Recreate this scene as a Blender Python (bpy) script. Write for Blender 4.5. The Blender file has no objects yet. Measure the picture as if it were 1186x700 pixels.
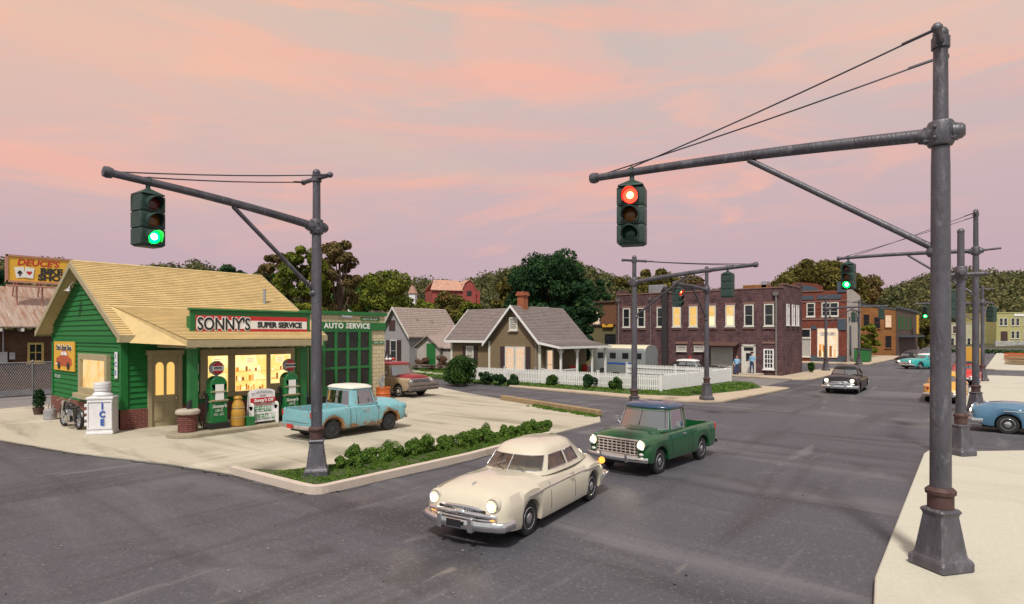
import bpy, bmesh, math, random
import numpy as np
from mathutils import Vector, Matrix
random.seed(7); RNG = np.random.default_rng(7)
PI = math.pi; R = math.radians
SC = bpy.context.scene; COL = SC.collection
V = Vector
# ---------------------------------------------------------------- camera calibration (ground plane z=0, main street runs along +Y)
F_, HZ, EYE, TH = 700.0, 388.0, 3.6, math.radians(39.5)
c_, s_ = math.cos(TH), math.sin(TH)
def onY(x, Y):
    k = (x-593)/F_; d = Y/(s_*k+c_); return (c_*k-s_)*d
def onX(x, X):
    k = (x-593)/F_; d = X/(c_*k-s_); return (s_*k+c_)*d
def atd(x, d):
    r = (x-593)/F_*d; return (c_*r-s_*d, s_*r+c_*d)
def dep(X, Y): return -s_*X+c_*Y
def zat(y, X, Y): return EYE-(y-HZ)*dep(X, Y)/F_
def gp(x, y):
    return atd(x, F_*EYE/(y-HZ))
# ---------------------------------------------------------------- objects
def tag(o, label=None, cat=None, group=None, kind=None):
    if label: o['label'] = label
    if cat: o['category'] = cat
    if group: o['group'] = group
    if kind: o['kind'] = kind
    return o
def thing(name, label, cat, loc=(0, 0, 0), rz=0, group=None):
    o = bpy.data.objects.new(name, None); COL.objects.link(o)
    o.empty_display_size = .3
    o.location = loc; o.rotation_euler = (0, 0, rz)
    return tag(o, label, cat, group)
def dup(o, parent=None):
    c = o.copy(); COL.objects.link(c)
    if parent is not None: c.parent = parent
    for ch in list(o.children): dup(ch, c)
    return c
def link(name, me, parent=None, label=None):
    o = bpy.data.objects.new(name, me); COL.objects.link(o)
    if parent is not None: o.parent = parent
    if label: o['label'] = label
    return o
class MB:
    def __init__(s, org=(0, 0, 0)):
        s.v = []; s.f = []; s.m = []; s.o = V(org)
    def add(s, vs, fs, mi=0):
        b = len(s.v); s.v += [V(p)-s.o for p in vs]; s.f += [[i+b for i in f] for f in fs]; s.m += [mi]*len(fs); return s
    def box(s, c, d, rz=0, mi=0, rx=0, ry=0, taper=1):
        M = Matrix.Translation(V(c)) @ Matrix.Rotation(rz, 4, 'Z') @ Matrix.Rotation(ry, 4, 'Y') @ Matrix.Rotation(rx, 4, 'X')
        vs = []
        for z in (-.5, .5):
            t = taper if z > 0 else 1
            for x, y in ((-.5, -.5), (.5, -.5), (.5, .5), (-.5, .5)): vs.append(M @ V((x*d[0]*t, y*d[1]*t, z*d[2])))
        return s.add(vs, [(3, 2, 1, 0), (4, 5, 6, 7), (0, 1, 5, 4), (1, 2, 6, 5), (2, 3, 7, 6), (3, 0, 4, 7)], mi)
    def b2(s, a, b, mi=0):
        return s.box([(a[i]+b[i])/2 for i in range(3)], [abs(b[i]-a[i]) for i in range(3)], mi=mi)
    def quad(s, *p, mi=0): return s.add(p, [tuple(range(len(p)))], mi)
    def prism(s, poly, h, mi=0):          # poly: 3D points, h: extrusion vector
        n = len(poly); h = V(h); a = [V(p) for p in poly]
        nr = V((0, 0, 0))
        for i in range(n): nr += a[i].cross(a[(i+1) % n])
        if nr.dot(h) > 0: a.reverse()
        return s.add(a+[p+h for p in a], [tuple(range(n)), tuple(range(2*n-1, n-1, -1))]+[(i, i+n, (i+1) % n+n, (i+1) % n)[::1] for i in range(n)], mi)
    def tube(s, pts, r, n=8, mi=0, closed=False, cap=True, sy=1.0):
        pts = [V(p) for p in pts]; N = len(pts)
        rr = r if isinstance(r, (list, tuple)) else [r]*N
        vs = []; up = None
        for i, p in enumerate(pts):
            if closed: t = pts[(i+1) % N]-pts[i-1]
            else: t = pts[min(i+1, N-1)]-pts[max(i-1, 0)]
            if t.length < 1e-9: t = V((0, 0, 1))
            t.normalize()
            if up is None or abs(up.dot(t)) > .99:
                up = V((0, 0, 1)) if abs(t.z) < .95 else V((1, 0, 0))
            u = (up-t*up.dot(t)).normalized(); w = t.cross(u); up = u
            for k in range(n):
                a = 2*PI*k/n; vs.append(p+(u*math.cos(a)+w*math.sin(a)*sy)*rr[i])
        fs = []
        for i in range(N if closed else N-1):
            j = (i+1) % N
            for k in range(n):
                l = (k+1) % n; fs.append((i*n+k, i*n+l, j*n+l, j*n+k))
        if cap and not closed:
            fs.append(tuple(range(n-1, -1, -1))); fs.append(tuple((N-1)*n+k for k in range(n)))
        return s.add(vs, fs, mi)
    def lathe(s, prof, n=24, o=(0, 0, 0), ax='Z', mi=0, a0=0, sy=1, rot=None):   # prof [(r,z)]
        vs = []
        for r_, z in prof:
            for k in range(n):
                a = 2*PI*k/n+a0; p = V((r_*math.cos(a), r_*math.sin(a)*sy, z))
                if ax == 'X': p = V((p.z, p.x, p.y))
                elif ax == 'Y': p = V((p.y, p.z, p.x))
                if rot is not None: p = rot @ p
                vs.append(p+V(o))
        fs = []
        for i in range(len(prof)-1):
            for k in range(n):
                l = (k+1) % n; fs.append((i*n+k, i*n+l, (i+1)*n+l, (i+1)*n+k))
        if prof[0][0] > 1e-6: fs.append(tuple(range(n-1, -1, -1)))
        if prof[-1][0] > 1e-6: fs.append(tuple((len(prof)-1)*n+k for k in range(n)))
        return s.add(vs, fs, mi)
    def ball(s, c, r, n=12, sc=(1, 1, 1), mi=0):
        pr = [(r*math.sin(PI*i/(n//2+1)), -r*math.cos(PI*i/(n//2+1))) for i in range(n//2+2)]
        b = len(s.v); s.lathe(pr, n, mi=mi)
        for i in range(b, len(s.v)):
            p = s.v[i]+s.o; s.v[i] = V((p.x*sc[0], p.y*sc[1], p.z*sc[2]))+V(c)-s.o
        return s
    def mesh(s, name, mats, smooth=None):
        me = bpy.data.meshes.new(name); me.from_pydata([tuple(p) for p in s.v], [], s.f)
        for m in (mats if isinstance(mats, (list, tuple)) else [mats]): me.materials.append(m)
        me.polygons.foreach_set('material_index', s.m)
        me.validate(); 
        bm = bmesh.new(); bm.from_mesh(me); bmesh.ops.remove_doubles(bm, verts=bm.verts, dist=1e-5)
        bmesh.ops.recalc_face_normals(bm, faces=bm.faces) if getattr(s, 'recalc', True) else None
        bm.to_mesh(me); bm.free()
        if smooth is not None:
            me.polygons.foreach_set('use_smooth', [True]*len(me.polygons)); me.set_sharp_from_angle(angle=R(smooth))
        me.update(); return me
    def build(s, name, mats, parent=None, smooth=None, label=None, bevel=0, seg=2):
        o = link(name, s.mesh(name, mats, smooth), parent, label)
        if bevel:
            m = o.modifiers.new('bevel', 'BEVEL'); m.width = bevel; m.segments = seg; m.limit_method = 'ANGLE'; m.angle_limit = R(35)
        return o
# ---------------------------------------------------------------- materials
def newmat(name):
    m = bpy.data.materials.new(name); m.use_nodes = True; nt = m.node_tree; nt.nodes.clear()
    out = nt.nodes.new('ShaderNodeOutputMaterial'); return m, nt, out
class N_:
    def __init__(s, nt): s.nt = nt
    def n(s, t, **kw):
        nd = s.nt.nodes.new(t)
        for k, v in kw.items():
            if k == 'inp':
                for a, b in v.items(): nd.inputs[a].default_value = b
            else: setattr(nd, k, v)
        return nd
    def l(s, a, b): s.nt.links.new(a, b)
def rgb(h):
    h = h.lstrip('#'); r = [int(h[i:i+2], 16)/255 for i in (0, 2, 4)]
    return tuple(((x+.055)/1.055)**2.4 if x > .04045 else x/12.92 for x in r)+(1,)
def pm(name, col, rough=.6, metal=0, var=.15, vs=3.0, bump=0, bs=40, coat=0, spec=.5, streak=None, dirt=None, wave=None, brick=None, rust=None, stretch=(1, 1, 1)):
    """general procedural material. col linear rgb. dirt=(color,scale,thr,amount); wave=(axis,freq,depth,line); brick=dict"""
    m, nt, out = newmat(name); g = N_(nt)
    bs_ = g.n('ShaderNodeBsdfPrincipled'); g.l(bs_.outputs[0], out.inputs[0])
    bs_.inputs['Roughness'].default_value = rough; bs_.inputs['Metallic'].default_value = metal
    bs_.inputs['Specular IOR Level'].default_value = spec
    if coat: bs_.inputs['Coat Weight'].default_value = coat; bs_.inputs['Coat Roughness'].default_value = .04
    tc = g.n('ShaderNodeTexCoord'); mp = g.n('ShaderNodeMapping'); mp.inputs['Scale'].default_value = stretch
    g.l(tc.outputs['Object'], mp.inputs[0]); vec = mp.outputs[0]
    nz = g.n('ShaderNodeTexNoise', inp={'Scale': vs, 'Detail': 8, 'Roughness': .65}); g.l(vec, nz.inputs['Vector'])
    mr = g.n('ShaderNodeMapRange', inp={1: .25, 2: .75, 3: 1-var, 4: 1+var}); g.l(nz.outputs[0], mr.inputs[0])
    hsv = g.n('ShaderNodeHueSaturation', inp={'Color': tuple(col[:3])+(1,)}); g.l(mr.outputs[0], hsv.inputs['Value'])
    cur = hsv.outputs[0]; hgt = None
    if brick:
        sx = g.n('ShaderNodeSeparateXYZ'); g.l(tc.outputs['Object'], sx.inputs[0])
        ad = g.n('ShaderNodeMath', operation='ADD'); g.l(sx.outputs[0], ad.inputs[0]); g.l(sx.outputs[1], ad.inputs[1])
        cb = g.n('ShaderNodeCombineXYZ'); g.l(ad.outputs[0], cb.inputs[0]); g.l(sx.outputs[2], cb.inputs[1])
        bt = g.n('ShaderNodeTexBrick', inp={'Color1': brick.get('c1', (1, 1, 1, 1)), 'Color2': brick.get('c2', (.7, .7, .7, 1)), 'Mortar': brick.get('mc', (.5, .5, .5, 1)),
            'Scale': 1.0, 'Mortar Size': brick.get('ms', .01), 'Brick Width': brick['w'], 'Row Height': brick['h'], 'Mortar Smooth': .2, 'Bias': brick.get('bias', 0)})
        g.l(cb.outputs[0], bt.inputs['Vector'])
        mx = g.n('ShaderNodeMix', data_type='RGBA', blend_type='MULTIPLY'); mx.inputs[0].default_value = 1
        g.l(cur, mx.inputs[6]); g.l(bt.outputs[0], mx.inputs[7]); cur = mx.outputs[2]
        inv = g.n('ShaderNodeMath', operation='SUBTRACT'); inv.inputs[0].default_value = 1; g.l(bt.outputs[1], inv.inputs[1]); hgt = inv.outputs[0]
    if wave:
        ax, fr, dp = wave[:3]; sx = g.n('ShaderNodeSeparateXYZ'); g.l(tc.outputs['Object'], sx.inputs[0])
        src = sx.outputs[ax] if isinstance(ax, int) else None
        if src is None:
            ad = g.n('ShaderNodeMath', operation='ADD'); g.l(sx.outputs[0], ad.inputs[0]); g.l(sx.outputs[1], ad.inputs[1]); src = ad.outputs[0]
        mu = g.n('ShaderNodeMath', operation='MULTIPLY'); mu.inputs[1].default_value = fr; g.l(src, mu.inputs[0])
        fc = g.n('ShaderNodeMath', operation='FRACT'); g.l(mu.outputs[0], fc.inputs[0])
        iv = g.n('ShaderNodeMath', operation='SUBTRACT'); iv.inputs[0].default_value = 1; g.l(fc.outputs[0], iv.inputs[1]); hgt = iv.outputs[0]
    if dirt:
        for dcol, dsc, thr, amt in (dirt if isinstance(dirt, list) else [dirt]):
            n2 = g.n('ShaderNodeTexNoise', inp={'Scale': dsc, 'Detail': 10, 'Roughness': .7, 'Distortion': .4}); g.l(vec, n2.inputs['Vector'])
            m2 = g.n('ShaderNodeMapRange', inp={1: thr, 2: thr+.14, 3: 0, 4: amt}); g.l(n2.outputs[0], m2.inputs[0])
            mx = g.n('ShaderNodeMix', data_type='RGBA'); g.l(m2.outputs[0], mx.inputs[0]); g.l(cur, mx.inputs[6]); mx.inputs[7].default_value = tuple(dcol[:3])+(1,)
            cur = mx.outputs[2]
    g.l(cur, bs_.inputs['Base Color'])
    last = None
    if bump:
        n3 = g.n('ShaderNodeTexNoise', inp={'Scale': bs, 'Detail': 6}); g.l(vec, n3.inputs['Vector'])
        b = g.n('ShaderNodeBump', inp={'Strength': bump, 'Distance': .02}); g.l(n3.outputs[0], b.inputs['Height']); last = b.outputs[0]
    if hgt is not None:
        b = g.n('ShaderNodeBump', inp={'Strength': 1.0, 'Distance': (wave[2] if wave else brick.get('d', .012))}); g.l(hgt, b.inputs['Height'])
        if last: g.l(last, b.inputs['Normal'])
        last = b.outputs[0]
    if last: g.l(last, bs_.inputs['Normal'])
    return m
def emi(name, col, st, pat=None):
    m, nt, out = newmat(name); g = N_(nt)
    e = g.n('ShaderNodeEmission', inp={'Color': tuple(col[:3])+(1,), 'Strength': st}); g.l(e.outputs[0], out.inputs[0])
    if pat:     # lit room seen through a window: shelves, posters, lamp glow
        tc = g.n('ShaderNodeTexCoord'); sx = g.n('ShaderNodeSeparateXYZ'); g.l(tc.outputs['Object'], sx.inputs[0])
        ad = g.n('ShaderNodeMath', operation='ADD'); g.l(sx.outputs[0], ad.inputs[0]); g.l(sx.outputs[1], ad.inputs[1])
        cb = g.n('ShaderNodeCombineXYZ'); g.l(ad.outputs[0], cb.inputs[0]); g.l(sx.outputs[2], cb.inputs[1])
        bt = g.n('ShaderNodeTexBrick', inp={'Color1': pat[0], 'Color2': pat[1], 'Mortar': pat[2], 'Scale': 1, 'Brick Width': pat[3], 'Row Height': pat[4], 'Mortar Size': .03, 'Mortar Smooth': .3})
        g.l(cb.outputs[0], bt.inputs['Vector'])
        nz = g.n('ShaderNodeTexNoise', inp={'Scale': pat[5], 'Detail': 4, 'Distortion': .6}); g.l(cb.outputs[0], nz.inputs['Vector'])
        mr = g.n('ShaderNodeMapRange', inp={1: .42, 2: .56, 3: 0, 4: 1}); g.l(nz.outputs[0], mr.inputs[0])
        mx = g.n('ShaderNodeMix', data_type='RGBA'); g.l(mr.outputs[0], mx.inputs[0]); g.l(bt.outputs[0], mx.inputs[6]); mx.inputs[7].default_value = pat[6]
        g.l(mx.outputs[2], e.inputs['Color'])
    return m
def glassmat(name, tint=(.5, .52, .52), fac=.3, rough=.03):
    m, nt, out = newmat(name); g = N_(nt)
    a = g.n('ShaderNodeBsdfTransparent', inp={'Color': tint+(1,)}); b = g.n('ShaderNodeBsdfGlossy', inp={'Roughness': rough, 'Color': (.9, .9, .9, 1)})
    fr = g.n('ShaderNodeFresnel', inp={'IOR': 1.5}); ad = g.n('ShaderNodeMath', operation='ADD'); ad.inputs[1].default_value = fac; ad.use_clamp = True; g.l(fr.outputs[0], ad.inputs[0])
    mx = g.n('ShaderNodeMixShader'); g.l(ad.outputs[0], mx.inputs[0]); g.l(a.outputs[0], mx.inputs[1]); g.l(b.outputs[0], mx.inputs[2]); g.l(mx.outputs[0], out.inputs[0])
    return m
def leafmat(name, c1, c2, c3, sc=.6):
    m, nt, out = newmat(name); g = N_(nt)
    bs_ = g.n('ShaderNodeBsdfPrincipled', inp={'Roughness': .8, 'Specular IOR Level': .15}); 
    tc = g.n('ShaderNodeTexCoord'); nz = g.n('ShaderNodeTexNoise', inp={'Scale': sc, 'Detail': 5, 'Roughness': .7}); g.l(tc.outputs['Object'], nz.inputs['Vector'])
    geo = g.n('ShaderNodeNewGeometry'); mu = g.n('ShaderNodeMath', operation='MULTIPLY_ADD'); g.l(geo.outputs['Random Per Island'], mu.inputs[0]); mu.inputs[1].default_value = .35; g.l(nz.outputs[0], mu.inputs[2])
    sb = g.n('ShaderNodeMath', operation='SUBTRACT'); g.l(mu.outputs[0], sb.inputs[0]); sb.inputs[1].default_value = .17
    cr = g.n('ShaderNodeValToRGB'); g.l(sb.outputs[0], cr.inputs[0])
    cr.color_ramp.elements[0].position = .3; cr.color_ramp.elements[0].color = tuple(c1)+(1,)
    cr.color_ramp.elements[1].position = .75; cr.color_ramp.elements[1].color = tuple(c3)+(1,)
    e = cr.color_ramp.elements.new(.52); e.color = tuple(c2)+(1,)
    g.l(cr.outputs[0], bs_.inputs['Base Color'])
    tr = g.n('ShaderNodeBsdfTranslucent'); g.l(cr.outputs[0], tr.inputs[0]); mx = g.n('ShaderNodeMixShader'); mx.inputs[0].default_value = .2
    g.l(bs_.outputs[0], mx.inputs[1]); g.l(tr.outputs[0], mx.inputs[2]); g.l(mx.outputs[0], out.inputs[0])
    return m
def groundmat(name, base, patches, speck=None, rough=.9, bump=.3, bs=60, spec=.3):
    """patches: list of (color, scale vec, rot, thr, width, amount)"""
    m, nt, out = newmat(name); g = N_(nt)
    b = g.n('ShaderNodeBsdfPrincipled', inp={'Roughness': rough, 'Specular IOR Level': spec}); g.l(b.outputs[0], out.inputs[0])
    tc = g.n('ShaderNodeTexCoord'); nz = g.n('ShaderNodeTexNoise', inp={'Scale': 25, 'Detail': 8, 'Roughness': .8}); g.l(tc.outputs['Object'], nz.inputs['Vector'])
    mr = g.n('ShaderNodeMapRange', inp={1: .2, 2: .8, 3: .78, 4: 1.22}); g.l(nz.outputs[0], mr.inputs[0])
    hv = g.n('ShaderNodeHueSaturation', inp={'Color': tuple(base)+(1,)}); g.l(mr.outputs[0], hv.inputs['Value']); cur = hv.outputs[0]
    for i, (col, sc, rot, thr, wd, am) in enumerate(patches):
        mp = g.n('ShaderNodeMapping'); mp.inputs['Scale'].default_value = sc; mp.inputs['Rotation'].default_value = (0, 0, rot); mp.inputs['Location'].default_value = (i*13.1, i*7.7, 0)
        g.l(tc.outputs['Object'], mp.inputs[0])
        n2 = g.n('ShaderNodeTexNoise', inp={'Scale': 1, 'Detail': 9, 'Roughness': .62, 'Distortion': .5}); g.l(mp.outputs[0], n2.inputs['Vector'])
        m2 = g.n('ShaderNodeMapRange', inp={1: thr, 2: thr+wd, 3: 0, 4: am}); m2.interpolation_type = 'SMOOTHSTEP'; g.l(n2.outputs[0], m2.inputs[0])
        mx = g.n('ShaderNodeMix', data_type='RGBA'); g.l(m2.outputs[0], mx.inputs[0]); g.l(cur, mx.inputs[6]); mx.inputs[7].default_value = tuple(col)+(1,); cur = mx.outputs[2]
    if speck:
        vo = g.n('ShaderNodeTexVoronoi', inp={'Scale': speck[1]}); g.l(tc.outputs['Object'], vo.inputs['Vector'])
        m2 = g.n('ShaderNodeMapRange', inp={1: speck[2], 2: speck[2]+.03, 3: 1, 4: 0}); g.l(vo.outputs['Distance'], m2.inputs[0])
        mx = g.n('ShaderNodeMix', data_type='RGBA'); g.l(m2.outputs[0], mx.inputs[0]); g.l(cur, mx.inputs[6]); mx.inputs[7].default_value = tuple(speck[0])+(1,); cur = mx.outputs[2]
    g.l(cur, b.inputs['Base Color'])
    n3 = g.n('ShaderNodeTexNoise', inp={'Scale': bs, 'Detail': 6}); g.l(tc.outputs['Object'], n3.inputs['Vector'])
    bp = g.n('ShaderNodeBump', inp={'Strength': bump, 'Distance': .02}); g.l(n3.outputs[0], bp.inputs['Height']); g.l(bp.outputs[0], b.inputs['Normal'])
    return m
M = {}
M['metal'] = pm('weathered_grey_metal', (.10, .095, .115), .45, .35, .4, 2.5, .5, 30, dirt=[((.25, .25, .28), 6, .55, .7), ((.04, .03, .035), 3, .55, .7)], stretch=(1, 1, .35))
M['metal_light'] = pm('bright_metal', (.26, .26, .28), .4, .6, .2, 5, .2)
M['rustband'] = pm('rusty_collar', (.085, .045, .042), .6, .3, .4, 12, .4, 60)
M['wire'] = pm('wire', (.07, .065, .09), .5, .5)
M['sig'] = pm('signal_green_paint', (.022, .05, .042), .5, 0, .3, 9, .3, 60, dirt=((.06, .08, .07), 14, .56, .6))
M['sigin'] = pm('signal_dark', (.012, .016, .016), .5)
M['lens_r_off'] = pm('lens_red_off', (.10, .018, .015), .2); M['lens_y_off'] = pm('lens_amber_off', (.16, .055, .01), .2); M['lens_g_off'] = pm('lens_green_off', (.01, .05, .03), .2)
M['lens_r'] = emi('lens_red_lit', (1, .012, .006), 16); M['lens_g'] = emi('lens_green_lit', (.0, 1, .05), 12)
M['core_r'] = emi('core_red', (1, .45, .15), 6); M['core_g'] = emi('core_green', (.5, 1, .7), 12)
M['chrome'] = pm('chrome', (.75, .75, .76), .12, 1, .1, 20, .15, 25)
M['tyre'] = pm('tyre_rubber', (.018, .018, .02), .75, 0, .3, 10, .2)
M['white'] = pm('white_paint', (.72, .71, .72), .6, 0, .08, 5, .15, 40)
M['offwhite'] = pm('offwhite_trim', (.62, .60, .55), .6, 0, .1, 5)
M['black'] = pm('black_paint', (.015, .015, .018), .35, 0, .1)
M['dark'] = pm('dark_interior', (.02, .02, .022), .8)
M['glass'] = glassmat('car_glass', (.34, .36, .36), .36)
M['glass_warm'] = glassmat('car_glass_clear', (.8, .78, .72), .10)
M['headlamp'] = emi('headlamp_lit', (1, .80, .42), 1.9); M['headcore'] = emi('headlamp_core', (1, .93, .75), 12)
M['lampoff'] = pm('lamp_glass_unlit', (.7, .7, .68), .15, .2)
M['red_lens'] = pm('tail_lens', (.45, .02, .02), .2, 0, .1, coat=1)
M['amber'] = emi('amber_lamp', (1, .35, .05), 2.5)
M['sgreen'] = pm('station_green_boards', (.016, .15, .036), .6, 0, .14, 2.5, .25, 18, spec=.22, dirt=((.010, .06, .018), 2.2, .56, .6), stretch=(1, 1, 3))
M['sgreen2'] = pm('station_green_trim', (.015, .14, .033), .5, 0, .12, 4, .2)
M['pumpg'] = pm('pump_green_enamel', (.012, .15, .04), .25, 0, .1, coat=.5)
M['tan'] = pm('tan_trim', (.36, .30, .18), .6, 0, .12, 4, .2)
M['tanroof'] = pm('tan_shingles', (.56, .42, .21), .8, 0, .16, 1.6, .3, 50, spec=.2, dirt=[((.68, .54, .32), 12, .6, .5), ((.38, .25, .12), 1.6, .60, .4)])
M['redbrick'] = pm('red_brick', (.17, .055, .045), .85, 0, .2, 6, .2, brick=dict(w=.26, h=.085, ms=.008, mc=(1.9, 2.6, 2.6, 1), c2=(.75, .7, .7, 1)))
M['mortar'] = pm('pale_mortar_cap', (.42, .36, .30), .9, 0, .2, 8, .4)
M['cblock'] = pm('cream_block', (.55, .47, .31), .85, 0, .14, 3, .3, 40, brick=dict(w=.42, h=.2, ms=.012, mc=(.62, .6, .55, 1), c2=(.9, .88, .86, 1)))
M['signred'] = pm('sign_red', (.50, .025, .025), .4); M['signwhite'] = pm('sign_white', (.78, .77, .75), .4, 0, .05)
M['signblack'] = pm('sign_black', (.02, .02, .02), .4); M['signyel'] = pm('sign_yellow', (.72, .40, .04), .45, 0, .12, 3); M['signblue'] = pm('sign_blue', (.03, .10, .42), .4)
M['signgreen'] = pm('sign_green_print', (.03, .28, .08), .5)
M['poster_red'] = pm('poster_red_car', (.45, .09, .03), .45)
M['ochre'] = pm('ochre_drum', (.42, .22, .03), .5, 0, .2, 6); M['orange'] = pm('orange_drum', (.48, .10, .02), .55, 0, .2, 8, .2, dirt=((.16, .05, .02), 12, .56, .6))
M['bluepaint'] = pm('blue_drum', (.02, .07, .35), .5)
warm = ((1, .78, .38, 1), (1, .62, .20, 1), (1, .42, .10, 1))
M['win_lit'] = emi('lit_shop_window', (1, .7, .3), 1.5, pat=((1, .74, .34, 1), (1, .70, .28, 1), (1, .66, .26, 1), 2.5, 3.6, 1.5, (1, .56, .16, 1)))
M['goods'] = [emi('lit_goods_orange', (1, .34, .05), .85), emi('lit_goods_amber', (1, .5, .12), .95), emi('lit_goods_brown', (.55, .20, .05), .7), emi('lit_goods_cream', (1, .86, .5), 1.3)]  # shelf goods glow by themselves, standing in for room light on them
M['win_white'] = emi('lit_lower_sash', (1, .80, .50), 1.2)
M['win_lit2'] = emi('lit_side_window', (1, .6, .2), 1.0, pat=((1, .66, .25, 1), (1, .5, .12, 1), (1, .35, .06, 1), 1.7, 3.0, 2.0, (1, .75, .38, 1)))
M['win_door'] = emi('lit_door_glass', (1, .60, .17), 1.05)
M['win_warm'] = emi('lit_upstairs_window', (1, .66, .24), .95, pat=((1, .72, .34, 1), (1, .55, .14, 1), (1, .8, .55, 1), 1.4, .9, 2.0, (1, .60, .16, 1)))
M['win_pale'] = emi('lit_curtained_window', (1, .82, .62), .86, pat=((1, .80, .60, 1), (1, .62, .38, 1), (1, .5, .25, 1), .22, 2.2, 6.0, (1, .70, .46, 1)))
M['shopwin'] = emi('lit_shop_display', (1, .8, .55), 1.02, pat=((1, .84, .62, 1), (1, .80, .56, 1), (1, .7, .5, 1), 1.1, .8, 1.0, (1, .72, .46, 1)))
M['pane'] = pm('dark_pane', (.02, .022, .028), .12, 0, .3, 2, spec=.6)
M['paleblind'] = pm('pale_blind', (.4, .38, .36), .5)
M['hbrown'] = pm('brown_clapboard', (.165, .118, .068), .75, 0, .12, 3, .15, 30, wave=(2, 6.2, .03))
M['hroof'] = pm('mauve_shingles', (.19, .155, .15), .85, 0, .25, 2.0, .4, 30, dirt=((.26, .22, .21), 8, .56, .5))
M['shutter'] = pm('dark_shutter', (.045, .025, .03), .6)
M['greywall'] = pm('grey_boards', (.30, .28, .30), .8, 0, .2, 2.5, .2, 30, dirt=((.15, .13, .14), 3, .55, .6), stretch=(3, 3, .6))
M['greyroof'] = pm('weathered_shingles', (.30, .235, .215), .85, 0, .25, 3, .4, 30)
M['chimney'] = pm('orange_chimney_brick', (.40, .11, .05), .8, 0, .2, 8, .3, brick=dict(w=.22, h=.08, ms=.01, mc=(.8, 1.2, 1.3, 1)))
M['polbrick'] = pm('purple_brown_brick', (.105, .056, .060), .9, 0, .4, .9, .3, 30, spec=.15, dirt=[((.18, .105, .105), 2.4, .50, .75), ((.045, .03, .038), 1.3, .50, .7), ((.26, .18, .17), 5, .60, .5)], brick=dict(w=.34, h=.13, ms=.016, mc=(1.9, 2.1, 2.1, 1), c2=(.6, .6, .65, 1)))
M['shopbrick'] = pm('rust_red_brick', (.22, .066, .048), .85, 0, .3, 2, .2, spec=.15, dirt=((.12, .04, .035), 2, .52, .6), brick=dict(w=.4, h=.16, ms=.008, mc=(1.3, 1.6, 1.6, 1)))
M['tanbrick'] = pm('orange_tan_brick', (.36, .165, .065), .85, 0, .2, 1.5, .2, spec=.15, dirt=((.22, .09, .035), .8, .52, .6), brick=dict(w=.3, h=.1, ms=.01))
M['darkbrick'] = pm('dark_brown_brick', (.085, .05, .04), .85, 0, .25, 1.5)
M['plaster'] = pm('stained_pale_wall', (.42, .38, .35), .85, 0, .2, 1.2, .2, dirt=((.16, .15, .16), 1.4, .55, .7))
M['yelbldg'] = pm('olive_yellow_plaster', (.40, .37, .17), .85, 0, .12, 1)
M['palebldg'] = pm('pale_cream_plaster', (.42, .40, .27), .85, 0, .15, 1)
M['stonewall'] = pm('pale_stone', (.45, .44, .43), .9, 0, .2, 4, .3, brick=dict(w=1.2, h=.5, ms=.04))
M['slate'] = pm('slate_blue_stone', (.055, .075, .10), .7, 0, .2, 4)
M['lintel'] = pm('stone_lintel', (.22, .12, .10), .85, 0, .2, 6)
M['bikewall'] = pm('bike_shop_brick', (.13, .06, .032), .85, 0, .3, 2, .2, brick=dict(w=.26, h=.09, ms=.01, mc=(.6, .7, .8, 1)))
M['tin'] = pm('rusty_corrugated_tin', (.44, .34, .29), .55, .2, .3, 1.6, .2, 20, wave=(1, 4.0, .06), dirt=[((.30, .13, .06), 1, .47, .8), ((.66, .6, .55), 1.3, .55, .7)], stretch=(.35, 4.5, .6))
M['yelframe'] = pm('yellow_window_frame', (.50, .36, .12), .6)
M['pinkframe'] = pm('faded_pink_frame', (.45, .22, .17), .6)
M['barnred'] = pm('barn_red', (.30, .05, .045), .85, 0, .3, 1.5, dirt=((.28, .12, .09), .9, .5, .7)); M['barnroof'] = pm('rusty_barn_roof', (.48, .27, .20), .7, 0, .3, 1, wave=(0, 2.5, .05))
M['wood'] = pm('old_timber', (.30, .21, .12), .85, 0, .3, 5, .5, 20, stretch=(1, 1, 1))
M['greywood'] = pm('grey_timber', (.16, .13, .12), .85, 0, .3, 5, .4)
M['trunk'] = pm('bark', (.09, .06, .04), .95, 0, .3, 6, .6, 14)
M['twig'] = leafmat('dead_brush', (.10, .055, .04), (.16, .09, .06), (.24, .14, .1), 3)
M['leaf_dark'] = leafmat('dark_green_foliage', (.008, .026, .012), (.020, .060, .024), (.055, .11, .03), .8)
M['leaf_yel'] = leafmat('yellow_green_foliage', (.045, .062, .010), (.13, .16, .022), (.27, .28, .04), .7)
M['leaf_olive'] = leafmat('olive_foliage', (.045, .045, .014), (.12, .108, .026), (.23, .19, .045), .6)
M['leaf_brown'] = leafmat('brown_olive_foliage', (.065, .05, .022), (.15, .115, .045), (.25, .18, .075), .6)
M['leaf_mid'] = leafmat('mid_green_foliage', (.012, .035, .008), (.035, .085, .018), (.085, .15, .03), .9)
M['leaf_hill'] = leafmat('hillside_foliage', (.036, .046, .022), (.105, .115, .046), (.22, .19, .085), .035)
M['leaf_hedge'] = leafmat('hedge_foliage', (.03, .085, .012), (.10, .185, .03), (.20, .29, .06), 2.5)
M['turf'] = leafmat('turf', (.035, .09, .010), (.09, .18, .022), (.16, .24, .04), 1.5)
M['hubdark'] = pm('dark_steel_wheel', (.05, .05, .055), .5, .5)
M['silver'] = pm('silver_paint', (.42, .42, .45), .35, .6, .2, 6)
M['icewhite'] = pm('white_enamel', (.70, .69, .72), .35, 0, .1, 4, .2, 20)
M['hills'] = pm('wooded_ground', (.05, .05, .025), .95, 0, .3, .05)
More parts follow.
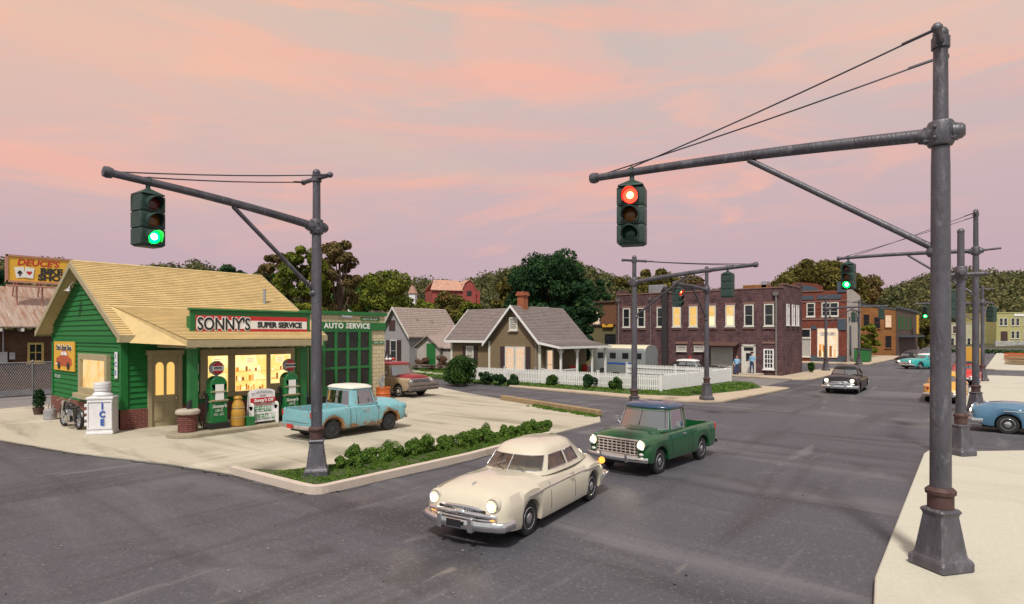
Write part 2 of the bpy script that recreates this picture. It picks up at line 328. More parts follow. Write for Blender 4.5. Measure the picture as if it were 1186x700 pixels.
# ---------------------------------------------------------------- text
def text(s, size, loc, right, up, mat, parent, name='lettering', bold=0, xs=1.0, org=(0, 0, 0), depth=.006, shear=0, align='CENTER', space=1.0):
    cu = bpy.data.curves.new('t', 'FONT'); cu.body = s; cu.size = size; cu.align_x = align; cu.align_y = 'CENTER'; cu.extrude = depth; cu.offset = bold; cu.shear = shear; cu.space_character = space
    cu.resolution_u = 3
    o = bpy.data.objects.new('t', cu); COL.objects.link(o)
    dg = bpy.context.evaluated_depsgraph_get(); me = bpy.data.meshes.new_from_object(o.evaluated_get(dg)); bpy.data.objects.remove(o); bpy.data.curves.remove(cu)
    r = V(right).normalized(); u = V(up).normalized(); n = r.cross(u)
    L = V(loc)-V(org)
    for v in me.vertices:
        v.co = L+r*(v.co.x*xs)+u*v.co.y+n*v.co.z
    me.materials.clear(); me.materials.append(mat); me.name = name
    return link(name, me, parent)
def tinyprint(w, h, loc, right, up, mat, parent, org=(0, 0, 0), seed=1, arc_=0, name='small_print'):
    # print too small to read in the photograph: a row of letter-sized strokes
    rn = random.Random(seed); r = V(right).normalized(); u = V(up).normalized(); n = r.cross(u); L = V(loc)-V(org); m = MB(); x = -w/2
    while x < w/2-.3*h:
        lw = h*rn.uniform(.45, .75)
        if rn.random() < .13: x += lw; continue
        dz = arc_*(1-(2*x/w)**2); t_ = h*.2
        for (a0, b0, a1, b1) in rn.sample([(0, -.5, .22, .5), (0, .3, 1, .5), (0, -.5, 1, -.3), (.78, -.5, 1, .5), (0, -.1, 1, .1)], 3):
            P = [L+r*(x+lw*a)+u*(h*b+dz)+n*.004 for a, b in ((a0, b0), (a1, b0), (a1, b1), (a0, b1))]; m.quad(*P)
        x += lw+h*.2
    return m.build(name, mat, parent)
# ---------------------------------------------------------------- foliage
def leafcloud(name, clumps, per, size, mat, parent=None, flat=.75, inner=.45):
    """clumps: (n,5) x,y,z,r,squash ; leaf quads oriented roughly outward"""
    C = np.array(clumps, dtype=float); n = len(C)*per
    idx = np.repeat(np.arange(len(C)), per)
    d = RNG.normal(size=(n, 3)); d /= np.linalg.norm(d, axis=1)[:, None]
    rad = C[idx, 3]*(inner+(1.05-inner)*RNG.random(n)**.45)
    p = C[idx, :3]+d*rad[:, None]*np.stack([np.ones(n), np.ones(n), C[idx, 4]], 1)
    nr = d*flat+RNG.normal(size=(n, 3))*.55; nr /= np.linalg.norm(nr, axis=1)[:, None]
    a = np.cross(nr, RNG.normal(size=(n, 3))); a /= np.linalg.norm(a, axis=1)[:, None]; b = np.cross(nr, a)
    sz = size*(.6+.8*RNG.random(n)); a *= sz[:, None]; b *= (sz*(.5+.5*RNG.random(n)))[:, None]
    vs = np.stack([p-a, p-b*.9, p+a*.9, p+b], 1).reshape(-1, 3)
    me = bpy.data.meshes.new(name); me.vertices.add(4*n); me.vertices.foreach_set('co', vs.ravel())
    me.loops.add(4*n); me.loops.foreach_set('vertex_index', np.arange(4*n, dtype=np.int32))
    me.polygons.add(n); me.polygons.foreach_set('loop_start', np.arange(0, 4*n, 4, dtype=np.int32)); me.polygons.foreach_set('loop_total', np.full(n, 4, dtype=np.int32))
    me.materials.append(mat); me.update(calc_edges=True)
    return link(name, me, parent)
def tree(px, top, w, d, mat, label, base_z=0, per=170, n=34, leaf=.22, squash=.8, low=.32, cat='tree', group=None, name='broadleaf_tree', seed=None, shape=1.0):
    x, y = atd(px, d); H = zat(top, x, y)-base_z; W = w*d/F_
    rn = random.Random(int(px*7+top)); t = thing(name, label, cat, (x, y, base_z), rn.random()*6, group)
    m = MB(); zc = H*(low+1)/2; hz_ = H*(1-low)/2
    m.tube([(0, 0, 0), (.05*W*.2, 0, H*.25), (0, .03, H*.5), (.05, 0, H*.75)], [H*.035, H*.026, H*.018, H*.006], 8)
    cl = []
    for i in range(n):
        a = rn.random()*2*PI; u = rn.uniform(-1, 1); rr = rn.random()**.35*(1.0 if rn.random() < .7 else 1.15)
        k = math.sqrt(max(0, 1-abs(u)**2.2*.8))
        px_, py_ = math.cos(a)*rr*k*W*.40, math.sin(a)*rr*k*W*.40; pz = zc+u*hz_*.82*shape
        r_ = W*rn.uniform(.06, .17); cl.append((px_, py_, pz, r_, squash))
        if i % 3 == 0: m.tube([(0, 0, H*rn.uniform(.22, .5)), (px_*.5, py_*.5, (pz+H*.4)/2), (px_, py_, pz)], [H*.012, H*.007, H*.003], 5)
    m.build('trunk', M['trunk'], t, 60)
    leafcloud('crown', cl, per, leaf, mat, t)
    return t
def bush(x, y, r, h, mat, label, cat='shrub', group=None, z=.1, per=220, leaf=.035, n=11, name='shrub'):
    t = thing(name, label, cat, (x, y, z), 0, group); cl = []
    rn = random.Random(int(x*91+y*37))
    for i in range(n):
        a = rn.random()*2*PI; q = rn.random()*.8*r
        cl.append((math.cos(a)*q, math.sin(a)*q, h*rn.uniform(.2, .85)*(1.08-.35*q/r), r*rn.uniform(.26, .5), rn.uniform(.8, 1.1)))
    m = MB()
    for i in range(3): m.tube([(0, 0, -.05), (cl[i][0], cl[i][1], cl[i][2])], .018, 5)
    m.build('stem', M['trunk'], t); leafcloud('foliage', cl, per, leaf, mat, t)
    return t
# ================================================================ SETTING
def slab(name, poly, z0, z1, mat, kind='structure', bevel=0, hole=None):
    m = MB(); m.prism([(x, y, z0) for x, y in poly], (0, 0, z1-z0)); o = m.build(name, mat, None, bevel=bevel); o['kind'] = kind; return o
def arc(cx, cy, r, a0, a1, n=10):
    return [(cx+r*math.cos(R(a0+(a1-a0)*i/n)), cy+r*math.sin(R(a0+(a1-a0)*i/n))) for i in range(n+1)]
g_earth = groundmat('earth_and_grass', (.07, .075, .03), [((.12, .10, .06), (.05, .05, 1), .3, .5, .2, .7), ((.04, .06, .02), (.2, .2, 1), 1, .5, .2, .7)])
g_asph = groundmat('worn_asphalt', (.078, .077, .095), [
    ((.175, .165, .182), (.045, .30, 1), R(-14), .46, .22, .75), ((.040, .035, .043), (.55, .05, 1), R(3), .50, .18, .75), ((.038, .034, .042), (.07, .55, 1), R(-24), .50, .18, .7),
    ((.21, .20, .21), (.8, .16, 1), R(35), .58, .1, .45), ((.15, .11, .085), (.25, .25, 1), 0, .62, .12, .35), ((.17, .165, .18), (14, 14, 1), 0, .56, .06, .5), ((.03, .03, .035), (17, 17, 1), 0, .58, .05, .5), ((.035, .032, .038), (.3, .3, 1), 0, .56, .12, .5), ((.22, .2, .19), (2.5, .4, 1), R(50), .66, .05, .5)],
    speck=((.24, .21, .19), 7, .022), bump=.5, bs=90, rough=.62, spec=.45)
g_conc = groundmat('pale_concrete', (.45, .41, .33), [((.24, .215, .165), (.1, .6, 1), R(-42), .47, .2, .85), ((.56, .53, .44), (.5, .12, 1), R(20), .50, .2, .7), ((.16, .14, .11), (.09, 1.1, 1), R(-48), .57, .08, .5), ((.22, .20, .16), (4, 4, 1), 0, .66, .08, .4)], bump=.25, bs=60)
g_walk = groundmat('cream_sidewalk', (.50, .48, .41), [((.42, .39, .32), (.4, .4, 1), .4, .5, .2, .6), ((.52, .51, .48), (.3, 1.5, 1), .2, .52, .2, .5)], bump=.12, bs=50)
g_walk2 = groundmat('pinkish_sidewalk', (.46, .38, .29), [((.36, .27, .2), (.7, .7, 1), .4, .5, .15, .6)], bump=.3)
g_kerb = groundmat('pinkish_kerb', (.54, .46, .40), [((.40, .31, .26), (1.2, 1.2, 1), .4, .56, .15, .5)], bump=.4)
g_road2 = groundmat('grey_back_road', (.20, .185, .185), [((.12, .11, .115), (.6, .08, 1), R(70), .48, .2, .7), ((.30, .28, .26), (.8, .1, 1), R(80), .55, .12, .7)], bump=.3)
m = MB(); S_ = 900
nx = 24
for i in range(nx):
    for j in range(nx):
        a, b = -S_+2*S_*i/nx, -S_+2*S_*j/nx; w = 2*S_/nx
        m.quad((a, b, -.02), (a+w, b, -.02), (a+w, b+w, -.02), (a, b+w, -.02))
m.build('ground', g_earth)['kind'] = 'structure'
# asphalt: the intersection in front, main street along +Y, the side street, alley at far left
m = MB()
m.quad((-120, -40, 0), (60, -40, 0), (60, 260, 0), (-120, 260, 0))
m.build('road', g_asph)['kind'] = 'structure'
# gas station lot
lot = [(-12.75, 17.6), (-13.0, 21.5), (-13.9, 22.9), (-21.7, 25.5), (-26.5, 27.2), (-31.3, 29.2), (-36, 31.2), (-38.5, 32), (-38.2, 12), (-37.6, 5.6), (-34, 4.6), (-30, 4.55), (-26.6, 4.8), (-22, 5.7), (-18, 6.9), (-15.3, 7.45), (-13.6, 7.9), (-13.6, 14.0)]
slab('concrete_lot', lot, -.01, .03, g_conc)
slab('alley', [(-44.2, -10), (-37.9, -10), (-38.6, 60), (-44.2, 60)], -.01, .012, g_road2)
M['island'] = pm('grey_pebble', (.22, .20, .18), .9)
# hedge island with kerb
isl_out = [(-15.5, 7.42), (-12.6, 7.55)]+arc(-12.35, 7.95, .38, -90, 0, 4)[1:]+[(-11.97, 12.7), (-12.4, 17.2), (-12.9, 18.1), (-13.25, 17.6), (-13.8, 9.6), (-14.2, 8.2), (-15.5, 7.75)]
m = MB(); kerb_line = [(-15.6, 7.42)]+isl_out[1:8]
inn = []
for i in range(len(kerb_line)):
    a0, a1 = kerb_line[max(0, i-1)], kerb_line[min(len(kerb_line)-1, i+1)]; dx, dy = a1[0]-a0[0], a1[1]-a0[1]; L = math.hypot(dx, dy); inn.append((kerb_line[i][0]-dy/L*.17, kerb_line[i][1]+dx/L*.17))
for i in range(len(kerb_line)-1):
    (x0, y0), (x1, y1), (x2, y2), (x3, y3) = kerb_line[i], kerb_line[i+1], inn[i+1], inn[i]
    m.quad((x0, y0, .18), (x1, y1, .18), (x2, y2, .19), (x3, y3, .19)); m.quad((x0-.0, y0, 0), (x1, y1, 0), (x1, y1, .18), (x0, y0, .18)); m.quad((x3, y3, 0), (x2, y2, 0), (x2, y2, .19), (x3, y3, .19))
m.quad((*kerb_line[0], 0), (*inn[0], 0), (*inn[0], .19), (*kerb_line[0], .18)); m.quad((*kerb_line[-1], 0), (*inn[-1], 0), (*inn[-1], .19), (*kerb_line[-1], .18))
m.build('kerb', g_kerb)['kind'] = 'structure'
slab('planting_bed', [(-15.5, 7.50), (-12.6, 7.65), (-12.2, 7.95), (-12.15, 12.7), (-12.55, 17.1), (-12.95, 17.7), (-13.25, 17.4), (-13.9, 9.6), (-14.3, 8.2)], 0, .15, pm('bed_soil', (.05, .07, .02), .95, 0, .3, 8))
# turf in the bed
pts = []
for i in range(620):
    y = random.uniform(7.75, 17.4); w0 = -13.75+(y-9)*.06 if y > 9 else -14.1; w1 = -12.25-(max(0, y-12.7))*.09
    pts.append((random.uniform(w0, w1), y, .15, random.uniform(.06, .12), .7))
o = leafcloud('grass', pts, 70, .017, M['turf']); o['kind'] = 'stuff'
# shrubs of the strip
row = []
for i in range(34):
    f = i/33; y = 9.3+f*8.1; row.append((-13.45+f*.35+random.uniform(-.1, .1)+(.35 if i % 4 == 1 else 0), y+random.uniform(-.1, .1), random.uniform(.2, .32)*(1.0-.12*f)*(1.2 if i % 5 == 2 else 1)))
ordn = ['first', 'second', 'third', 'fourth', 'fifth', 'sixth', 'seventh', 'eighth', 'ninth', 'tenth', 'eleventh', 'twelfth', 'thirteenth', 'fourteenth', 'fifteenth', 'sixteenth', 'seventeenth', 'eighteenth', 'nineteenth', 'twentieth']
ordn += ['twenty-first', 'twenty-second', 'twenty-third', 'twenty-fourth', 'twenty-fifth', 'twenty-sixth', 'twenty-seventh', 'twenty-eighth', 'twenty-ninth', 'thirtieth', 'thirty-first', 'thirty-second', 'thirty-third', 'thirty-fourth']
for i, (x, y, r_) in enumerate(row):
    bush(x, y, r_, r_*1.55, M['leaf_hedge'], '%s low green shrub from the lamp post in the kerbed bed of the station' % ordn[i], group='low shrubs in the kerbed bed', per=300, leaf=.022, z=.13, n=11)
# right sidewalks
bl1 = arc(-.2, 9.6, 1.3, 235, 180, 6)+[(-1.55, 10.2), (-1.95, 21.3)]+arc(-1.05, 21.4, .9, 180, 75, 8)+[(.4, 24.4), (2, 26.4), (6, 31), (30, 31), (30, 3), (-.6, 7.5)]
bl1 = [(-.9, 8.0), (-1.35, 8.9)]+[(-1.5, 10.0), (-1.95, 21.3), (-1.9, 21.9), (-1.65, 22.3), (-1.2, 22.6), (0.35, 25.0), (3.2, 29.3), (8, 36), (30, 36), (30, 0), (.5, 5.5)]
bl1 = [(-.9, 8.0), (-1.35, 8.9), (-1.5, 10.0), (-1.95, 21.3), (-1.9, 21.9), (-1.65, 22.25), (-1.1, 22.4), (1.2, 24.6), (8, 26.2), (30, 28), (30, 0), (.5, 5.5)]
slab('sidewalk_near', bl1, 0, .14, g_walk, bevel=.03)
bl2 = [(-2.0, 35.6), (-1.7, 34.9), (-1.0, 34.5), (30, 34.5), (30, 66), (-1.2, 66), (-1.9, 65.4), (-2.1, 64.6)]
slab('sidewalk_middle', bl2, 0, .14, g_walk, bevel=.03)
bl3 = [(-2.0, 79), (-1.2, 78.3), (60, 78.3), (60, 150), (-2, 150)]
slab('sidewalk_far', bl3, 0, .14, g_walk, bevel=.03)
slab('far_road', [(-3, 150.2), (90, 150.2), (90, 164), (-3, 164)], -.01, .016, g_road2)
# house block: sidewalk, lawn
slab('house_sidewalk', [(-11.7, 31.9), (-12.3, 31.1), (-13.5, 30.6), (-16.7, 30.5), (-26.5, 31.8), (-26.7, 32.2), (-27, 33), (-27, 42.6), (-12.2, 42.6), (-11.2, 42.3), (-11.3, 40)], 0, .13, g_walk2, bevel=.03)
slab('lawn', [(-14.1, 32.6), (-17, 31.7), (-30.5, 32.6), (-40, 35.2), (-46, 36.5), (-60, 40), (-60, 52), (-14.6, 45.4), (-12.6, 41.2), (-12.9, 38)], 0, .155, pm('lawn_soil', (.05, .09, .02), .95, 0, .3, 4))
pts = []
def inpoly(x, y, P):
    c = False; n = len(P)
    for i in range(n):
        (x0, y0), (x1, y1) = P[i], P[i-1]
        if (y0 > y) != (y1 > y) and x < (x1-x0)*(y-y0)/(y1-y0)+x0: c = not c
    return c
LP = [(-14.1, 32.6), (-17, 31.75), (-30.5, 32.7), (-40, 35.3), (-46, 36.6), (-46, 45), (-36, 45), (-32, 36), (-17, 36), (-14.8, 44), (-12.7, 41.2), (-12.9, 38)]
while len(pts) < 2300:
    x, y = random.uniform(-46, -12.5), random.uniform(31.6, 45)
    if inpoly(x, y, LP): pts.append((x, y, .15, random.uniform(.12, .25), .4))
o = leafcloud('grass', pts, 26, .045, M['turf']); o['kind'] = 'stuff'
slab('garden_path', [(-46, 37.6), (-36.0, 35.9), (-34.8, 36.6), (-46, 39.2)], .1, .2, g_walk)
# police block
slab('police_sidewalk', [(-12.1, 52.2), (-12.5, 51.5), (-13.3, 51.1), (-19, 52.3), (-19, 53.9), (-14.9, 53.9), (-14.9, 69), (-12.5, 69), (-12.1, 68)], 0, .14, g_walk2, bevel=.03)
slab('police_yard', [(-40, 46.2), (-16.6, 44.6), (-13.2, 43.8), (-13.4, 50.8), (-19, 52), (-40, 53.9)], -.01, .02, g_road2)
slab('shop_sidewalk', [(-40, 82.5), (-13.6, 82.5), (-13, 83.2), (-13, 118), (-15.9, 118), (-40, 100)], 0, .14, g_walk2, bevel=.03)
# wooden kerb timber at the lot's far edge
a, b = V((-21.6, 25.35, 0)), V((-14.0, 23.1, 0)); dv = (b-a); ang = math.atan2(dv.y, dv.x)
m = MB(); mid = (a+b)/2; m.box((mid.x, mid.y, .15), (dv.length, .26, .25), ang)
o = m.build('timber_kerb', M['wood'], None, bevel=.03); tag(o, 'long brown timber beam lying along the far edge of the station lot', 'timber beam')
pts = [(mid.x+dv.x*f+random.uniform(-.1, .5), mid.y+dv.y*f-.45+random.uniform(-.25, .2), .03, .12, .8) for f in [random.uniform(-.1, .5) for _ in range(150)]]
o = leafcloud('grass', pts, 40, .03, M['turf']); o['kind'] = 'stuff'
pts = []
cr_ = random.Random(3)
m = MB()
for _ in range(110):
    x, y = gp(cr_.uniform(0, 1180), 420+cr_.random()**.7*280); 
    if inpoly(x, y, lot) or x > -2.2: continue
    m.ball((x, y, .008), cr_.uniform(.008, .022), 6, (1.2, 1, .6), mi=cr_.choice((0, 0, 1)))
o = m.build('gravel', [M['island'], M['black']]); o['kind'] = 'stuff'
m = MB(); y_ = 4.6
def wig(P0, P1, n, w, seed, mat='black'):
    r = random.Random(seed); pts = []
    for i in range(n+1):
        f = i/n; pts.append((P0[0]+(P1[0]-P0[0])*f+r.uniform(-.09, .09), P0[1]+(P1[1]-P0[1])*f+r.uniform(-.09, .09)))
    for (x0, y0), (x1, y1) in zip(pts, pts[1:]):
        ww = w*r.uniform(.3, 1.2); dx, dy = x1-x0, y1-y0; L = math.hypot(dx, dy)+1e-6; nx_, ny_ = -dy/L*ww, dx/L*ww
        m.quad((x0-nx_, y0-ny_, .006), (x1-nx_, y1-ny_, .006), (x1+nx_, y1+ny_, .006), (x0+nx_, y0+ny_, .006))
lotedge = [(-34, 4.5), (-30, 4.45), (-26.6, 4.7), (-22, 5.6), (-18, 6.8), (-15.3, 7.3), (-12.4, 7.45), (-11.85, 8.2), (-11.85, 12.7), (-12.3, 17.2)]
for i in range(len(lotedge)-1): wig(lotedge[i], lotedge[i+1], 14, .03, i)
wig(gp(0, 500), gp(95, 522), 22, .035, 41); wig(gp(10, 516), gp(60, 518), 12, .02, 43)
o = m.build('asphalt_crack', M['black']); o['kind'] = 'structure'
# hills
def hillz(az, d):     # az: angle right of camera axis in degrees
    k = max(0, min(1, (d-(128 if az < 14 else 190))/(210))); k = k*k*(3-2*k)
    H = (29 if az < 14 else 26 if az > 22 else 29-(az-14)*.37)+6*math.sin(az*.16+1)+3*math.sin(az*.4)+(-2 if az > 20 else 0)+(-4 if az < -28 else 0)
    return k*H*(1+ (d-340)/900 if d > 340 else 1)+k*1.5*math.sin(az*.9+d*.05)
m = MB(); AZ = np.linspace(-62, 62, 90); DD = np.linspace(120, 560, 32); vs = []; fs = []
for d in DD:
    for az in AZ:
        a = R(az); r, f = d*math.sin(a), d*math.cos(a); vs.append((c_*r-s_*f, s_*r+c_*f, hillz(az, d)-.4))
na = len(AZ)
for i in range(len(DD)-1):
    for j in range(na-1): fs.append((i*na+j, i*na+j+1, (i+1)*na+j+1, (i+1)*na+j))
m.add(vs, fs); m.build('hills', M['hills'], None, 60)['kind'] = 'structure'
pts = []
for _ in range(5200):
    az = random.uniform(-58, 56); d = 140+random.random()**.8*300 if az < 14 else 255+random.random()**.8*220
    a = R(az); r, f = d*math.sin(a), d*math.cos(a); x, y = c_*r-s_*f, s_*r+c_*f
    if -23 < az < 0 and d < 165: continue
    s1 = random.uniform(2.4, 5.0); pts.append((x, y, hillz(az, d)+s1*.4, s1, random.uniform(.8, 1.1)))
o = leafcloud('woods', pts, 90, .62, M['leaf_hill'], None, inner=.7); o['kind'] = 'stuff'
# ================================================================ FACE helpers for walls
class Face:
    def __init__(s, kind, c, org): s.k = kind; s.c = c; s.org = org      # 'X': plane X=c facing +X ; 'Y': plane Y=c facing -Y
    def p(s, u, z, o=0): return (s.c+o, u, z) if s.k == 'X' else (u, s.c-o, z)
    def box(s, m, u0, u1, z0, z1, o0, o1, mi=0): return m.b2(s.p(u0, z0, o0), s.p(u1, z1, o1), mi)
    @property
    def right(s): return (0, 1, 0) if s.k == 'X' else (1, 0, 0)
    def text(s, st, size, u, z, o, mat, parent, **k): return text(st, size, s.p(u, z, o), s.right, (0, 0, 1), mat, parent, org=s.org, **k)
def window(t, F, u, z0, z1, w, fmat, pmat, nv=1, nh=2, fw=.09, depth=.09, sill=True, name='window', bars=.035, shut=None, head=False, label=None, po=.022):
    m = MB(F.org); u0, u1 = u-w/2, u+w/2
    F.box(m, u0-fw, u0, z0-fw, z1+fw, -.02, depth); F.box(m, u1, u1+fw, z0-fw, z1+fw, -.02, depth)
    F.box(m, u0, u1, z1, z1+fw, -.02, depth*.98); F.box(m, u0, u1, z0-fw, z0, -.02, depth*.98)
    for i in range(1, nh): zz = z0+(z1-z0)*i/nh; F.box(m, u0, u1, zz-bars/2, zz+bars/2, .02, depth*.7)
    for i in range(1, nv): uu = u0+(u1-u0)*i/nv; F.box(m, uu-bars/2, uu+bars/2, z0, z1, .02, depth*.66)
    if sill: F.box(m, u0-fw*1.6, u1+fw*1.6, z0-fw*1.9, z0-fw-.004, -.02, depth*1.9)
    if head: F.box(m, u0-fw*1.8, u1+fw*1.8, z1+fw+.004, z1+fw*2.6, -.02, depth*1.5)
    o = m.build(name, fmat, t, bevel=.008, label=label)
    m = MB(F.org); F.box(m, u0, u1, z0, z1, .004, po); m.build('pane', pmat, o)
    if shut:
        for sd in (-1, 1):
            m = MB(F.org); a = u+sd*(w/2+fw+.02); b = a+sd*shut; F.box(m, a, b, z0-fw, z1+fw, .0, .05)
            zz = z0
            while zz < z1: F.box(m, a+sd*.05, b-sd*.05, zz, zz+.05, .05, .065); zz += .12
            m.build('shutter', M['shutter'], t)
    return o
def shingles(m, e0, e1, r1, r0, rows, lift=.03, mi=0, rng=random):
    e0, e1, r1, r0 = map(V, (e0, e1, r1, r0)); n = (e1-e0).cross(r0-e0).normalized()
    if n.z < 0: n = -n
    for i in range(rows):
        a, b = i/rows, min(1, (i+1)/rows+.004); A0, A1 = e0.lerp(r0, a), e1.lerp(r1, a); B0, B1 = e0.lerp(r0, b), e1.lerp(r1, b)
        k = 12; js = [(lift*(1+rng.uniform(-.1, .1))) for _ in range(k+1)]
        for q in range(k):
            f0, f1 = q/k, (q+1)/k; p0, p1 = A0.lerp(A1, f0), A0.lerp(A1, f1); q0, q1 = B0.lerp(B1, f0), B0.lerp(B1, f1)
            m.quad(p0+n*js[q], p1+n*js[q], q1+n*.002, q0+n*.002, mi=mi); m.quad(p0, p1, p1+n*js[q], p0+n*js[q], mi=mi)
def roofslab(m, e0, e1, r1, r0, th, mi=0):
    e0, e1, r1, r0 = map(V, (e0, e1, r1, r0)); m.prism([e0, e1, r1, r0], (0, 0, -th), mi)
def boards(m, F, z0, z1, u_rng, step=.2, lap=.035, mi=0):
    """lapped clapboards; u_rng(z)->(u0,u1)"""
    z = z0
    while z < z1-1e-4:
        zt = min(z+step, z1); a0, a1 = u_rng(z); b0, b1 = u_rng(zt)
        if b1-b0 < .02: b0 = b1 = (b0+b1)/2
        P = [F.p(a0, z, lap), F.p(a1, z, lap), F.p(b1, zt, .003), F.p(b0, zt, .003)]
        m.quad(*P, mi=mi); m.quad(F.p(a0, z, 0), F.p(a1, z, 0), F.p(a1, z, lap), F.p(a0, z, lap), mi=mi); z = zt
# ================================================================ GAS STATION
O = (-25.7, 8.2, 0)
gs = thing('gas_station', 'green clapboard filling station with tan shingled gable roof and lit windows', 'gas station', O)
XL, XR, Y0, Y1 = -34.6, -25.7, 8.2, 15.9; XM = (XL+XR)/2; ZE, ZR = 3.55, 6.62
EXr, EXl = XR+1.35, XL-.85; sl = (ZR-ZE)/(EXr-XM)
def rz(x): return ZR-abs(x-XM)*sl*(1 if x > XM else (ZR-3.75)/(XM-EXl)/sl)
FG = Face('Y', Y0, O); FF = Face('X', XR, O)
m = MB(O)   # solid core walls, then lapped boards over them
m.b2((XL+.02, Y0+.02, 0), (XR-.02, Y1, 3.4))
m.prism([(XL+.02, Y0+.02, 3.4), (XR-.02, Y0+.02, 3.4), (XR-.02, Y0+.02, rz(XR)-.12), (XM, Y0+.02, ZR-.14), (XL+.02, Y0+.02, rz(XL)-.12)], (0, Y1-Y0-.04, 0))
def gr(z):
    if z < rz(XR)-.12: return (XL, XR)
    if z < rz(XL)-.12: return (XL, XR-(z-rz(XR)+.12)/sl)
    w = (ZR-.12-z)/sl; return (XM-w*1.02, XM+w)
boards(m, FG, .78, ZR-.15, gr, .215, .045); boards(m, FF, .78, 3.95, lambda z: (Y0, Y1), .215, .045)
for zz, ww in ((3.28, .16),): FG.box(m, XL-.03, XR+.03, zz, zz+ww, 0, .07)
FG.box(m, XR-.16, XR+.07, .78, 3.9, 0, .07); FF.box(m, Y0-.06, Y0+.16, .78, 3.9, 0, .08); FG.box(m, XL-.05, XL+.14, .78, 3.7, 0, .07); FF.box(m, Y1-.2, Y1, .1, 3.9, 0, .08)
m.build('wall', M['sgreen'], gs)
m = MB(O); FG.box(m, XL-.06, XR+.05, 0, .78, -.1, .09); FF.box(m, Y0-.09, 9.02, 0, .78, -.1, .1); FF.box(m, 10.3, Y1, 0, .78, -.1, .1)
m.build('brick_foundation', M['redbrick'], gs)
# roof
m = MB(O); yA, yB = 7.72, 16.05
roofslab(m, (EXr, yA, ZE), (EXr, yB, ZE), (XM, yB, ZR), (XM, yA, ZR), .14); roofslab(m, (EXl, yA, 3.75), (EXl, yB, 3.75), (XM, yB, ZR), (XM, yA, ZR), .14)
shingles(m, (EXr, yA, ZE+.004), (EXr, yB, ZE+.004), (XM, yB, ZR+.004), (XM, yA, ZR+.004), 36, .04)
shingles(m, (EXl, yA, 3.754), (EXl, yB, 3.754), (XM, yB, ZR+.004), (XM, yA, ZR+.004), 36, .04)
m.tube([(XM, yA, ZR+.03), (XM, yB, ZR+.03)], .07, 6)
roof = m.build('roof', M['tanroof'], gs)
m = MB(O)
for (xa, za) in ((EXr, ZE), (EXl, 3.75)):
    m.prism([(xa, yA-.05, za+.03), (XM, yA-.05, ZR+.03), (XM, yA-.05, ZR-.22), (xa, yA-.05, za-.22)], (0, .05, 0))
    m.prism([(xa, yB, za+.03), (XM, yB, ZR+.03), (XM, yB, ZR-.22), (xa, yB, za-.22)], (0, .05, 0))
m.b2((EXr, yA-.05, ZE-.22), (EXr+.05, yB+.05, ZE+.03)); m.b2((EXl-.05, yA-.05, 3.53), (EXl, yB+.05, 3.78))
m.build('barge_board', M['tan'], roof)
m = MB(O); m.tube([(-27.2, 14.6, 5.0), (-27.2, 14.6, 5.75)], .07, 10); m.build('vent_pipe', M['silver'], roof, 60)
# canopy over the pumps
m = MB(O); CX, CY0, CY1 = -22.0, 9.0, 14.3; CZ = 3.42
xb = -26.4; zb = rz(xb)+.05
m.add([(xb, 8.05, zb), (CX, CY0, CZ), (CX, CY1, CZ), (xb, 15.2, zb), (xb+1.6, 7.75, 3.33), (CX, CY0, CZ-.2), (CX, CY1, CZ-.2), (xb+1.6, 15.5, 3.33)],
      [(0, 1, 2, 3), (4, 7, 6, 5), (0, 4, 5, 1), (3, 2, 6, 7), (1, 5, 6, 2), (0, 3, 7, 4)])
shingles(m, (CX+.02, CY0-.02, CZ+.01), (CX+.02, CY1+.02, CZ+.01), (xb, 15.2, zb+.01), (xb, 8.05, zb+.01), 24, .03)
m.build('canopy_roof', M['tanroof'], gs)
m = MB(O); m.b2((CX+.001, CY0-.03, CZ-.26), (CX+.06, CY1+.03, CZ-.02))
for i in range(10): yy = CY0+.25+i*(CY1-CY0-.5)/9; m.b2((CX-3.2, yy-.04, CZ-.3), (CX+.04, yy+.04, CZ-.2))
m.build('canopy_fascia', M['tan'], gs, bevel=.01)
for i, yy in enumerate((9.42, 13.75)):
    m = MB(O); m.box((-22.6, yy, 1.7), (.26, .30, 3.1)); m.box((-22.6, yy, 3.12), (.36, .4, .12)); m.build('canopy_post', M['sgreen2'], gs, bevel=.015)
# roof sign
so = MB(O); XS = -22.95
so.b2((XS-.1, 9.5, 3.42), (XS, 14.35, 4.5)); so.b2((XS-.14, 9.44, 4.5), (XS+.06, 14.42, 4.58)); so.b2((XS-.6, 9.6, 3.5), (XS-.1, 9.68, 4.3)); so.b2((XS-.6, 14.2, 3.5), (XS-.1, 14.28, 4.3))
sg = so.build('roof_sign', M['sgreen2'], gs, bevel=.01)
FS = Face('X', XS, O)
for n_, mt, a, b, z0, z1, o1 in (('sign_panel', M['signred'], 9.68, 14.2, 3.64, 4.32, .02), ('sign_stripe', M['signwhite'], 9.70, 14.18, 3.83, 4.15, .026)):
    m = MB(O); FS.box(m, a, b, z0, z1, 0, o1); m.build(n_, mt, sg)
FS.text("SONNY'S", .66, 10.72, 3.985, .030, M['signwhite'], sg, bold=.045, xs=.74); FS.text("SONNY'S", .66, 10.72, 3.985, .042, M['signblack'], sg, bold=.012, xs=.74)
FS.text("SUPER SERVICE", .30, 12.98, 3.985, .036, M['signblack'], sg, bold=.014, xs=.96)
FF.text("Tire Repair", .2, 14.0, 3.2, .08, M['signwhite'], gs, bold=.006)
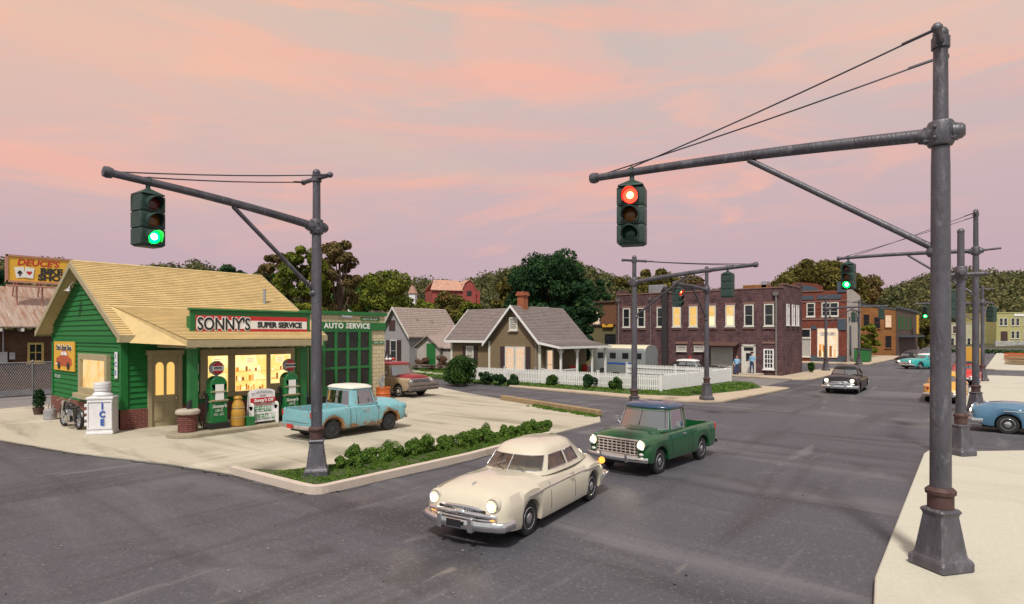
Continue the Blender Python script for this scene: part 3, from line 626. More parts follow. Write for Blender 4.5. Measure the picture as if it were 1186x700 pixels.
# gable lamp, signs
m = MB(O); m.tube([(-30.3, 8.15, 5.75), (-30.3, 7.85, 5.8), (-30.3, 7.72, 5.62)], .025, 6); m.lathe([(.03, 5.62), (.06, 5.56), (.2, 5.44), (.21, 5.42)], 16, (-30.3, 7.72, 0)); m.build('gable_lamp', M['chrome'], gs, 50)
m = MB(O); FG.box(m, -34.2, -31.15, 2.0, 3.3, .05, .09)
po = m.build('poster', M['signyel'], gs)
FG.text("Otto's Body Shop", .33, -32.68, 3.02, .095, M['signwhite'], po, bold=.02, xs=.95, shear=.25); FG.text("Otto's Body Shop", .33, -32.68, 3.02, .104, M['signblack'], po, bold=.006, xs=.95, shear=.25)
m = MB(O)
cz = 2.42
def P2(pts, o, mi=0): m.prism([FG.p(-32.65+x*1.15, cz+z, o) for x, z in pts], FG.p(0, 0, .012-0) if False else (0, -.012, 0), mi)
P2([(-1.0, -.12), (-.98, .1), (-.6, .22), (-.1, .27), (.5, .24), (.95, .12), (1.02, -.14), (.6, -.22), (-.7, -.22)], .09)
P2([(-.45, .25), (-.25, .47), (.3, .5), (.62, .26)], .092)
P2([(-.36, .27), (-.2, .43), (.02, .44), (.02, .27)], .104, 1); P2([(.1, .27), (.1, .44), (.27, .44), (.48, .27)], .104, 1)
for xx in (-.62, .58): P2([(xx+.17*math.cos(a*PI/6), -.2+.17*math.sin(a*PI/6)) for a in range(12)], .104, 2)
P2([(-1.05, -.1), (-.75, -.1), (-.75, -.16), (-1.05, -.16)], .106, 1)
m.build('poster_picture', [M['poster_red'], M['signwhite'], M['signblack']], po)
tinyprint(.9, .15, FG.p(-33.75, 1.72, .05), FG.right, (0, 0, 1), M['signwhite'], gs, O, 13)
m = MB(O); FG.box(m, -26.22, -25.96, 1.95, 2.95, .075, .1); ic = m.build('ice_sign', M['signwhite'], gs)
for ch, zz in (('I', 2.78), ('C', 2.47), ('E', 2.15)): FG.text(ch, .26, -26.09, zz, .104, M['signblue'], ic, bold=.006)
# gable window
window(gs, FG, -28.6, 1.42, 2.58, 3.0, M['tan'], M['win_lit2'], nv=1, nh=1, fw=.24, depth=.18, name='side_window', po=.06)
# door with two arched panes
m = MB(O); FF.box(m, 9.04, 9.18, 0, 2.95, 0, .13); FF.box(m, 10.14, 10.28, 0, 2.95, 0, .13); FF.box(m, 8.98, 10.34, 2.82, 3.0, 0, .17); FF.box(m, 9.18, 10.14, 0.02, 2.82, -.02, .06)
for a, b in ((9.26, 9.62), (9.70, 10.06)): FF.box(m, a, b, .25, .95, .06, .085); FF.box(m, a+.07, b-.07, .33, .87, .085, .1)
dr = m.build('door', M['tan'], gs, bevel=.012)
for a in (9.46, 9.86):
    m = MB(O); poly = [FF.p(a-.14, 1.25, .06), FF.p(a+.14, 1.25, .06), FF.p(a+.14, 2.35, .06)]+[FF.p(a+.14*math.cos(PI*i/8), 2.35+.18*math.sin(PI*i/8), .06) for i in range(1, 8)]+[FF.p(a-.14, 2.35, .06)]
    m.prism(poly, (.02, 0, 0)); m.build('door_pane', M['win_door'], dr)
m = MB(O); m.ball(FF.p(10.06, 1.1, .11), .04, 8); m.build('handle', M['chrome'], dr, 60)
# shop window, three lights
m = MB(O)
FF.box(m, 11.0, 15.2, 2.72, 3.0, 0, .14); FF.box(m, 10.96, 15.24, .98, 1.18, 0, .2)
sp = [(11.0, 11.28), (12.12, 12.42), (13.84, 14.02), (15.02, 15.2)]
for a, b in sp: FF.box(m, a, b, 1.18, 2.72, 0, .135)
FF.box(m, 14.02, 15.02, 1.18, 1.42, 0, .13)
sw = m.build('shop_window', M['tan'], gs, bevel=.012)
for a, b, z0 in ((11.28, 12.12, 1.18), (12.42, 13.84, 1.18), (14.02, 15.02, 1.42)):
    m = MB(O); FF.box(m, a, b, z0, 2.72, .01, .065); m.build('pane', M['win_lit'], sw)
    m = MB(O); rn_ = random.Random(int(a*10))
    for zs in (1.22, 1.62, 2.02):
        if zs < z0: continue
        FF.box(m, a+.02, b-.02, zs-.025, zs, .066, .075, 1); u = a+.06
        while u < b-.16:
            ww = rn_.uniform(.04, .13); FF.box(m, u, u+ww, zs+.003, zs+rn_.uniform(.06, .27), .066, .08, rn_.choice((0, 1, 1, 2, 3))); u += ww+rn_.choice((.02, .05, .2, .3))
    FF.box(m, (a+b)/2-.22, (a+b)/2+.16, 2.36, 2.64, .068, .082, 3)
    for q in range(3): FF.box(m, (a+b)/2-.18, (a+b)/2+.12, 2.40+q*.08, 2.43+q*.08, .0825, .086, 0)
    link('goods_display', m.mesh('goods_display', M['goods']), sw)
m = MB(O); FF.box(m, 10.55, 10.93, 2.0, 2.42, .05, .075); so_ = m.build('open_sign', M['signwhite'], gs)
m = MB(O); FF.box(m, 10.58, 10.90, 2.06, 2.36, .075, .082); m.build('sign_panel', M['signred'], so_); FF.text('OPEN', .13, 10.74, 2.21, .086, M['signwhite'], so_, bold=.004, xs=.8)
m = MB(O); FF.box(m, 10.55, 10.93, 1.3, 1.72, .05, .075); so_ = m.build('small_red_sign', M['signwhite'], gs)
m = MB(O); FF.box(m, 10.58, 10.90, 1.34, 1.68, .075, .082); m.build('sign_panel', M['signred'], so_)
# ---------------------------------------------------------------- garage annex
O2 = (-26, 16.0, 0)
ga = thing('service_garage', 'cream block auto service garage with tall green glazed door and flat roof', 'garage', O2)
FA = Face('X', -26.0, O2); m = MB(O2); m.b2((-34, 16.06, 0), (-26, 20.75, 4.6)); m.build('wall', M['cblock'], ga)
m = MB(O2); m.b2((-34.1, 15.98, 4.6), (-25.9, 20.85, 4.78)); FA.box(m, 16.06, 20.78, 3.84, 4.24, 0, .08); m.build('green_trim', M['sgreen2'], ga, bevel=.01)
FA.text('AUTO SERVICE', .36, 18.35, 4.04, .084, M['signwhite'], ga, bold=.012, xs=1.05, space=1.1)
m = MB(O2); FA.box(m, 19.2, 20.4, 4.34, 4.52, 0, .03); s1 = m.build('small_green_sign', M['sgreen2'], ga); tinyprint(1.0, .10, FA.p(19.8, 4.43, .032), FA.right, (0, 0, 1), M['signwhite'], s1, O2, 11)
m = MB(O2); FA.box(m, 19.95, 20.7, 3.1, 3.28, 0, .03); s1 = m.build('small_green_sign', M['sgreen2'], ga); tinyprint(.62, .10, FA.p(20.32, 3.19, .032), FA.right, (0, 0, 1), M['signwhite'], s1, O2, 12)
m = MB(O2); ua, ub = 16.2, 19.85
FA.box(m, ua, ub, .05, .95, 0, .07)
for i in range(6): u = ua+(ub-ua-.16)*i/5; FA.box(m, u, u+.16, .9, 3.84, 0, .075)
for i in range(4): z = .95+i*.93; FA.box(m, ua, ub, z, z+.12, 0, .07)
gd = m.build('garage_door', M['sgreen2'], ga, bevel=.008)
m = MB(O2); FA.box(m, ua, ub, .95, 3.8, .003, .02); m.build('pane', pm('garage_glass', (.02, .02, .018), .25, 0, .5, 3), gd)
m = MB(O2); m.tube([FA.p(18.0, 4.6, .03), FA.p(18.0, 4.5, .35)], .03, 6); m.tube([FA.p(17.8, 4.5, .4), FA.p(18.35, 4.48, .42)], .07, 8); m.build('floodlight', M['silver'], ga, 50)
# ---------------------------------------------------------------- pump island and what stands on it
isl = MB(); P = [(x, y) for x, y in arc(-22.45, 9.25, .72, 180, 360, 10)]+[(x, y) for x, y in arc(-22.75, 14.3, .72, 0, 180, 10)]
isl.prism([(x, y, .02) for x, y in P], (0, 0, .15)); o = isl.build('pump_island', g_kerb if False else pm('island_concrete', (.30, .26, .19), .9, 0, .2, 3, .3), None, bevel=.03); tag(o, 'raised concrete pump island with rounded ends in front of the station', 'pump island', kind='structure')
def pump(y, word, label):
    t = thing('gas_pump', label, 'gas pump', (-22.55, y, .17), 0, 'gas pumps on the island')
    m = MB(); m.box((0, 0, .11), (.62, .74, .22)); m.build('base', M['black'], t, bevel=.02)
    m = MB(); m.box((0, 0, .62), (.46, .62, .84), taper=.98); m.box((0, 0, 1.34), (.45, .6, .62)); m.lathe([(.30, -.225), (.30, .225)], 24, (0, 0, 1.62), ax='X', sy=1); 
    m.build('cabinet', M['pumpg'], t, 40, bevel=.035, seg=3)
    F = Face('X', .235, (0, 0, 0))
    m = MB(); F.box(m, -.15, .15, 1.06, 1.62, .0, .03); m.build('dial_panel', M['signwhite'], t)
    m = MB(); F.box(m, -.32, .32, 1.34, 1.38, 0, .05); F.box(m, -.32, .32, 1.02, 1.06, 0, .05); m.box((0, 0, 1.0), (.5, .64, .03)); m.build('trim_band', M['tan'], t)
    text("Sonny's", .17, (.245, 0, .82), (0, 1, 0), (0, 0, 1), M['offwhite'], t, bold=.004, shear=.3); tinyprint(.3, .09, (.242, 0, .67), (0, 1, 0), (0, 0, 1), M['offwhite'], t, seed=21); tinyprint(.4, .09, (.242, 0, .53), (0, 1, 0), (0, 0, 1), M['offwhite'], t, seed=22)
    m = MB(); m.lathe([(.06, -.05), (.06, .05)], 12, (0, 0, 1.95), ax='Z'); m.lathe([(.18, -.11), (.245, -.085), (.265, 0), (.245, .085), (.215, .115), (.205, .10), (0, .10)], 32, (0, 0, 2.2), ax='X'); gl = m.build('globe', M['silver'], t, 40)
    m = MB(); m.lathe([(.208, .102), (.20, .125), (0, .135)], 32, (0, 0, 2.2), ax='X'); m.build('globe_face', M['signred'], gl, 40)
    m = MB(); m.box((.132, 0, 2.2), (.016, .40, .16)); m.build('globe_band', M['signwhite'], gl)
    text(word, .125, (.145, 0, 2.2), (0, 1, 0), (0, 0, 1), M['signblack'], gl, bold=.006, xs=.8)
    m = MB(); sd = -.33; m.tube([(0, sd, 1.25), (.02, sd-.12, 1.4), (.03, sd-.2, 1.2), (.02, sd-.22, .8), (.02, sd-.28, .4), (.0, sd-.2, .12), (-.05, sd-.12, .1), (-.02, sd-.07, .5), (0, sd, .75)], .024, 8); m.box((0, sd-.03, 1.0), (.12, .06, .5)); m.tube([(0, sd-.05, 1.1), (.0, sd-.1, 1.28), (.02, sd-.16, 1.32)], .03, 8)
    m.build('hose', M['black'], t, 50)
    return t
pump(10.25, 'ETHYL', 'green gas pump with ETHYL globe beside the brick pillar on the island')
pump(13.15, 'REGULAR', 'green gas pump with REGULAR globe nearest the blue pickup tailgate')
t = thing('brick_pillar', 'round brick pillar with pale stone cap at near end of pump island', 'pillar', (-22.5, 9.22, .17))
m = MB(); m.lathe([(.30, 0), (.30, .62)], 10, (0, 0, 0)); 
for i in range(8): m.lathe([(.312, .02+i*.078), (.318, .03+i*.078), (.318, .075+i*.078), (.30, .08+i*.078)], 14)
m.build('brick_shaft', M['redbrick'], t)
m = MB(); m.lathe([(.36, .62), (.4, .66), (.4, .74), (.33, .8), (0, .8)], 18); m.build('stone_cap', M['mortar'], t, 30)
m = MB(); m.tube([(0, .05, .8), (.0, .05, 1.0), (0, .1, 1.12)], [.09, .08, .05], 8); m.build('oil_spout', M['black'], t, 40)
t = thing('oil_drum', 'ochre milk-can shaped drum beside the nearer green pump', 'drum', (-22.4, 10.98, .17))
m = MB(); m.lathe([(.2, 0), (.24, .05), (.25, .3), (.235, .32), (.25, .36), (.24, .62), (.2, .68), (.23, .72), (.2, .86), (.13, .98), (.13, 1.02)], 20); m.build('barrel', M['ochre'], t, 35)
m = MB(); m.lathe([(.15, 1.02), (.16, 1.06), (.12, 1.12), (.04, 1.14), (0, 1.14)], 16); m.build('lid', M['ochre'], t, 35)
m = MB(); m.lathe([(.255, .33), (.26, .345), (.255, .36)], 20); m.lathe([(.235, .685), (.242, .7), (.235, .715)], 20); m.build('hoop', M['tan'], t)
t = thing('watering_can', 'small green can with spout between the ochre drum and price board', 'can', (-22.25, 11.35, .17))
m = MB(); m.box((0, 0, .17), (.24, .3, .34)); m.tube([(0, -.1, .3), (0, -.25, .42), (0, -.3, .5)], [.04, .03, .025], 8); m.tube([(0, -.1, .34), (0, 0, .46), (0, .12, .34)], .015, 6); m.build('can_body', M['pumpg'], t, 40, bevel=.02)
# price board
t = thing('price_board', 'white sandwich board with red banner standing on the pump island', 'sandwich board', (-22.45, 11.95, .17))
m = MB(); m.prism([(.12, -.52, .1), (.12, .52, .1), (.02, .52, 1.22)]+[(0.0, .52*math.cos(PI*i/10), 1.22+.12*math.sin(PI*i/10)) for i in range(1, 10)]+[(.02, -.52, 1.22)], (-.05, 0, 0))
m.box((-.18, 0, .6), (.04, 1.0, 1.2), ry=.1); bd = m.build('board', M['white'], t, bevel=.008)
FB = (0, 1, 0); UB = V((-.1, 0, 1.12)).normalized()
m = MB()
for sy in (-1, 1):
    m.box((.16, sy*.5, .35), (.3, .05, .7)); m.lathe([(.15, -.025), (.15, .025)], 14, (.16, sy*.5, .68), ax='Y')
m.box((.16, 0, .12), (.05, 1.0, .06)); m.box((.2, 0, .42), (.03, 1.0, .05)); m.build('side_frame', M['white'], t, 40, bevel=.006)
m = MB(); m.box((.085, 0, .90), (.03, 1.0, .2), ry=-.09); rb = m.build('red_banner', M['signred'], t)
text("Sonny's Oil", .17, (.112, 0, .90), FB, UB, M['signwhite'], rb, bold=.005, shear=.3)
tinyprint(.86, .08, (.045, 0, 1.15), FB, UB, M['signblack'], bd, seed=2, arc_=.07); tinyprint(.24, .07, (.052, 0, 1.07), FB, UB, M['signblack'], bd, seed=3)
tinyprint(.66, .07, (.085, 0, .74), FB, UB, M['signred'], bd, seed=4); tinyprint(.72, .22, (.115, 0, .56), FB, UB, M['signgreen'], bd, seed=5); tinyprint(.84, .20, (.20, 0, .28), FB, UB, M['signgreen'], bd, seed=8)
t = thing('metal_chair', 'brown round backed metal chair behind the sandwich board', 'chair', (-24.4, 12.9, .03))
m = MB(); m.box((0, 0, .45), (.45, .45, .05)); m.build('seat', M['rustband'], t, bevel=.02)
m = MB(); m.prism([(-.2, -.24, .5), (-.2, .24, .5), (-.24, .26, .85)]+[(-.26, .26*math.cos(PI*i/8), .85+.2*math.sin(PI*i/8)) for i in range(1, 8)]+[(-.24, -.26, .85)], (-.03, 0, 0)); m.build('backrest', M['pinkframe'], t)
for a in (-.18, .18):
    for b in (-.18, .18):
        m = MB(); m.tube([(a, b, .45), (a*1.2, b*1.2, 0)], .018, 6); m.build('leg', M['rustband'], t)
# tyres leaning by the far pump
for i, (x, y) in enumerate(((-24.9, 15.6), (-24.6, 16.2))):
    m = MB((x, y, 0)); m.lathe([(.2, -.09), (.31, -.1), (.35, -.05), (.35, .05), (.31, .1), (.2, .09)], 24, (x, y, .38), ax='X'); o = m.build('spare_tyre', M['tyre'], None, 40); o.location = (x, y, 0)
    tag(o, ['black spare tyre leaning by the green corner post', 'black spare tyre leaning against the glazed garage door'][i], 'tyre', 'spare tyres by the garage')
# ice box
t = thing('ice_freezer', 'white ice chest with blue ICE lettering on the corner of the station', 'ice chest', (-25.35, 7.46, .03), R(56)); t.scale = (.74, .80, .90)
m = MB(); m.box((0, 0, .75), (1.1, .8, 1.35), taper=.97); m.box((0, 0, .06), (1.15, .86, .12)); m.box((0, 0, 1.45), (1.15, .86, .1)); bx = m.build('cabinet', M['icewhite'], t, bevel=.03)
F = Face('Y', -.40, (0, 0, 0)); m = MB(); F.box(m, -.52, .52, .22, .28, 0, .03); F.box(m, -.52, .52, 1.30, 1.34, 0, .03); F.box(m, -.52, -.47, .28, 1.30, 0, .03); F.box(m, .47, .52, .28, 1.30, 0, .03); m.build('panel_trim', M['icewhite'], t, bevel=.01)
for ch, zz in (('I', 1.12), ('C', .80), ('E', .48)): F.text(ch, .34, .12, zz, .02, M['signblue'], bx, bold=.016)
for zz in (.35, .6, .85, 1.1): m = MB(); m.box((-.60, 0, zz+.06), (.16, .6, .12)); m.build('louvre', M['icewhite'], t, bevel=.02)
m = MB(); m.lathe([(.42, 1.5), (.44, 1.58), (.34, 1.66), (.32, 1.72), (.36, 1.74), (.36, 1.82), (.33, 1.84), (.37, 1.86), (.37, 1.94), (.33, 1.96), (.37, 1.98), (.35, 2.06), (0, 2.08)], 24); m.build('top_tank', M['icewhite'], t, 35)
# watering can left
t = thing('galvanized_can', 'galvanized watering can by the brick foundation left of the motorcycle', 'watering can', (-31.3, 7.3, .03))
m = MB(); m.lathe([(.2, 0), (.24, .02), (.24, .4), (.2, .44), (.1, .46)], 20); m.tube([(.15, 0, .12), (.36, 0, .4), (.44, 0, .62)], [.05, .04, .03], 8); m.build('can_body', M['silver'], t, 40)
m = MB(); m.tube([(-.2, 0, .2), (-.36, 0, .4), (-.15, 0, .7), (.08, 0, .66), (.1, 0, .46)], .022, 6); m.build('handle', M['silver'], t, 40)
t = thing('garden_plant', 'dark green leafy plant at the left corner of the green station', 'plant', (-33.6, 7.4, .03))
m = MB(); m.lathe([(.16, 0), (.22, .3), (.23, .32)], 14); m.build('pot', M['darkbrick'], t, 40)
leafcloud('foliage', [(0, 0, .55, .22, 1.3), (.05, 0, .9, .2, 1.2), (-.08, .05, .7, .25, 1)], 400, .04, M['leaf_dark'], t)
# motorcycle
t = thing('motorcycle', 'black and chrome vintage motorcycle parked by the gable wall of the station', 'motorcycle', (-27.75, 7.15, .03), R(184))
def mwheel(x):
    m = MB(); m.lathe([(.27, -.05), (.33, -.055), (.36, 0), (.33, .055), (.27, .05), (.27, -.05)], 28, (x, 0, .36), ax='Y'); w = m.build('wheel', M['tyre'], t, 50)
    m = MB()
    for i in range(14):
        a = 2*PI*i/14; m.tube([(x, .03*(-1)**i, .36), (x+.27*math.cos(a), 0, .36+.27*math.sin(a))], .006, 4)
    m.lathe([(.05, -.06), (.05, .06)], 12, (x, 0, .36), ax='Y'); m.lathe([(.255, -.03), (.275, -.03), (.275, .03), (.255, .03), (.255, -.03)], 28, (x, 0, .36), ax='Y'); m.build('spokes', M['chrome'], w)
mwheel(.78); mwheel(-.68)
m = MB()
for s in (-1, 1): m.tube([(.8, s*.1, .36), (.56, s*.1, .98), (.48, s*.08, 1.05)], .028, 8)
m.tube([(.38, -.36, 1.08), (.5, -.22, 1.13), (.5, 0, 1.1), (.5, .22, 1.13), (.38, .36, 1.08)], .018, 8); m.lathe([(.1, 0), (.12, .06), (.1, .16), (0, .2)], 16, (.66, 0, .92), ax='X'); m.build('front_fork', M['chrome'], t, 50)
m = MB(); m.tube([(.45, 0, .95), (.15, 0, .72), (-.3, 0, .62), (-.65, 0, .40)], .035, 8); m.tube([(.45, 0, .9), (.3, 0, .35), (-.2, 0, .3), (-.65, 0, .38)], .03, 8); m.build('frame', M['black'], t, 50)
m = MB(); m.ball((.18, 0, .84), .16, 14, (1.7, .95, .8)); m.build('fuel_tank', M['black'], t, 60)
m = MB(); m.ball((-.3, 0, .80), .15, 12, (1.6, 1.0, .45)); m.build('seat', M['dark'], t, 60)
m = MB(); m.box((.05, 0, .38), (.34, .24, .26)); m.lathe([(.1, 0), (.1, .26)], 12, (.14, 0, .46)); m.lathe([(.1, 0), (.1, .24)], 12, (-.04, 0, .46)); m.tube([(.1, .15, .5), (.2, .18, .25), (-.3, .2, .24), (-.9, .2, .28)], .035, 8); m.tube([(.1, -.15, .5), (.2, -.18, .25), (-.3, -.2, .24), (-.9, -.2, .28)], .035, 8); m.build('engine', M['chrome'], t, 50)
m = MB()
for xx in (.78, -.68):
    pts = [(xx+.4*math.cos(a), 0, .36+.4*math.sin(a)) for a in [PI*(.15+.75*i/8) for i in range(9)]]; m.tube(pts, .05, 6, sy=1.2)
m.build('mudguard', M['black'], t, 50)
# orange drum by the garage
t = thing('orange_barrel', 'orange ribbed barrel holding grey tools at the garage corner', 'barrel', (-25.1, 19.95, .03))
m = MB(); m.lathe([(.36, 0), (.38, .03), (.36, .07), (.36, .25), (.385, .28), (.36, .31), (.36, .5), (.385, .53), (.36, .56), (.36, .8), (.38, .83), (.36, .86), (.33, .84), (.33, .7), (0, .7)], 24); m.build('drum', M['orange'], t, 40)
m = MB()
for i in range(7): m.tube([(random.uniform(-.15, .15), random.uniform(-.15, .15), .7), (random.uniform(-.25, .25), random.uniform(-.28, .28), random.uniform(1.2, 1.6))], .03, 6)
m.build('tools', M['silver'], t)
t = thing('blue_drum', 'blue drum standing between the station and garage door behind the lamp post', 'barrel', (-25.2, 15.3, .03))
m = MB(); m.lathe([(.28, 0), (.3, .03), (.28, .06), (.28, .4), (.3, .43), (.28, .46), (.28, .8), (.3, .83), (0, .84)], 20); m.build('drum', M['bluepaint'], t, 40)
# ================================================================ SIGNAL POSTS
def signal_head(t, pos, face, lit, s=1.0, rotz=0):
    """pos: point on the arm the head hangs from (local), face: local z-angle the lenses look to"""
    Rm = Matrix.Translation(V(pos)) @ Matrix.Rotation(face, 4, 'Z')     # lenses towards local +x
    def tr(mb):
        for i, p in enumerate(mb.v): mb.v[i] = Rm @ (p*s)
        return mb
    m = MB(); m.lathe([(.05, -.02), (.05, -.16), (.07, -.17)], 10); m.lathe([(.05, -.16), (.36, -.30), (.37, -.33), (0, -.33)], 4, a0=PI/4, sy=1.0); m.tube([(-.1, 0, -.04), (-.06, 0, .1), (.06, 0, .1), (.1, 0, -.04)], .03, 6)
    for i in range(3):
        z = -.53-i*.385; m.box((0, 0, z), (.44, .56, .365)); m.box((0, 0, z), (.46, .52, .3)); m.box((0, 0, z-.1925), (.40, .52, .02))
    m.box((0, 0, -1.50), (.38, .46, .04))
    h = tr(m).build('signal_head', M['sig'], t, 30, bevel=.018*s, seg=2)
    for i, nm in enumerate('ryg'):
        z = -.53-i*.385; on = lit == nm
        m = MB(); m.lathe([(.155, .225), (.145, .24), (.09, .26), (0, .268)], 24, (0, 0, z), ax='X'); tr(m).build('lens', M['lens_'+nm] if on else M['lens_%s_off' % nm], h, 60, label='lit %s lens' % {'r': 'red', 'g': 'green'}[nm] if on else None)
        if on: m = MB(); m.ball((.262, 0, z), .075, 12, (.4, 1, 1)); tr(m).build('lamp', M['core_'+nm], h, 60)
        vs = []; n = 14
        m = MB()
        for k in range(n+1):
            a = PI*(-.18+1.36*k/n); ln = .30 if k not in (0, n) else .2
            for r_ in (.182, .162): vs.append((.22, r_*math.cos(a), z+r_*math.sin(a)))
            f = .12+.16*max(0, math.sin(a))
            for r_ in (.182, .162): vs.append((.22+f, r_*math.cos(a), z+r_*math.sin(a)-.03))
        fs = []
        for k in range(n):
            b = k*4; fs += [(b, b+4, b+6, b+2), (b+1, b+3, b+7, b+5), (b+2, b+6, b+7, b+3)]
        m.add(vs, fs); tr(m).build('visor', M['sig'], h, 50)
    return h
def signal_post(loc, arm, H, az, al, rise, lit, face, label, hp=.92, hs=1.0, bar=None, baroff=0, brace=True, name='traffic_signal', rb=1.0, wires=True, ext=0, barz=.2):
    t = thing(name, label, 'traffic signal', (loc[0], loc[1], loc[2] if len(loc) > 2 else 0), 0)
    a = V((math.cos(arm), math.sin(arm), 0)); b_ = V((-a.y, a.x, 0))
    ang = arm
    m = MB(); k = rb
    def sq(prof, n=4, rot=TH+PI/4+.25): m.lathe([(r*k*(1.18 if n == 4 else 1), z) for r, z in prof], n, (0, 0, 0), a0=rot)
    sq([(.335, 0), (.345, .02), (.345, .14), (.315, .17), (.29, .19), (.275, .24), (.195, .78), (.19, .80), (.225, .83), (.225, .87), (.185, .89)])
    m.build('base', M['metal'], t, None, bevel=.045, seg=1)
    m = MB(); sq([(.165, .88), (.165, 1.08), (.19, 1.1), (.195, 1.15), (.17, 1.18), (.145, 1.2)], 20, 0); m.build('collar', M['rustband'], t, 35)
    m = MB(); sq([(.135, 1.15), (.118, az-.5), (.112, az-.2)], 20, 0); sq([(.098, az), (.09, H-.1)], 18, 0); m.ball((0, 0, H-.06), .10*k, 12); m.build('pole', M['metal'], t, 50)
    m = MB(); m.lathe([(.15*k, az-.18), (.165*k, az-.15), (.165*k, az+.15), (.15*k, az+.18), (.1, az+.19)], 16)
    m.box((0, 0, az), (.40*k, .2*k, .22), ang); m.tube([tuple(-a*.15+V((0, 0, az))), tuple(-a*.26+V((0, 0, az))), tuple(-a*.30+V((0, 0, az)))], [.13*k, .11*k, .07*k], 12)
    m.tube([tuple(a*.1+V((0, 0, az))), tuple(a*.28+V((0, 0, az)))], [.14*k, .10*k], 12)
    for s in (-1, 1):
        for zz in (-.08, .08): p = a*.06+b_*s*.17*k+V((0, 0, az+zz)); m.ball(p, .03, 6)
    m.build('clamp', M['metal'], t, 40, bevel=.006)
    end = a*al+V((0, 0, az+rise)); st = V((0, 0, az))
    m = MB(); pts = [st+(end-st)*f+V((0, 0, .05*math.sin(PI*f))) for f in [i/8 for i in range(9)]]; m.tube(pts, [.10-.025*i/8 for i in range(9)], 14)
    if ext: m.tube([tuple(st), tuple(st-a*ext+V((0, 0, .05)))], .05, 8)
    am = m.build('mast_arm', M['metal'], t, 50)
    m = MB(); d = (end-st).normalized(); m.tube([end-d*.02, end+d*.06, end+d*.13, end+d*.15], [.10, .115, .10, .03], 14); m.build('end_cap', M['metal'], am, 40)
    if brace:
        m = MB(); p1 = st+(end-st)*.47+V((0, 0, -.03)); p0 = V((0, 0, az-1.75*(H/8))); m.tube([p0, p1], .05, 10); m.ball(p0+a*.1, .09, 8); m.build('brace', M['metal'], t, 50)
    bd = b_ if bar is None else V((math.cos(bar), math.sin(bar), 0))
    bl = .58; bz = H-barz
    m = MB(); c = bd*baroff+V((0, 0, bz)); m.tube([c-bd*bl, c+bd*bl], .055, 10); m.ball(c-bd*bl, .075, 8); m.ball(c+bd*bl, .075, 8); m.lathe([(.12, bz-.08), (.12, bz+.08)], 12); m.build('crossbar', M['metal'], t, 50)
    if wires:
        for s in (-1, 1):
            q0 = c+bd*bl*.95*s; q1 = st+(end-st)*(.97 if s > 0 else .90)+V((0, 0, .06))
            m = MB(); m.tube([q0+(q1-q0)*f+V((0, 0, -.04*math.sin(PI*f))) for f in [i/6 for i in range(7)]], .014, 6); m.tube([q0, q0+(q1-q0)*.08], .024, 6); m.build('stay_wire', M['wire'], t, 60)
    if lit is not None:
        hp3 = st+(end-st)*hp+V((0, 0, .05*math.sin(PI*hp)))
        signal_head(t, tuple(hp3), face, lit, hs)
    return t
G_ = 'traffic signals along the main street'
signal_post((-.8, 11.0, .14), PI, 8.0, 6.45, 5.95, .33, 'r', R(-70), 'nearest grey mast arm post with a red signal lit over the main street', hp=.86, hs=.98, bar=PI/2, rb=1.03)
signal_post((-13.3, 8.5, .13), -PI/2, 7.55, 6.15, 4.45, .42, 'g', R(8), 'grey post in the kerbed shrub bed with its green signal lit over the cross street', hp=.855, hs=.86, bar=0)
signal_post((-12.9, 24.2, 0), 0, 7.1, 5.95, 5.2, .38, 'off', R(90), 'grey post behind the green pickup with the back of its signal showing', hp=.80, hs=.78, bar=R(60))
signal_post((-12.5, 31.5, .13), -PI/2, 7.1, 5.85, 3.95, .10, 'r', R(-8), 'grey post at the picket fence corner with a small red signal lit', hp=.93, hs=.74, bar=R(0))
signal_post((-13.8, 64.6, .13), 0, 7.2, 6.0, 5.0, .1, 'off', R(90), 'distant grey post on the pavement beside the purple-brown brick building', hp=.93, hs=.8, bar=R(90))
signal_post((-13.9, 81.8, .13), -PI/2, 7.6, 6.25, 3.9, .0, 'r', R(15), 'distant grey post by the pale wall of the red brick shop', hp=.85, hs=.9, bar=R(0))
signal_post((-1.1, 21.7, .14), R(98), 6.5, 5.25, 4.6, .0, 'off', R(60), 'grey post right of the big pole on the near cream pavement, arm away', hp=.96, hs=.82, bar=R(10), brace=False, wires=True, barz=1.3, rb=.95)
signal_post((-1.2, 34.4, .14), PI, 9.1, 7.25, 5.5, .1, 'g', R(-95), 'tall grey post on the middle cream block, its arm holding a green signal', hp=.93, hs=1.05, bar=PI/2, ext=.9, rb=1.05)
signal_post((-1.6, 57.5, .14), R(80), 7.1, 5.9, 3.0, .0, 'off', R(60), 'thin grey post far along the cream block with a dark signal hanging to its right', hp=.9, hs=.95, bar=R(0))
signal_post((-2.2, 64.4, .14), PI, 7.2, 6.1, 4.2, .1, 'g', R(-90), 'farthest thin grey post whose arm carries a small green light above the street', hp=.85, hs=.85, bar=PI/2)
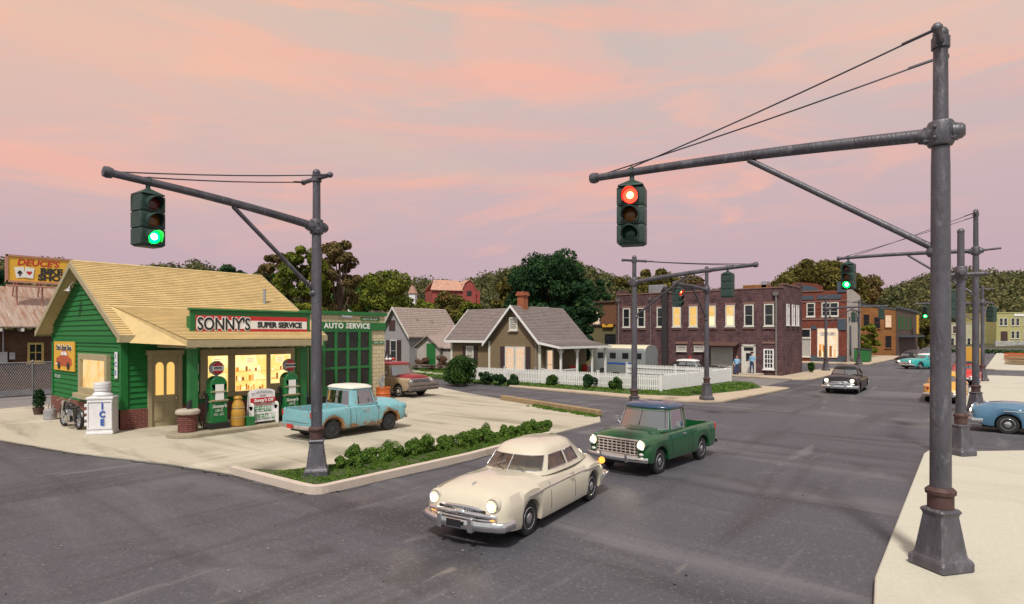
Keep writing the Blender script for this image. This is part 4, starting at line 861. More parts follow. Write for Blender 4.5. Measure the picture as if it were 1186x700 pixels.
# ================================================================ VEHICLES  (local x forward, y left, z up)
def pch(cp):
    xs = np.array([c[0] for c in cp], float); ys = np.array([c[1] for c in cp], float)
    o = np.argsort(xs); xs, ys = xs[o], ys[o]; h = np.diff(xs); dl = np.diff(ys)/h; mm = np.zeros(len(xs))
    for i in range(1, len(xs)-1):
        if dl[i-1]*dl[i] > 0: w1, w2 = 2*h[i]+h[i-1], h[i]+2*h[i-1]; mm[i] = (w1+w2)/(w1/dl[i-1]+w2/dl[i])
    mm[0], mm[-1] = dl[0], dl[-1]
    def f(x):
        x = min(max(x, xs[0]), xs[-1]); i = min(int(np.searchsorted(xs, x, 'right'))-1, len(xs)-2); t = (x-xs[i])/h[i]
        return float((2*t**3-3*t**2+1)*ys[i]+(t**3-2*t**2+t)*h[i]*mm[i]+(-2*t**3+3*t**2)*ys[i+1]+(t**3-t**2)*h[i]*mm[i+1])
    return f
def cpaint(name, col, coat=1, var=.04, rough=.35, dirt=None, metal=0): return pm(name, col, rough, metal, var, 3, 0, coat=coat, dirt=dirt, spec=.35)
class Car:
    def __init__(s, sp):
        s.sp = sp; s.top = pch(sp['top']); s.sh = pch(sp['sh']); s.hw = pch(sp['hw']); s.bt = pch(sp['bot']); s.Ra = sp.get('Ra', .40); s.zc = sp.get('R', .34)
    def low(s, x):
        b = s.bt(x)
        for xw in s.sp['wx']:
            dx = abs(x-xw)
            if dx <= s.Ra: b = max(b, s.zc+math.sqrt(max(0, s.Ra**2-dx*dx)))
        return b
    def section(s, x, bed=False):
        hw, sh, tp, b = s.hw(x), s.sh(x), s.top(x), s.low(x); cr = s.sp.get('crease', 0); k = s.sp.get('tum', .09)
        L = [(hw-.26, b+.01), (hw-.035, b), (hw-.006, b+.12*(sh-b)), (hw, b+.42*(sh-b)), (hw-.012, b+.70*(sh-b)), (hw-k*.45, sh-.055), (hw-k, sh-.008)]
        if bed: fl = s.sp['bedz']; L += [(hw-k-.06, sh-.008), (hw-k-.075, fl), (hw*.4, fl), (0, fl)]
        else: L += [(hw*.80, sh-cr+(tp-sh)*.12), (hw*.62, sh+(tp-sh)*.62), (hw*.32, tp-.012), (0, tp)]
        return L
    def side(s, x, fr, off=0):          # point on right side (y<0): fr 0 sill..1 shoulder
        L = s.section(x)[1:7]; b, sh = L[0][1], L[-1][1]; z = b+(sh-b)*fr
        for (y0, z0), (y1, z1) in zip(L, L[1:]):
            if z0 <= z <= z1+1e-6: y = y0+(y1-y0)*((z-z0)/max(1e-6, z1-z0)); return y+off, z
        return L[-1][0]+off, z
    def sidez(s, x, z, off=0):
        L = s.section(x)[1:7]
        for (y0, z0), (y1, z1) in zip(L, L[1:]):
            if z0 <= z <= z1+1e-6: return y0+(y1-y0)*((z-z0)/max(1e-6, z1-z0))+off
        return s.hw(x)+off
    def body(s, t, mats, name='body', tt=None):
        x0, x1 = s.sp['x']; xs = set(np.linspace(x0, x1, 56).tolist())
        for xw in s.sp['wx']:
            for k in range(17): xs.add(xw+s.Ra*math.cos(PI*k/16))
            xs.add(xw+s.Ra+.004); xs.add(xw-s.Ra-.004)
        bx = s.sp.get('bed'); 
        xs = sorted(x for x in xs if x0 <= x <= x1)
        st = []
        if bx:
            for x in xs:
                if x < bx[1] and x > bx[0]: st.append((x, True))
                else: st.append((x, False))
            st += [(bx[0], False), (bx[0]+.0005, True), (bx[1]-.0005, True), (bx[1], False)]; st.sort()
        else: st = [(x, False) for x in xs]
        vs = []; n = 11; W = 2*n-1; fs = []; mi = []
        for x, bd in st:
            L = s.section(x, bd); ln = [(-y, z) for y, z in L]+[(y, z) for y, z in reversed(L[:-1])]
            vs += [(x, y, z) for y, z in ln]
        for i in range(len(st)-1):
            for j in range(W-1):
                fs.append((i*W+j, (i+1)*W+j, (i+1)*W+j+1, i*W+j+1)); jj = min(j, W-2-j); mi.append(1 if (tt is not None and jj >= tt) else 0)
        b0 = 0; bN = (len(st)-1)*W
        fs.append(tuple(range(W-1, -1, -1))); mi.append(0); fs.append(tuple(bN+j for j in range(W))); mi.append(0)
        m = MB(); m.v = [V(v) for v in vs]; m.f = [list(f) for f in fs]; m.m = mi
        return m.build(name, mats, t, 38)
    def seam(s, m, x, f0=.0, f1=1.0, r=.006):
        for sg in (-1, 1): m.tube([(x, sg*s.side(x, f0+(f1-f0)*i/8, .0)[0], s.side(x, f0+(f1-f0)*i/8)[1]) for i in range(9)], r, 5)
    def strip(s, m, xa, xb, zf, r=.016, n=16, off=.006):
        for sg in (-1, 1): m.tube([(x, sg*s.sidez(x, zf(x), off), zf(x)) for x in [xa+(xb-xa)*i/n for i in range(n+1)]], r, 6)
def greenhouse(t, nodes, zb, zt, zr, mats, glass, trim=None, a=.10, b=.90, cx=0, name='roof', smooth=50, rs=((1, 0), (.965, .38), (.90, .62), (.75, .84), (.45, .97), (.15, 1.0))):
    """nodes: half ring (front centre -> rear centre) of (xb,yb,xt,yt,label of segment to next)"""
    nd = nodes; full = [(x, -y, X, -Y, l) for x, y, X, Y, l in nd]
    nn = len(nd)
    ring = [(x, -y, X, -Y) for x, y, X, Y, _ in nd]+[(x, y, X, Y) for x, y, X, Y, _ in reversed(nd[1:-1])]
    labs = [n[4]+'R' if not n[4].startswith('c') else n[4] for n in nd[:-1]]
    labs += [n[4]+'L' if not n[4].startswith('c') else n[4] for n in reversed(nd[:-1])]
    N = len(ring)
    def P(i, f): x, y, X, Y = ring[i % N]; return V((x+(X-x)*f, y+(Y-y)*f, zb+(zt-zb)*f))
    m = MB(); lv = [0, a, b, 1]
    for i in range(N):
        g = not labs[i].startswith('p')
        for k in range(3):
            if g and k == 1: continue
            m.quad(P(i, lv[k]), P(i+1, lv[k]), P(i+1, lv[k+1]), P(i, lv[k+1]))
    rings = []
    for sc, zf in rs:
        rings.append([V((cx+(ring[i][2]-cx)*sc, ring[i][3]*sc, zt+(zr-zt)*zf)) for i in range(N)])
    for q in range(len(rings)-1):
        for i in range(N): j = (i+1) % N; m.quad(rings[q][i], rings[q][j], rings[q+1][j], rings[q+1][i], mi=1)
    m.add(rings[-1], [tuple(range(N))], 1)
    if not isinstance(mats, (list, tuple)): mats = [mats, mats]
    o = m.build(name, mats, t, smooth)
    runs = {}
    for i in range(N):
        if not labs[i].startswith('p'): runs.setdefault(labs[i], []).append(i)
    for lb, idx in runs.items():
        # order indices contiguous (wrap)
        if 0 in idx and N-1 in idx:
            k = [i for i in idx if i > N/2]; idx = sorted(k)+[i for i in sorted(idx) if i <= N/2]
        m = MB(); cen = V((0, 0, 0))
        inset = .012
        for i in idx: m.quad(*[p+(V((cx, 0, p.z))-p).normalized()*inset for p in (P(i, a), P(i+1, a), P(i+1, b), P(i, b))])
        nm = {'cws': 'windshield', 'cbl': 'rear_window'}.get(lb, 'side_window')
        g = m.build(nm, glass, t, 60)
        if trim:
            m = MB(); lo = [P(i, a) for i in idx]+[P(idx[-1]+1, a)]; hi = [P(i, b) for i in idx]+[P(idx[-1]+1, b)]
            m.tube([p for p in lo]+[p for p in reversed(hi)], .011, 5, closed=True)
            if lb == 'cws' and trim[1]: q = idx[len(idx)//2]; m.tube([P(q, a), P(q, b)], .016, 6)
            m.build('window_trim', trim[0], g, 60)
    return o
def wheel(t, x, y, r=.34, w=.19, rim=None, hub=None, side=1, ww=0):
    m = MB(); prof = [(r*.62, -w*.46), (r*.86, -w*.5), (r*.95, -w*.44), (r, -w*.3), (r, w*.3), (r*.95, w*.44), (r*.86, w*.5), (r*.62, w*.46)]
    m.lathe(prof, 30, (x, y, r), ax='Y'); o = m.build('wheel', M['tyre'], t, 35)
    sg = side; m = MB()
    pr = [(r*.64, sg*w*.45), (r*.60, sg*w*.49), (r*.55, sg*w*.40), (r*.48, sg*w*.30), (r*.36, sg*w*.38), (r*.30, sg*w*.46), (r*.2, sg*w*.52), (r*.1, sg*w*.55), (0, sg*w*.56)]
    m.lathe([(a_, b_) for a_, b_ in pr], 26, (x, y, r), ax='Y')
    for k in range(10):
        a_ = 2*PI*k/10; m.ball((x+r*.43*math.cos(a_), y+sg*w*.36, r+r*.43*math.sin(a_)), r*.05, 6)
    m.build('rim', rim or M['chrome'], o, 40); return o
def lamp(t, x, y, z, r, on=True, tilt=0, mat=None):
    m = MB(); m.lathe([(r*.9, -.02), (r*.8, .02), (r*.45, .045), (0, .055)], 18, (x, y, z), ax='X'); o = m.build('headlight', mat or (M['headlamp'] if on else M['lampoff']), t, 60)
    if on: m = MB(); m.ball((x+.045, y, z), r*.62, 10, (.35, 1, 1)); m.build('bulb', M['headcore'], o, 60)
    m = MB(); m.lathe([(r*1.22, -.05), (r*1.25, 0), (r*1.1, .035), (r*.92, .02), (r*.9, -.02)], 18, (x, y, z), ax='X'); m.build('lamp_ring', M['chrome'], o, 50); return o
def underbody(t, x0, x1, hw, z0=.2, z1=.5):
    m = MB(); m.b2((x0, -hw, z0), (x1, hw, z1)); m.build('chassis', M['dark'], t)
def seats(t, xs, w, z0, z1, mat):
    for x in xs:
        m = MB(); m.box((x, 0, (z0+z1)/2), (.16, w, z1-z0), ry=.12); m.box((x+.28, 0, z0+.03), (.5, w, .16)); m.build('seat', mat, t, bevel=.04)
def stwheel(t, x, y, z):
    m = MB(); rot = Matrix.Rotation(-1.0, 3, 'Y'); pts = [rot @ V((.17*math.cos(a), .17*math.sin(a), 0))+V((x, y, z)) for a in [2*PI*i/16 for i in range(16)]]; m.tube(pts, .014, 5, closed=True); m.build('steering_wheel', M['dark'], t, 60)
def spot(t, x, y, z, power, yaw=0, pitch=-12, col=(1, .85, .55)):
    l = bpy.data.lights.new('headlamp_beam', 'SPOT'); l.energy = power; l.color = col; l.spot_size = R(75); l.spot_blend = .8; l.shadow_soft_size = .08
    o = bpy.data.objects.new('headlamp_beam', l); COL.objects.link(o); o.parent = t; o.location = (x, y, z)
    d = V((math.cos(R(yaw)), math.sin(R(yaw)), math.tan(R(pitch)))).normalized(); o.rotation_euler = d.to_track_quat('-Z', 'Y').to_euler()
# ---------------------------------------------------------------- rounded 1949-50 style coupe / sedan
def coupe(loc, rz, paint, label, sc=1.0, on=True, hero=False, rim=None, beams=0, name='parked_car', interior=None, tail=None, sedan=True, roofmat=None, chromegrille=True):
    t = thing(name, label, 'car', loc, rz); 
    sp = dict(x=(-2.50, 2.50), wx=(1.47, -1.45), R=.335, Ra=.375,
        top=[(-2.50, .56), (-2.40, .70), (-2.2, .90), (-1.8, 1.04), (-1.3, 1.08), (0, 1.06), (.9, 1.08), (1.5, 1.09), (2.0, 1.04), (2.26, .98), (2.40, .90), (2.46, .84), (2.50, .76)],
        sh=[(-2.50, .52), (-2.35, .66), (-2.0, .86), (-1.4, .96), (-.8, .95), (0, .97), (.9, .99), (1.6, .99), (2.1, .965), (2.34, .915), (2.44, .85), (2.50, .74)],
        hw=[(-2.50, .60), (-2.40, .74), (-2.1, .86), (-1.5, .925), (-.8, .93), (0, .93), (1.0, .93), (1.6, .93), (2.05, .92), (2.30, .90), (2.42, .85), (2.47, .79), (2.50, .70)],
        bot=[(-2.5, .40), (-2.3, .30), (-1.9, .25), (0, .23), (1.9, .25), (2.2, .29), (2.42, .36)], tum=.20, crease=.045)
    C = Car(sp); C.body(t, paint)
    underbody(t, -2.2, 2.2, .62, .17, .55)
    nodes = [(1.0, 0, .60, 0, 'cws'), (.97, .36, .56, .32, 'cws'), (.85, .60, .46, .50, 'cws'), (.72, .70, .36, .575, 'pA'), (.58, .765, .26, .605, 'fw'), (.25, .80, .05, .605, 'fw'), (-.28, .805, -.28, .61, 'pB'), (-.36, .80, -.34, .61, 'qw'), (-.62, .79, -.55, .595, 'qw'), (-.86, .765, -.70, .58, 'qw'), (-1.02, .75, -.84, .56, 'pC'), (-1.55, .66, -1.08, .47, 'pC'), (-1.80, .50, -1.20, .38, 'cbl'), (-1.96, .28, -1.28, .22, 'cbl'), (-2.0, 0, -1.30, 0, 'cbl')]
    greenhouse(t, nodes, .99, 1.40, 1.58, [paint, roofmat or paint], M['glass_warm'] if hero else M['glass'], (paint if not hero else M['chrome'], True), a=.20, b=.86, cx=-.35, rs=((1, 0), (.95, .30), (.86, .56), (.70, .80), (.42, .95), (.14, 1.0)))
    im = interior or M['dark']; seats(t, (-.05, -.85), 1.2, .78, 1.22, im); stwheel(t, .45, .36, 1.05)
    m = MB(); m.b2((-1.6, -.7, .80), (.9, .7, .9)); m.build('cabin_floor', M['dark'], t)
    for x in (1.47, -1.45):
        for s in (-1, 1): wheel(t, x, s*.76, .335, .19, rim, side=s)
    # bumper, grille, lights
    def bump(x, z, w, cv, name, r=.092):
        m = MB(); pts = [(x-cv*(abs(u)**2.2)-(0.30 if abs(u) > .98 else 0), u*w, z) for u in [-1.0, -.97, -.85, -.6, -.3, 0, .3, .6, .85, .97, 1.0]]
        if x < 0: pts = [(2*x-px if False else x+cv*(abs(p[1]/w)**2.2)+(.30 if abs(p[1]/w) > .98 else 0), p[1], p[2]) for p in pts for px in [0]]
        m.tube(pts, r, 10, sy=.55)
        for s in (-1, 1): m.box((x+(.03 if x > 0 else -.03), s*.34, z+.03), (.09, .10, .26))
        m.build(name, M['chrome'], t, 50, bevel=.01)
    bump(2.68, .42, .93, .22, 'front_bumper'); bump(-2.58, .44, .88, .22, 'rear_bumper')
    m = MB(); m.tube([(2.56-.10*abs(u)**2, u*.76, .60-.03*u*u) for u in [-1+i/6 for i in range(13)]], .052, 8)
    m.tube([(2.54-.08*abs(u)**2, u*.50, .71-.05*u*u) for u in [-1+i/6 for i in range(13)]], .036, 8); m.tube([(2.56-.10*abs(u)**2, u*.74, .505) for u in [-1+i/6 for i in range(13)]], .030, 8)
    for i in range(25): u = -1.1+i/12*1.1; x = 2.56-.10*u*u; m.tube([(x-.02, u*.55, .50), (x-.04, u*.55, .70-.05*u*u)], .022, 5)
    m.ball((2.56, 0, .60), .09, 12, (.6, 1.6, .9)); m.build('grille', M['chrome'], t, 50)
    m = MB(); m.box((2.495, 0, .58), (.05, 1.06, .20)); m.build('grille_opening', M['dark'], t, bevel=.02)
    for s in (-1, 1):
        lamp(t, 2.475, s*.655, .775, .10, on)
        m = MB(); m.lathe([(.15, -.10), (.15, 0), (.135, .03), (.12, .02)], 20, (2.44, s*.655, .775), ax='X'); m.build('headlight_pod', paint, t, 60)
        m = MB(); m.ball((2.49, s*.66, .56), .06, 10, (.6, 1.4, .8)); m.build('parking_light', M['amber'] if (on and hero) else M['lampoff'], t, 60)
        m = MB(); m.ball((-2.40, s*.70, .76), .085, 10, (.6, 1, 1)); m.build('tail_light', tail or M['red_lens'], t, 60)
        if beams: spot(t, 2.5, s*.69, .72, beams, 0, -14)
    m = MB(); C.seam(m, .70, .06, 1); C.seam(m, -.42, .06, 1); m.build('door_gap', M['dark'], t)
    m = MB(); C.strip(m, 1.6, -2.0, lambda x: .80+.012*math.cos(x), .014); m.build('side_trim', M['chrome'] if hero else M['silver'], t, 60)
    for s in (-1, 1): m = MB(); m.tube([(-.30, s*.94, .90), (-.26, s*.96, .90), (-.14, s*.96, .90), (-.10, s*.94, .90)], .013, 6); m.build('door_handle', M['chrome'], t, 60)
    m = MB(); m.ball((2.1, 0, 1.03), .045, 8, (2, .5, .7)); m.build('hood_ornament', M['chrome'], t, 60)
    if hero:
        m = MB(); m.tube([(.97, -.05, 1.08), (.86, -.32, 1.17)], .008, 4); m.tube([(.97, .45, 1.08), (.86, .18, 1.17)], .008, 4); m.build('wiper', M['dark'], t)
        m = MB(); m.box((2.77, 0, .46), (.02, .32, .13)); m.build('number_plate', M['black'], t, bevel=.005)
    t.scale = (sc, sc, sc); return t
# ---------------------------------------------------------------- 1955 style pickup
def pickup(loc, rz, paint, label, sc=1.0, on=True, roofm=None, hoodm=None, rim=None, beams=0, bumperm=None, grillem=None, wb=(1.28, -1.42), inner=None, name='pickup_truck', plate=None, tow=False):
    t = thing(name, label, 'pickup truck', loc, rz)
    sp = dict(x=(-2.35, 2.12), wx=wb, R=.35, Ra=.43,
        top=[(-2.35, 1.08), (.55, 1.18), (.85, 1.24), (1.3, 1.26), (1.75, 1.235), (1.98, 1.18), (2.08, 1.10), (2.12, 1.02)],
        sh=[(-2.35, 1.12), (-.5, 1.12), (.3, 1.10), (.8, 1.10), (1.4, 1.09), (1.85, 1.065), (2.04, 1.02), (2.12, .93)],
        hw=[(-2.35, .90), (-2.25, .93), (-.4, .93), (.3, .93), (.9, .93), (1.4, .94), (1.8, .94), (2.04, .92), (2.12, .86)],
        bot=[(-2.35, .42), (-2.0, .36), (-.6, .34), (.5, .34), (1.8, .38), (2.12, .46)], bed=(-2.30, -.66), bedz=.66, tum=.10, crease=.09)
    C = Car(sp); C.body(t, [paint, hoodm or paint], tt=6 if hoodm else None)
    if hoodm is None or True:
        m = MB(); m.tube([(2.06-.05*u*u, u*.52, 1.09-.03*u*u) for u in (-1, -.6, 0, .6, 1)], .03, 6); m.build('hood_lip', hoodm or paint, t, bevel=.02)
    underbody(t, -2.2, 1.95, .6, .28, .6)
    nodes = [(.94, 0, .66, 0, 'cws'), (.92, .36, .64, .34, 'cws'), (.84, .68, .56, .60, 'cws'), (.66, .80, .44, .70, 'pA'), (.54, .825, .38, .72, 'dw'), (.1, .84, .06, .735, 'dw'), (-.26, .84, -.24, .735, 'pB'), (-.52, .80, -.46, .71, 'pB'), (-.58, .70, -.52, .62, 'cbl'), (-.62, .3, -.55, .28, 'cbl'), (-.62, 0, -.55, 0, 'cbl')]
    greenhouse(t, nodes, 1.11, 1.74, 1.90, [paint, roofm or paint], M['glass'], (M['chrome'] if roofm is None else M['silver'], False), a=.10, b=.90, cx=-.05, rs=((1, 0), (1.05, .08), (1.045, .26), (.97, .55), (.78, .82), (.45, .96), (.15, 1.0)))
    if roofm is not None:      # cab pillars keep body paint
        pass
    seats(t, (-.38,), 1.3, .9, 1.38, M['dark']); stwheel(t, .38, .36, 1.26)
    for x in wb:
        for s in (-1, 1): wheel(t, x, s*.77, .35, .20, rim, side=s)
    bm_ = bumperm or M['chrome']
    m = MB(); m.tube([(2.27-.14*abs(u)**2.5, u*.96, .50) for u in [-1, -.8, -.5, -.2, 0, .2, .5, .8, 1]], .075, 10, sy=.5)
    for s in (-1, 1): m.box((2.3, s*.4, .52), (.07, .08, .22))
    m.build('front_bumper', bm_, t, 50, bevel=.008)
    m = MB(); m.tube([(-2.50+.06*abs(u)**2.5, u*.93, .50) for u in [-1, -.8, -.5, -.2, 0, .2, .5, .8, 1]], .075, 10, sy=.5); m.build('rear_bumper', bm_, t, 50)
    gm = grillem or M['chrome']
    m = MB()
    for i in range(5): m.box((2.13, 0, .62+i*.08), (.05, 1.26-.02*i, .022))
    for i in range(9): m.box((2.135, -.56+i*.14, .78), (.035, .018, .36))
    m.tube([(2.13, -.66, .56), (2.13, .66, .56), (2.11, .64, 1.0), (2.11, -.64, 1.0)], .028, 6, closed=True); m.build('grille', gm, t, 50)
    m = MB(); m.box((2.10, 0, .78), (.04, 1.25, .40)); m.build('grille_opening', M['dark'], t)
    for s in (-1, 1):
        m = MB(); m.lathe([(.17, -.22), (.16, 0), (.145, .03), (.13, .02)], 20, (2.12, s*.755, .90), ax='X'); m.build('headlight_pod', paint, t, 60)
        lamp(t, 2.145, s*.755, .90, .115, on)
        m = MB(); m.ball((2.13, s*.755, .64), .055, 10, (.6, 1.3, .8)); m.build('parking_light', M['lampoff'], t, 60)
        m = MB(); m.box((-2.33, s*.87, .95), (.08, .09, .22)); m.build('tail_light', M['red_lens'], t, bevel=.02)
        if beams: spot(t, 2.3, s*.775, .85, beams, 0, -10)
        m = MB(); m.tube([(-.16, s*.94, 1.0), (-.12, s*.96, 1.0), (-.02, s*.96, 1.0), (.02, s*.94, 1.0)], .013, 6); m.build('door_handle', M['chrome'], t, 60)
        m = MB(); m.tube([(.45, s*.86, 1.16), (.47, s*.98, 1.26)], .012, 5); m.box((.47, s*1.0, 1.33), (.03, .12, .13)); m.build('mirror', M['silver'], t, bevel=.01)
    m = MB(); C.seam(m, .66, .06, 1); C.seam(m, -.40, .06, 1); C.seam(m, -.655, .03, 1, .012); m.build('door_gap', M['dark'], t)
    m = MB(); m.box((-2.355, 0, .86), (.03, 1.5, .42)); m.build('tailgate', paint, t, bevel=.02)
    m = MB(); m.tube([(1.0, -.0, 1.255), (1.5, 0, 1.255), (1.92, 0, 1.19)], .013, 6); m.build('hood_ornament', M['chrome'], t, 60)
    if plate is not None: m = MB(); m.box((-2.565, .1, .52), (.02, .34, .16)); m.build('number_plate', plate, t, bevel=.005)
    t.scale = (sc*.95, sc, sc*.97); return t
def wagonbox(loc, rz, paint, roofm, label, L, W, H, cat, name, sc=1, on=False, stripe=None):
    """round-roofed step van / bus"""
    t = thing(name, label, cat, loc, rz); h = L/2; m = MB(); prof = []
    for k in range(9): a = PI*k/8; prof.append((math.cos(a)*W/2, H*.80+math.sin(a)**.8*H*.20))
    sec = [(W/2, .38)]+prof+[(-W/2, .38)]; vs = []; N = len(sec)
    xs = [(-h, .9), (-h+.12, 1), (h-.9, 1), (h-.35, .97), (h, .82)]
    for x, s in xs:
        for y, z in sec: vs.append((x, y*s, .38+(z-.38)*(s if x > 0 else 1)))
    fs = []; mi = []
    for i in range(len(xs)-1):
        for j in range(N-1): fs.append((i*N+j, i*N+j+1, (i+1)*N+j+1, (i+1)*N+j)); mi.append(1 if 2 <= j <= N-4 else 0)
    fs += [tuple(range(N)), tuple((len(xs)-1)*N+j for j in range(N))]; mi += [0, 0]
    m.v = [V(v) for v in vs]; m.f = [list(f) for f in fs]; m.m = mi; m.build('body', [paint, roofm], t, 45)
    for s in (-1, 1):
        n = max(2, int(L/1.1))
        for i in range(n):
            x = -h+.6+i*(L-1.4)/(n-1); m = MB(); m.box((x, s*(W/2+.0), H*.66), (.62, .04, H*.18)); m.build('side_window', M['pane'], t, bevel=.02)
        if stripe: m = MB(); m.box((-.2, s*(W/2+.005), H*.42), (L*.5, .02, .14)); m.build('side_stripe', stripe, t)
    m = MB(); m.box((h-.02, 0, H*.66), (.12, W*.66, H*.2), ry=-.15); m.build('windshield', M['pane'], t, bevel=.02)
    m = MB(); m.box((h+.1, 0, .5), (.12, W*.95, .16)); m.build('front_bumper', M['chrome'], t, bevel=.03)
    for x in (h-1.0, -h+1.1):
        for s in (-1, 1): wheel(t, x, s*(W/2-.1), .38, .22, M['hubdark'], side=s)
    for s in (-1, 1): lamp(t, h+.02, s*W*.3, .8, .11, on)
    return t
P = {}
M['grillepaint'] = pm('pinkish_white_grille', (.62, .52, .48), .35, .1, .1, 9, coat=.5)
P['cream'] = cpaint('cream_car_paint', (.58, .53, .43)); P['green'] = cpaint('dark_green_truck_paint', (.004, .078, .022))
P['blue'] = cpaint('faded_turquoise_paint', (.19, .42, .48), .25, .12, .5, dirt=[((.34, .17, .08), 3.2, .55, .95), ((.12, .05, .03), 8, .60, .8)])
P['bluewhite'] = cpaint('chalky_white_roof_paint', (.68, .66, .60), .2, .06, .5, dirt=((.4, .3, .2), 5, .62, .4))
P['roofreflect'] = cpaint('dark_blue_roof_reflection', (.012, .045, .11)); P['blackp'] = cpaint('black_car_paint', (.006, .006, .008), .35); P['teal'] = cpaint('turquoise_car_paint', (.02, .34, .33)); P['whitep'] = cpaint('white_car_paint', (.66, .66, .66))  # green truck's roof: reflected blue light painted in as its colour
P['yellow'] = cpaint('yellow_orange_car_paint', (.64, .33, .04)); P['redp'] = cpaint('red_car_paint', (.5, .02, .02)); P['steel'] = cpaint('steel_blue_car_paint', (.07, .17, .28)); P['maroon'] = cpaint('maroon_truck_paint', (.23, .015, .025), .4, .1, .45)
P['tantruck'] = cpaint('tan_truck_paint', (.36, .27, .18), .3, .1, .5); P['greyvan'] = cpaint('grey_van_paint', (.20, .21, .22), .2); P['vanroof'] = cpaint('cream_van_roof', (.6, .56, .42), .1)
def rust_arches(mat, wx, zc, ra):
    nt = mat.node_tree; g = N_(nt); bs = [n for n in nt.nodes if n.type == 'BSDF_PRINCIPLED'][0]; src = bs.inputs['Base Color'].links[0].from_socket
    tc = g.n('ShaderNodeTexCoord'); sx = g.n('ShaderNodeSeparateXYZ'); g.l(tc.outputs['Object'], sx.inputs[0])
    cb = g.n('ShaderNodeCombineXYZ'); g.l(sx.outputs[0], cb.inputs[0]); g.l(sx.outputs[2], cb.inputs[2]); acc = None
    for x in wx:
        d = g.n('ShaderNodeVectorMath', operation='DISTANCE'); g.l(cb.outputs[0], d.inputs[0]); d.inputs[1].default_value = (x, 0, zc)
        m_ = g.n('ShaderNodeMapRange', inp={1: ra+.20, 2: ra+.03, 3: 0, 4: .36}); g.l(d.outputs['Value'], m_.inputs[0])
        if acc is None: acc = m_.outputs[0]
        else: a_ = g.n('ShaderNodeMath', operation='MAXIMUM'); g.l(acc, a_.inputs[0]); g.l(m_.outputs[0], a_.inputs[1]); acc = a_.outputs[0]
    m_ = g.n('ShaderNodeMapRange', inp={1: .62, 2: .40, 3: 0, 4: .30}); g.l(sx.outputs[2], m_.inputs[0]); a_ = g.n('ShaderNodeMath', operation='MAXIMUM'); g.l(acc, a_.inputs[0]); g.l(m_.outputs[0], a_.inputs[1])
    nz = g.n('ShaderNodeTexNoise', inp={'Scale': 6, 'Detail': 8, 'Roughness': .7}); g.l(tc.outputs['Object'], nz.inputs['Vector']); s1 = g.n('ShaderNodeMath', operation='ADD'); g.l(nz.outputs[0], s1.inputs[0]); g.l(a_.outputs[0], s1.inputs[1])
    f = g.n('ShaderNodeMapRange', inp={1: .68, 2: .78, 3: 0, 4: 1}); g.l(s1.outputs[0], f.inputs[0])
    n2 = g.n('ShaderNodeTexNoise', inp={'Scale': 20, 'Detail': 5}); g.l(tc.outputs['Object'], n2.inputs['Vector']); cr = g.n('ShaderNodeValToRGB'); g.l(n2.outputs[0], cr.inputs[0]); cr.color_ramp.elements[0].color = (.10, .04, .02, 1); cr.color_ramp.elements[0].position = .35; cr.color_ramp.elements[1].color = (.42, .22, .10, 1); cr.color_ramp.elements[1].position = .62
    mx = g.n('ShaderNodeMix', data_type='RGBA'); g.l(f.outputs[0], mx.inputs[0]); g.l(src, mx.inputs[6]); g.l(cr.outputs[0], mx.inputs[7]); g.l(mx.outputs[2], bs.inputs['Base Color'])
rust_arches(P['blue'], (1.28, -1.42), .35, .43)
M['seat_tan'] = pm('tan_upholstery', (.42, .24, .06), .7)
M['rustchrome'] = pm('rust_speckled_chrome', (.6, .58, .55), .3, .7, .2, 8, dirt=((.35, .13, .06), 14, .52, .9))
coupe((-7.62, 9.8, 0), R(-82), P['cream'], 'cream two-door coupe with lit headlights in front of the green pickup', sc=.93, hero=True, beams=80, interior=M['seat_tan'], rim=M['chrome'], tail=M['amber'])
pickup((-7.75, 15.7, 0), R(-93), P['green'], 'dark green pickup with painted blue roof reflection and lit headlights following the cream coupe', sc=.95, beams=40, grillem=M['grillepaint'], roofm=P['roofreflect'], rim=M['chrome'])
pickup((-18.75, 13.35, .03), R(91), P['blue'], 'rusty turquoise pickup with a white cab roof parked beside the pump island', sc=.97, on=False, roofm=P['bluewhite'], rim=M['hubdark'], bumperm=M['rustchrome'], plate=M['signred'])
coupe((-8.1, 43.6, 0), R(-88), P['blackp'], 'black sedan with bright headlights coming down the main street', sc=1.06, on=True, beams=25)
coupe((-7.0, 77.6, 0), R(-128), P['teal'], 'turquoise and white sedan with lit headlights crossing the far junction', sc=1.05, on=True, roofmat=P['whitep'])
coupe((-2.75, 41.3, 0), R(92), P['yellow'], 'yellow-orange rounded sedan seen from behind next to the tall pole', sc=1.04, on=False)
coupe((-2.6, 56.5, 0), R(91), P['redp'], 'red car with black roof driving away ahead of the yellow sedan', sc=1.05, on=False, roofmat=P['blackp'])
wagonbox((-3.4, 83, 0), R(90), P['yellow'], P['yellow'], 'small yellow-orange bus driving away beyond the red car', 6.2, 2.1, 2.3, 'bus', 'bus')
coupe((1.45, 29.2, 0), R(180), P['steel'], 'steel blue sedan with lit headlight entering from the right edge', sc=1.03, on=True, rim=M['chrome'])
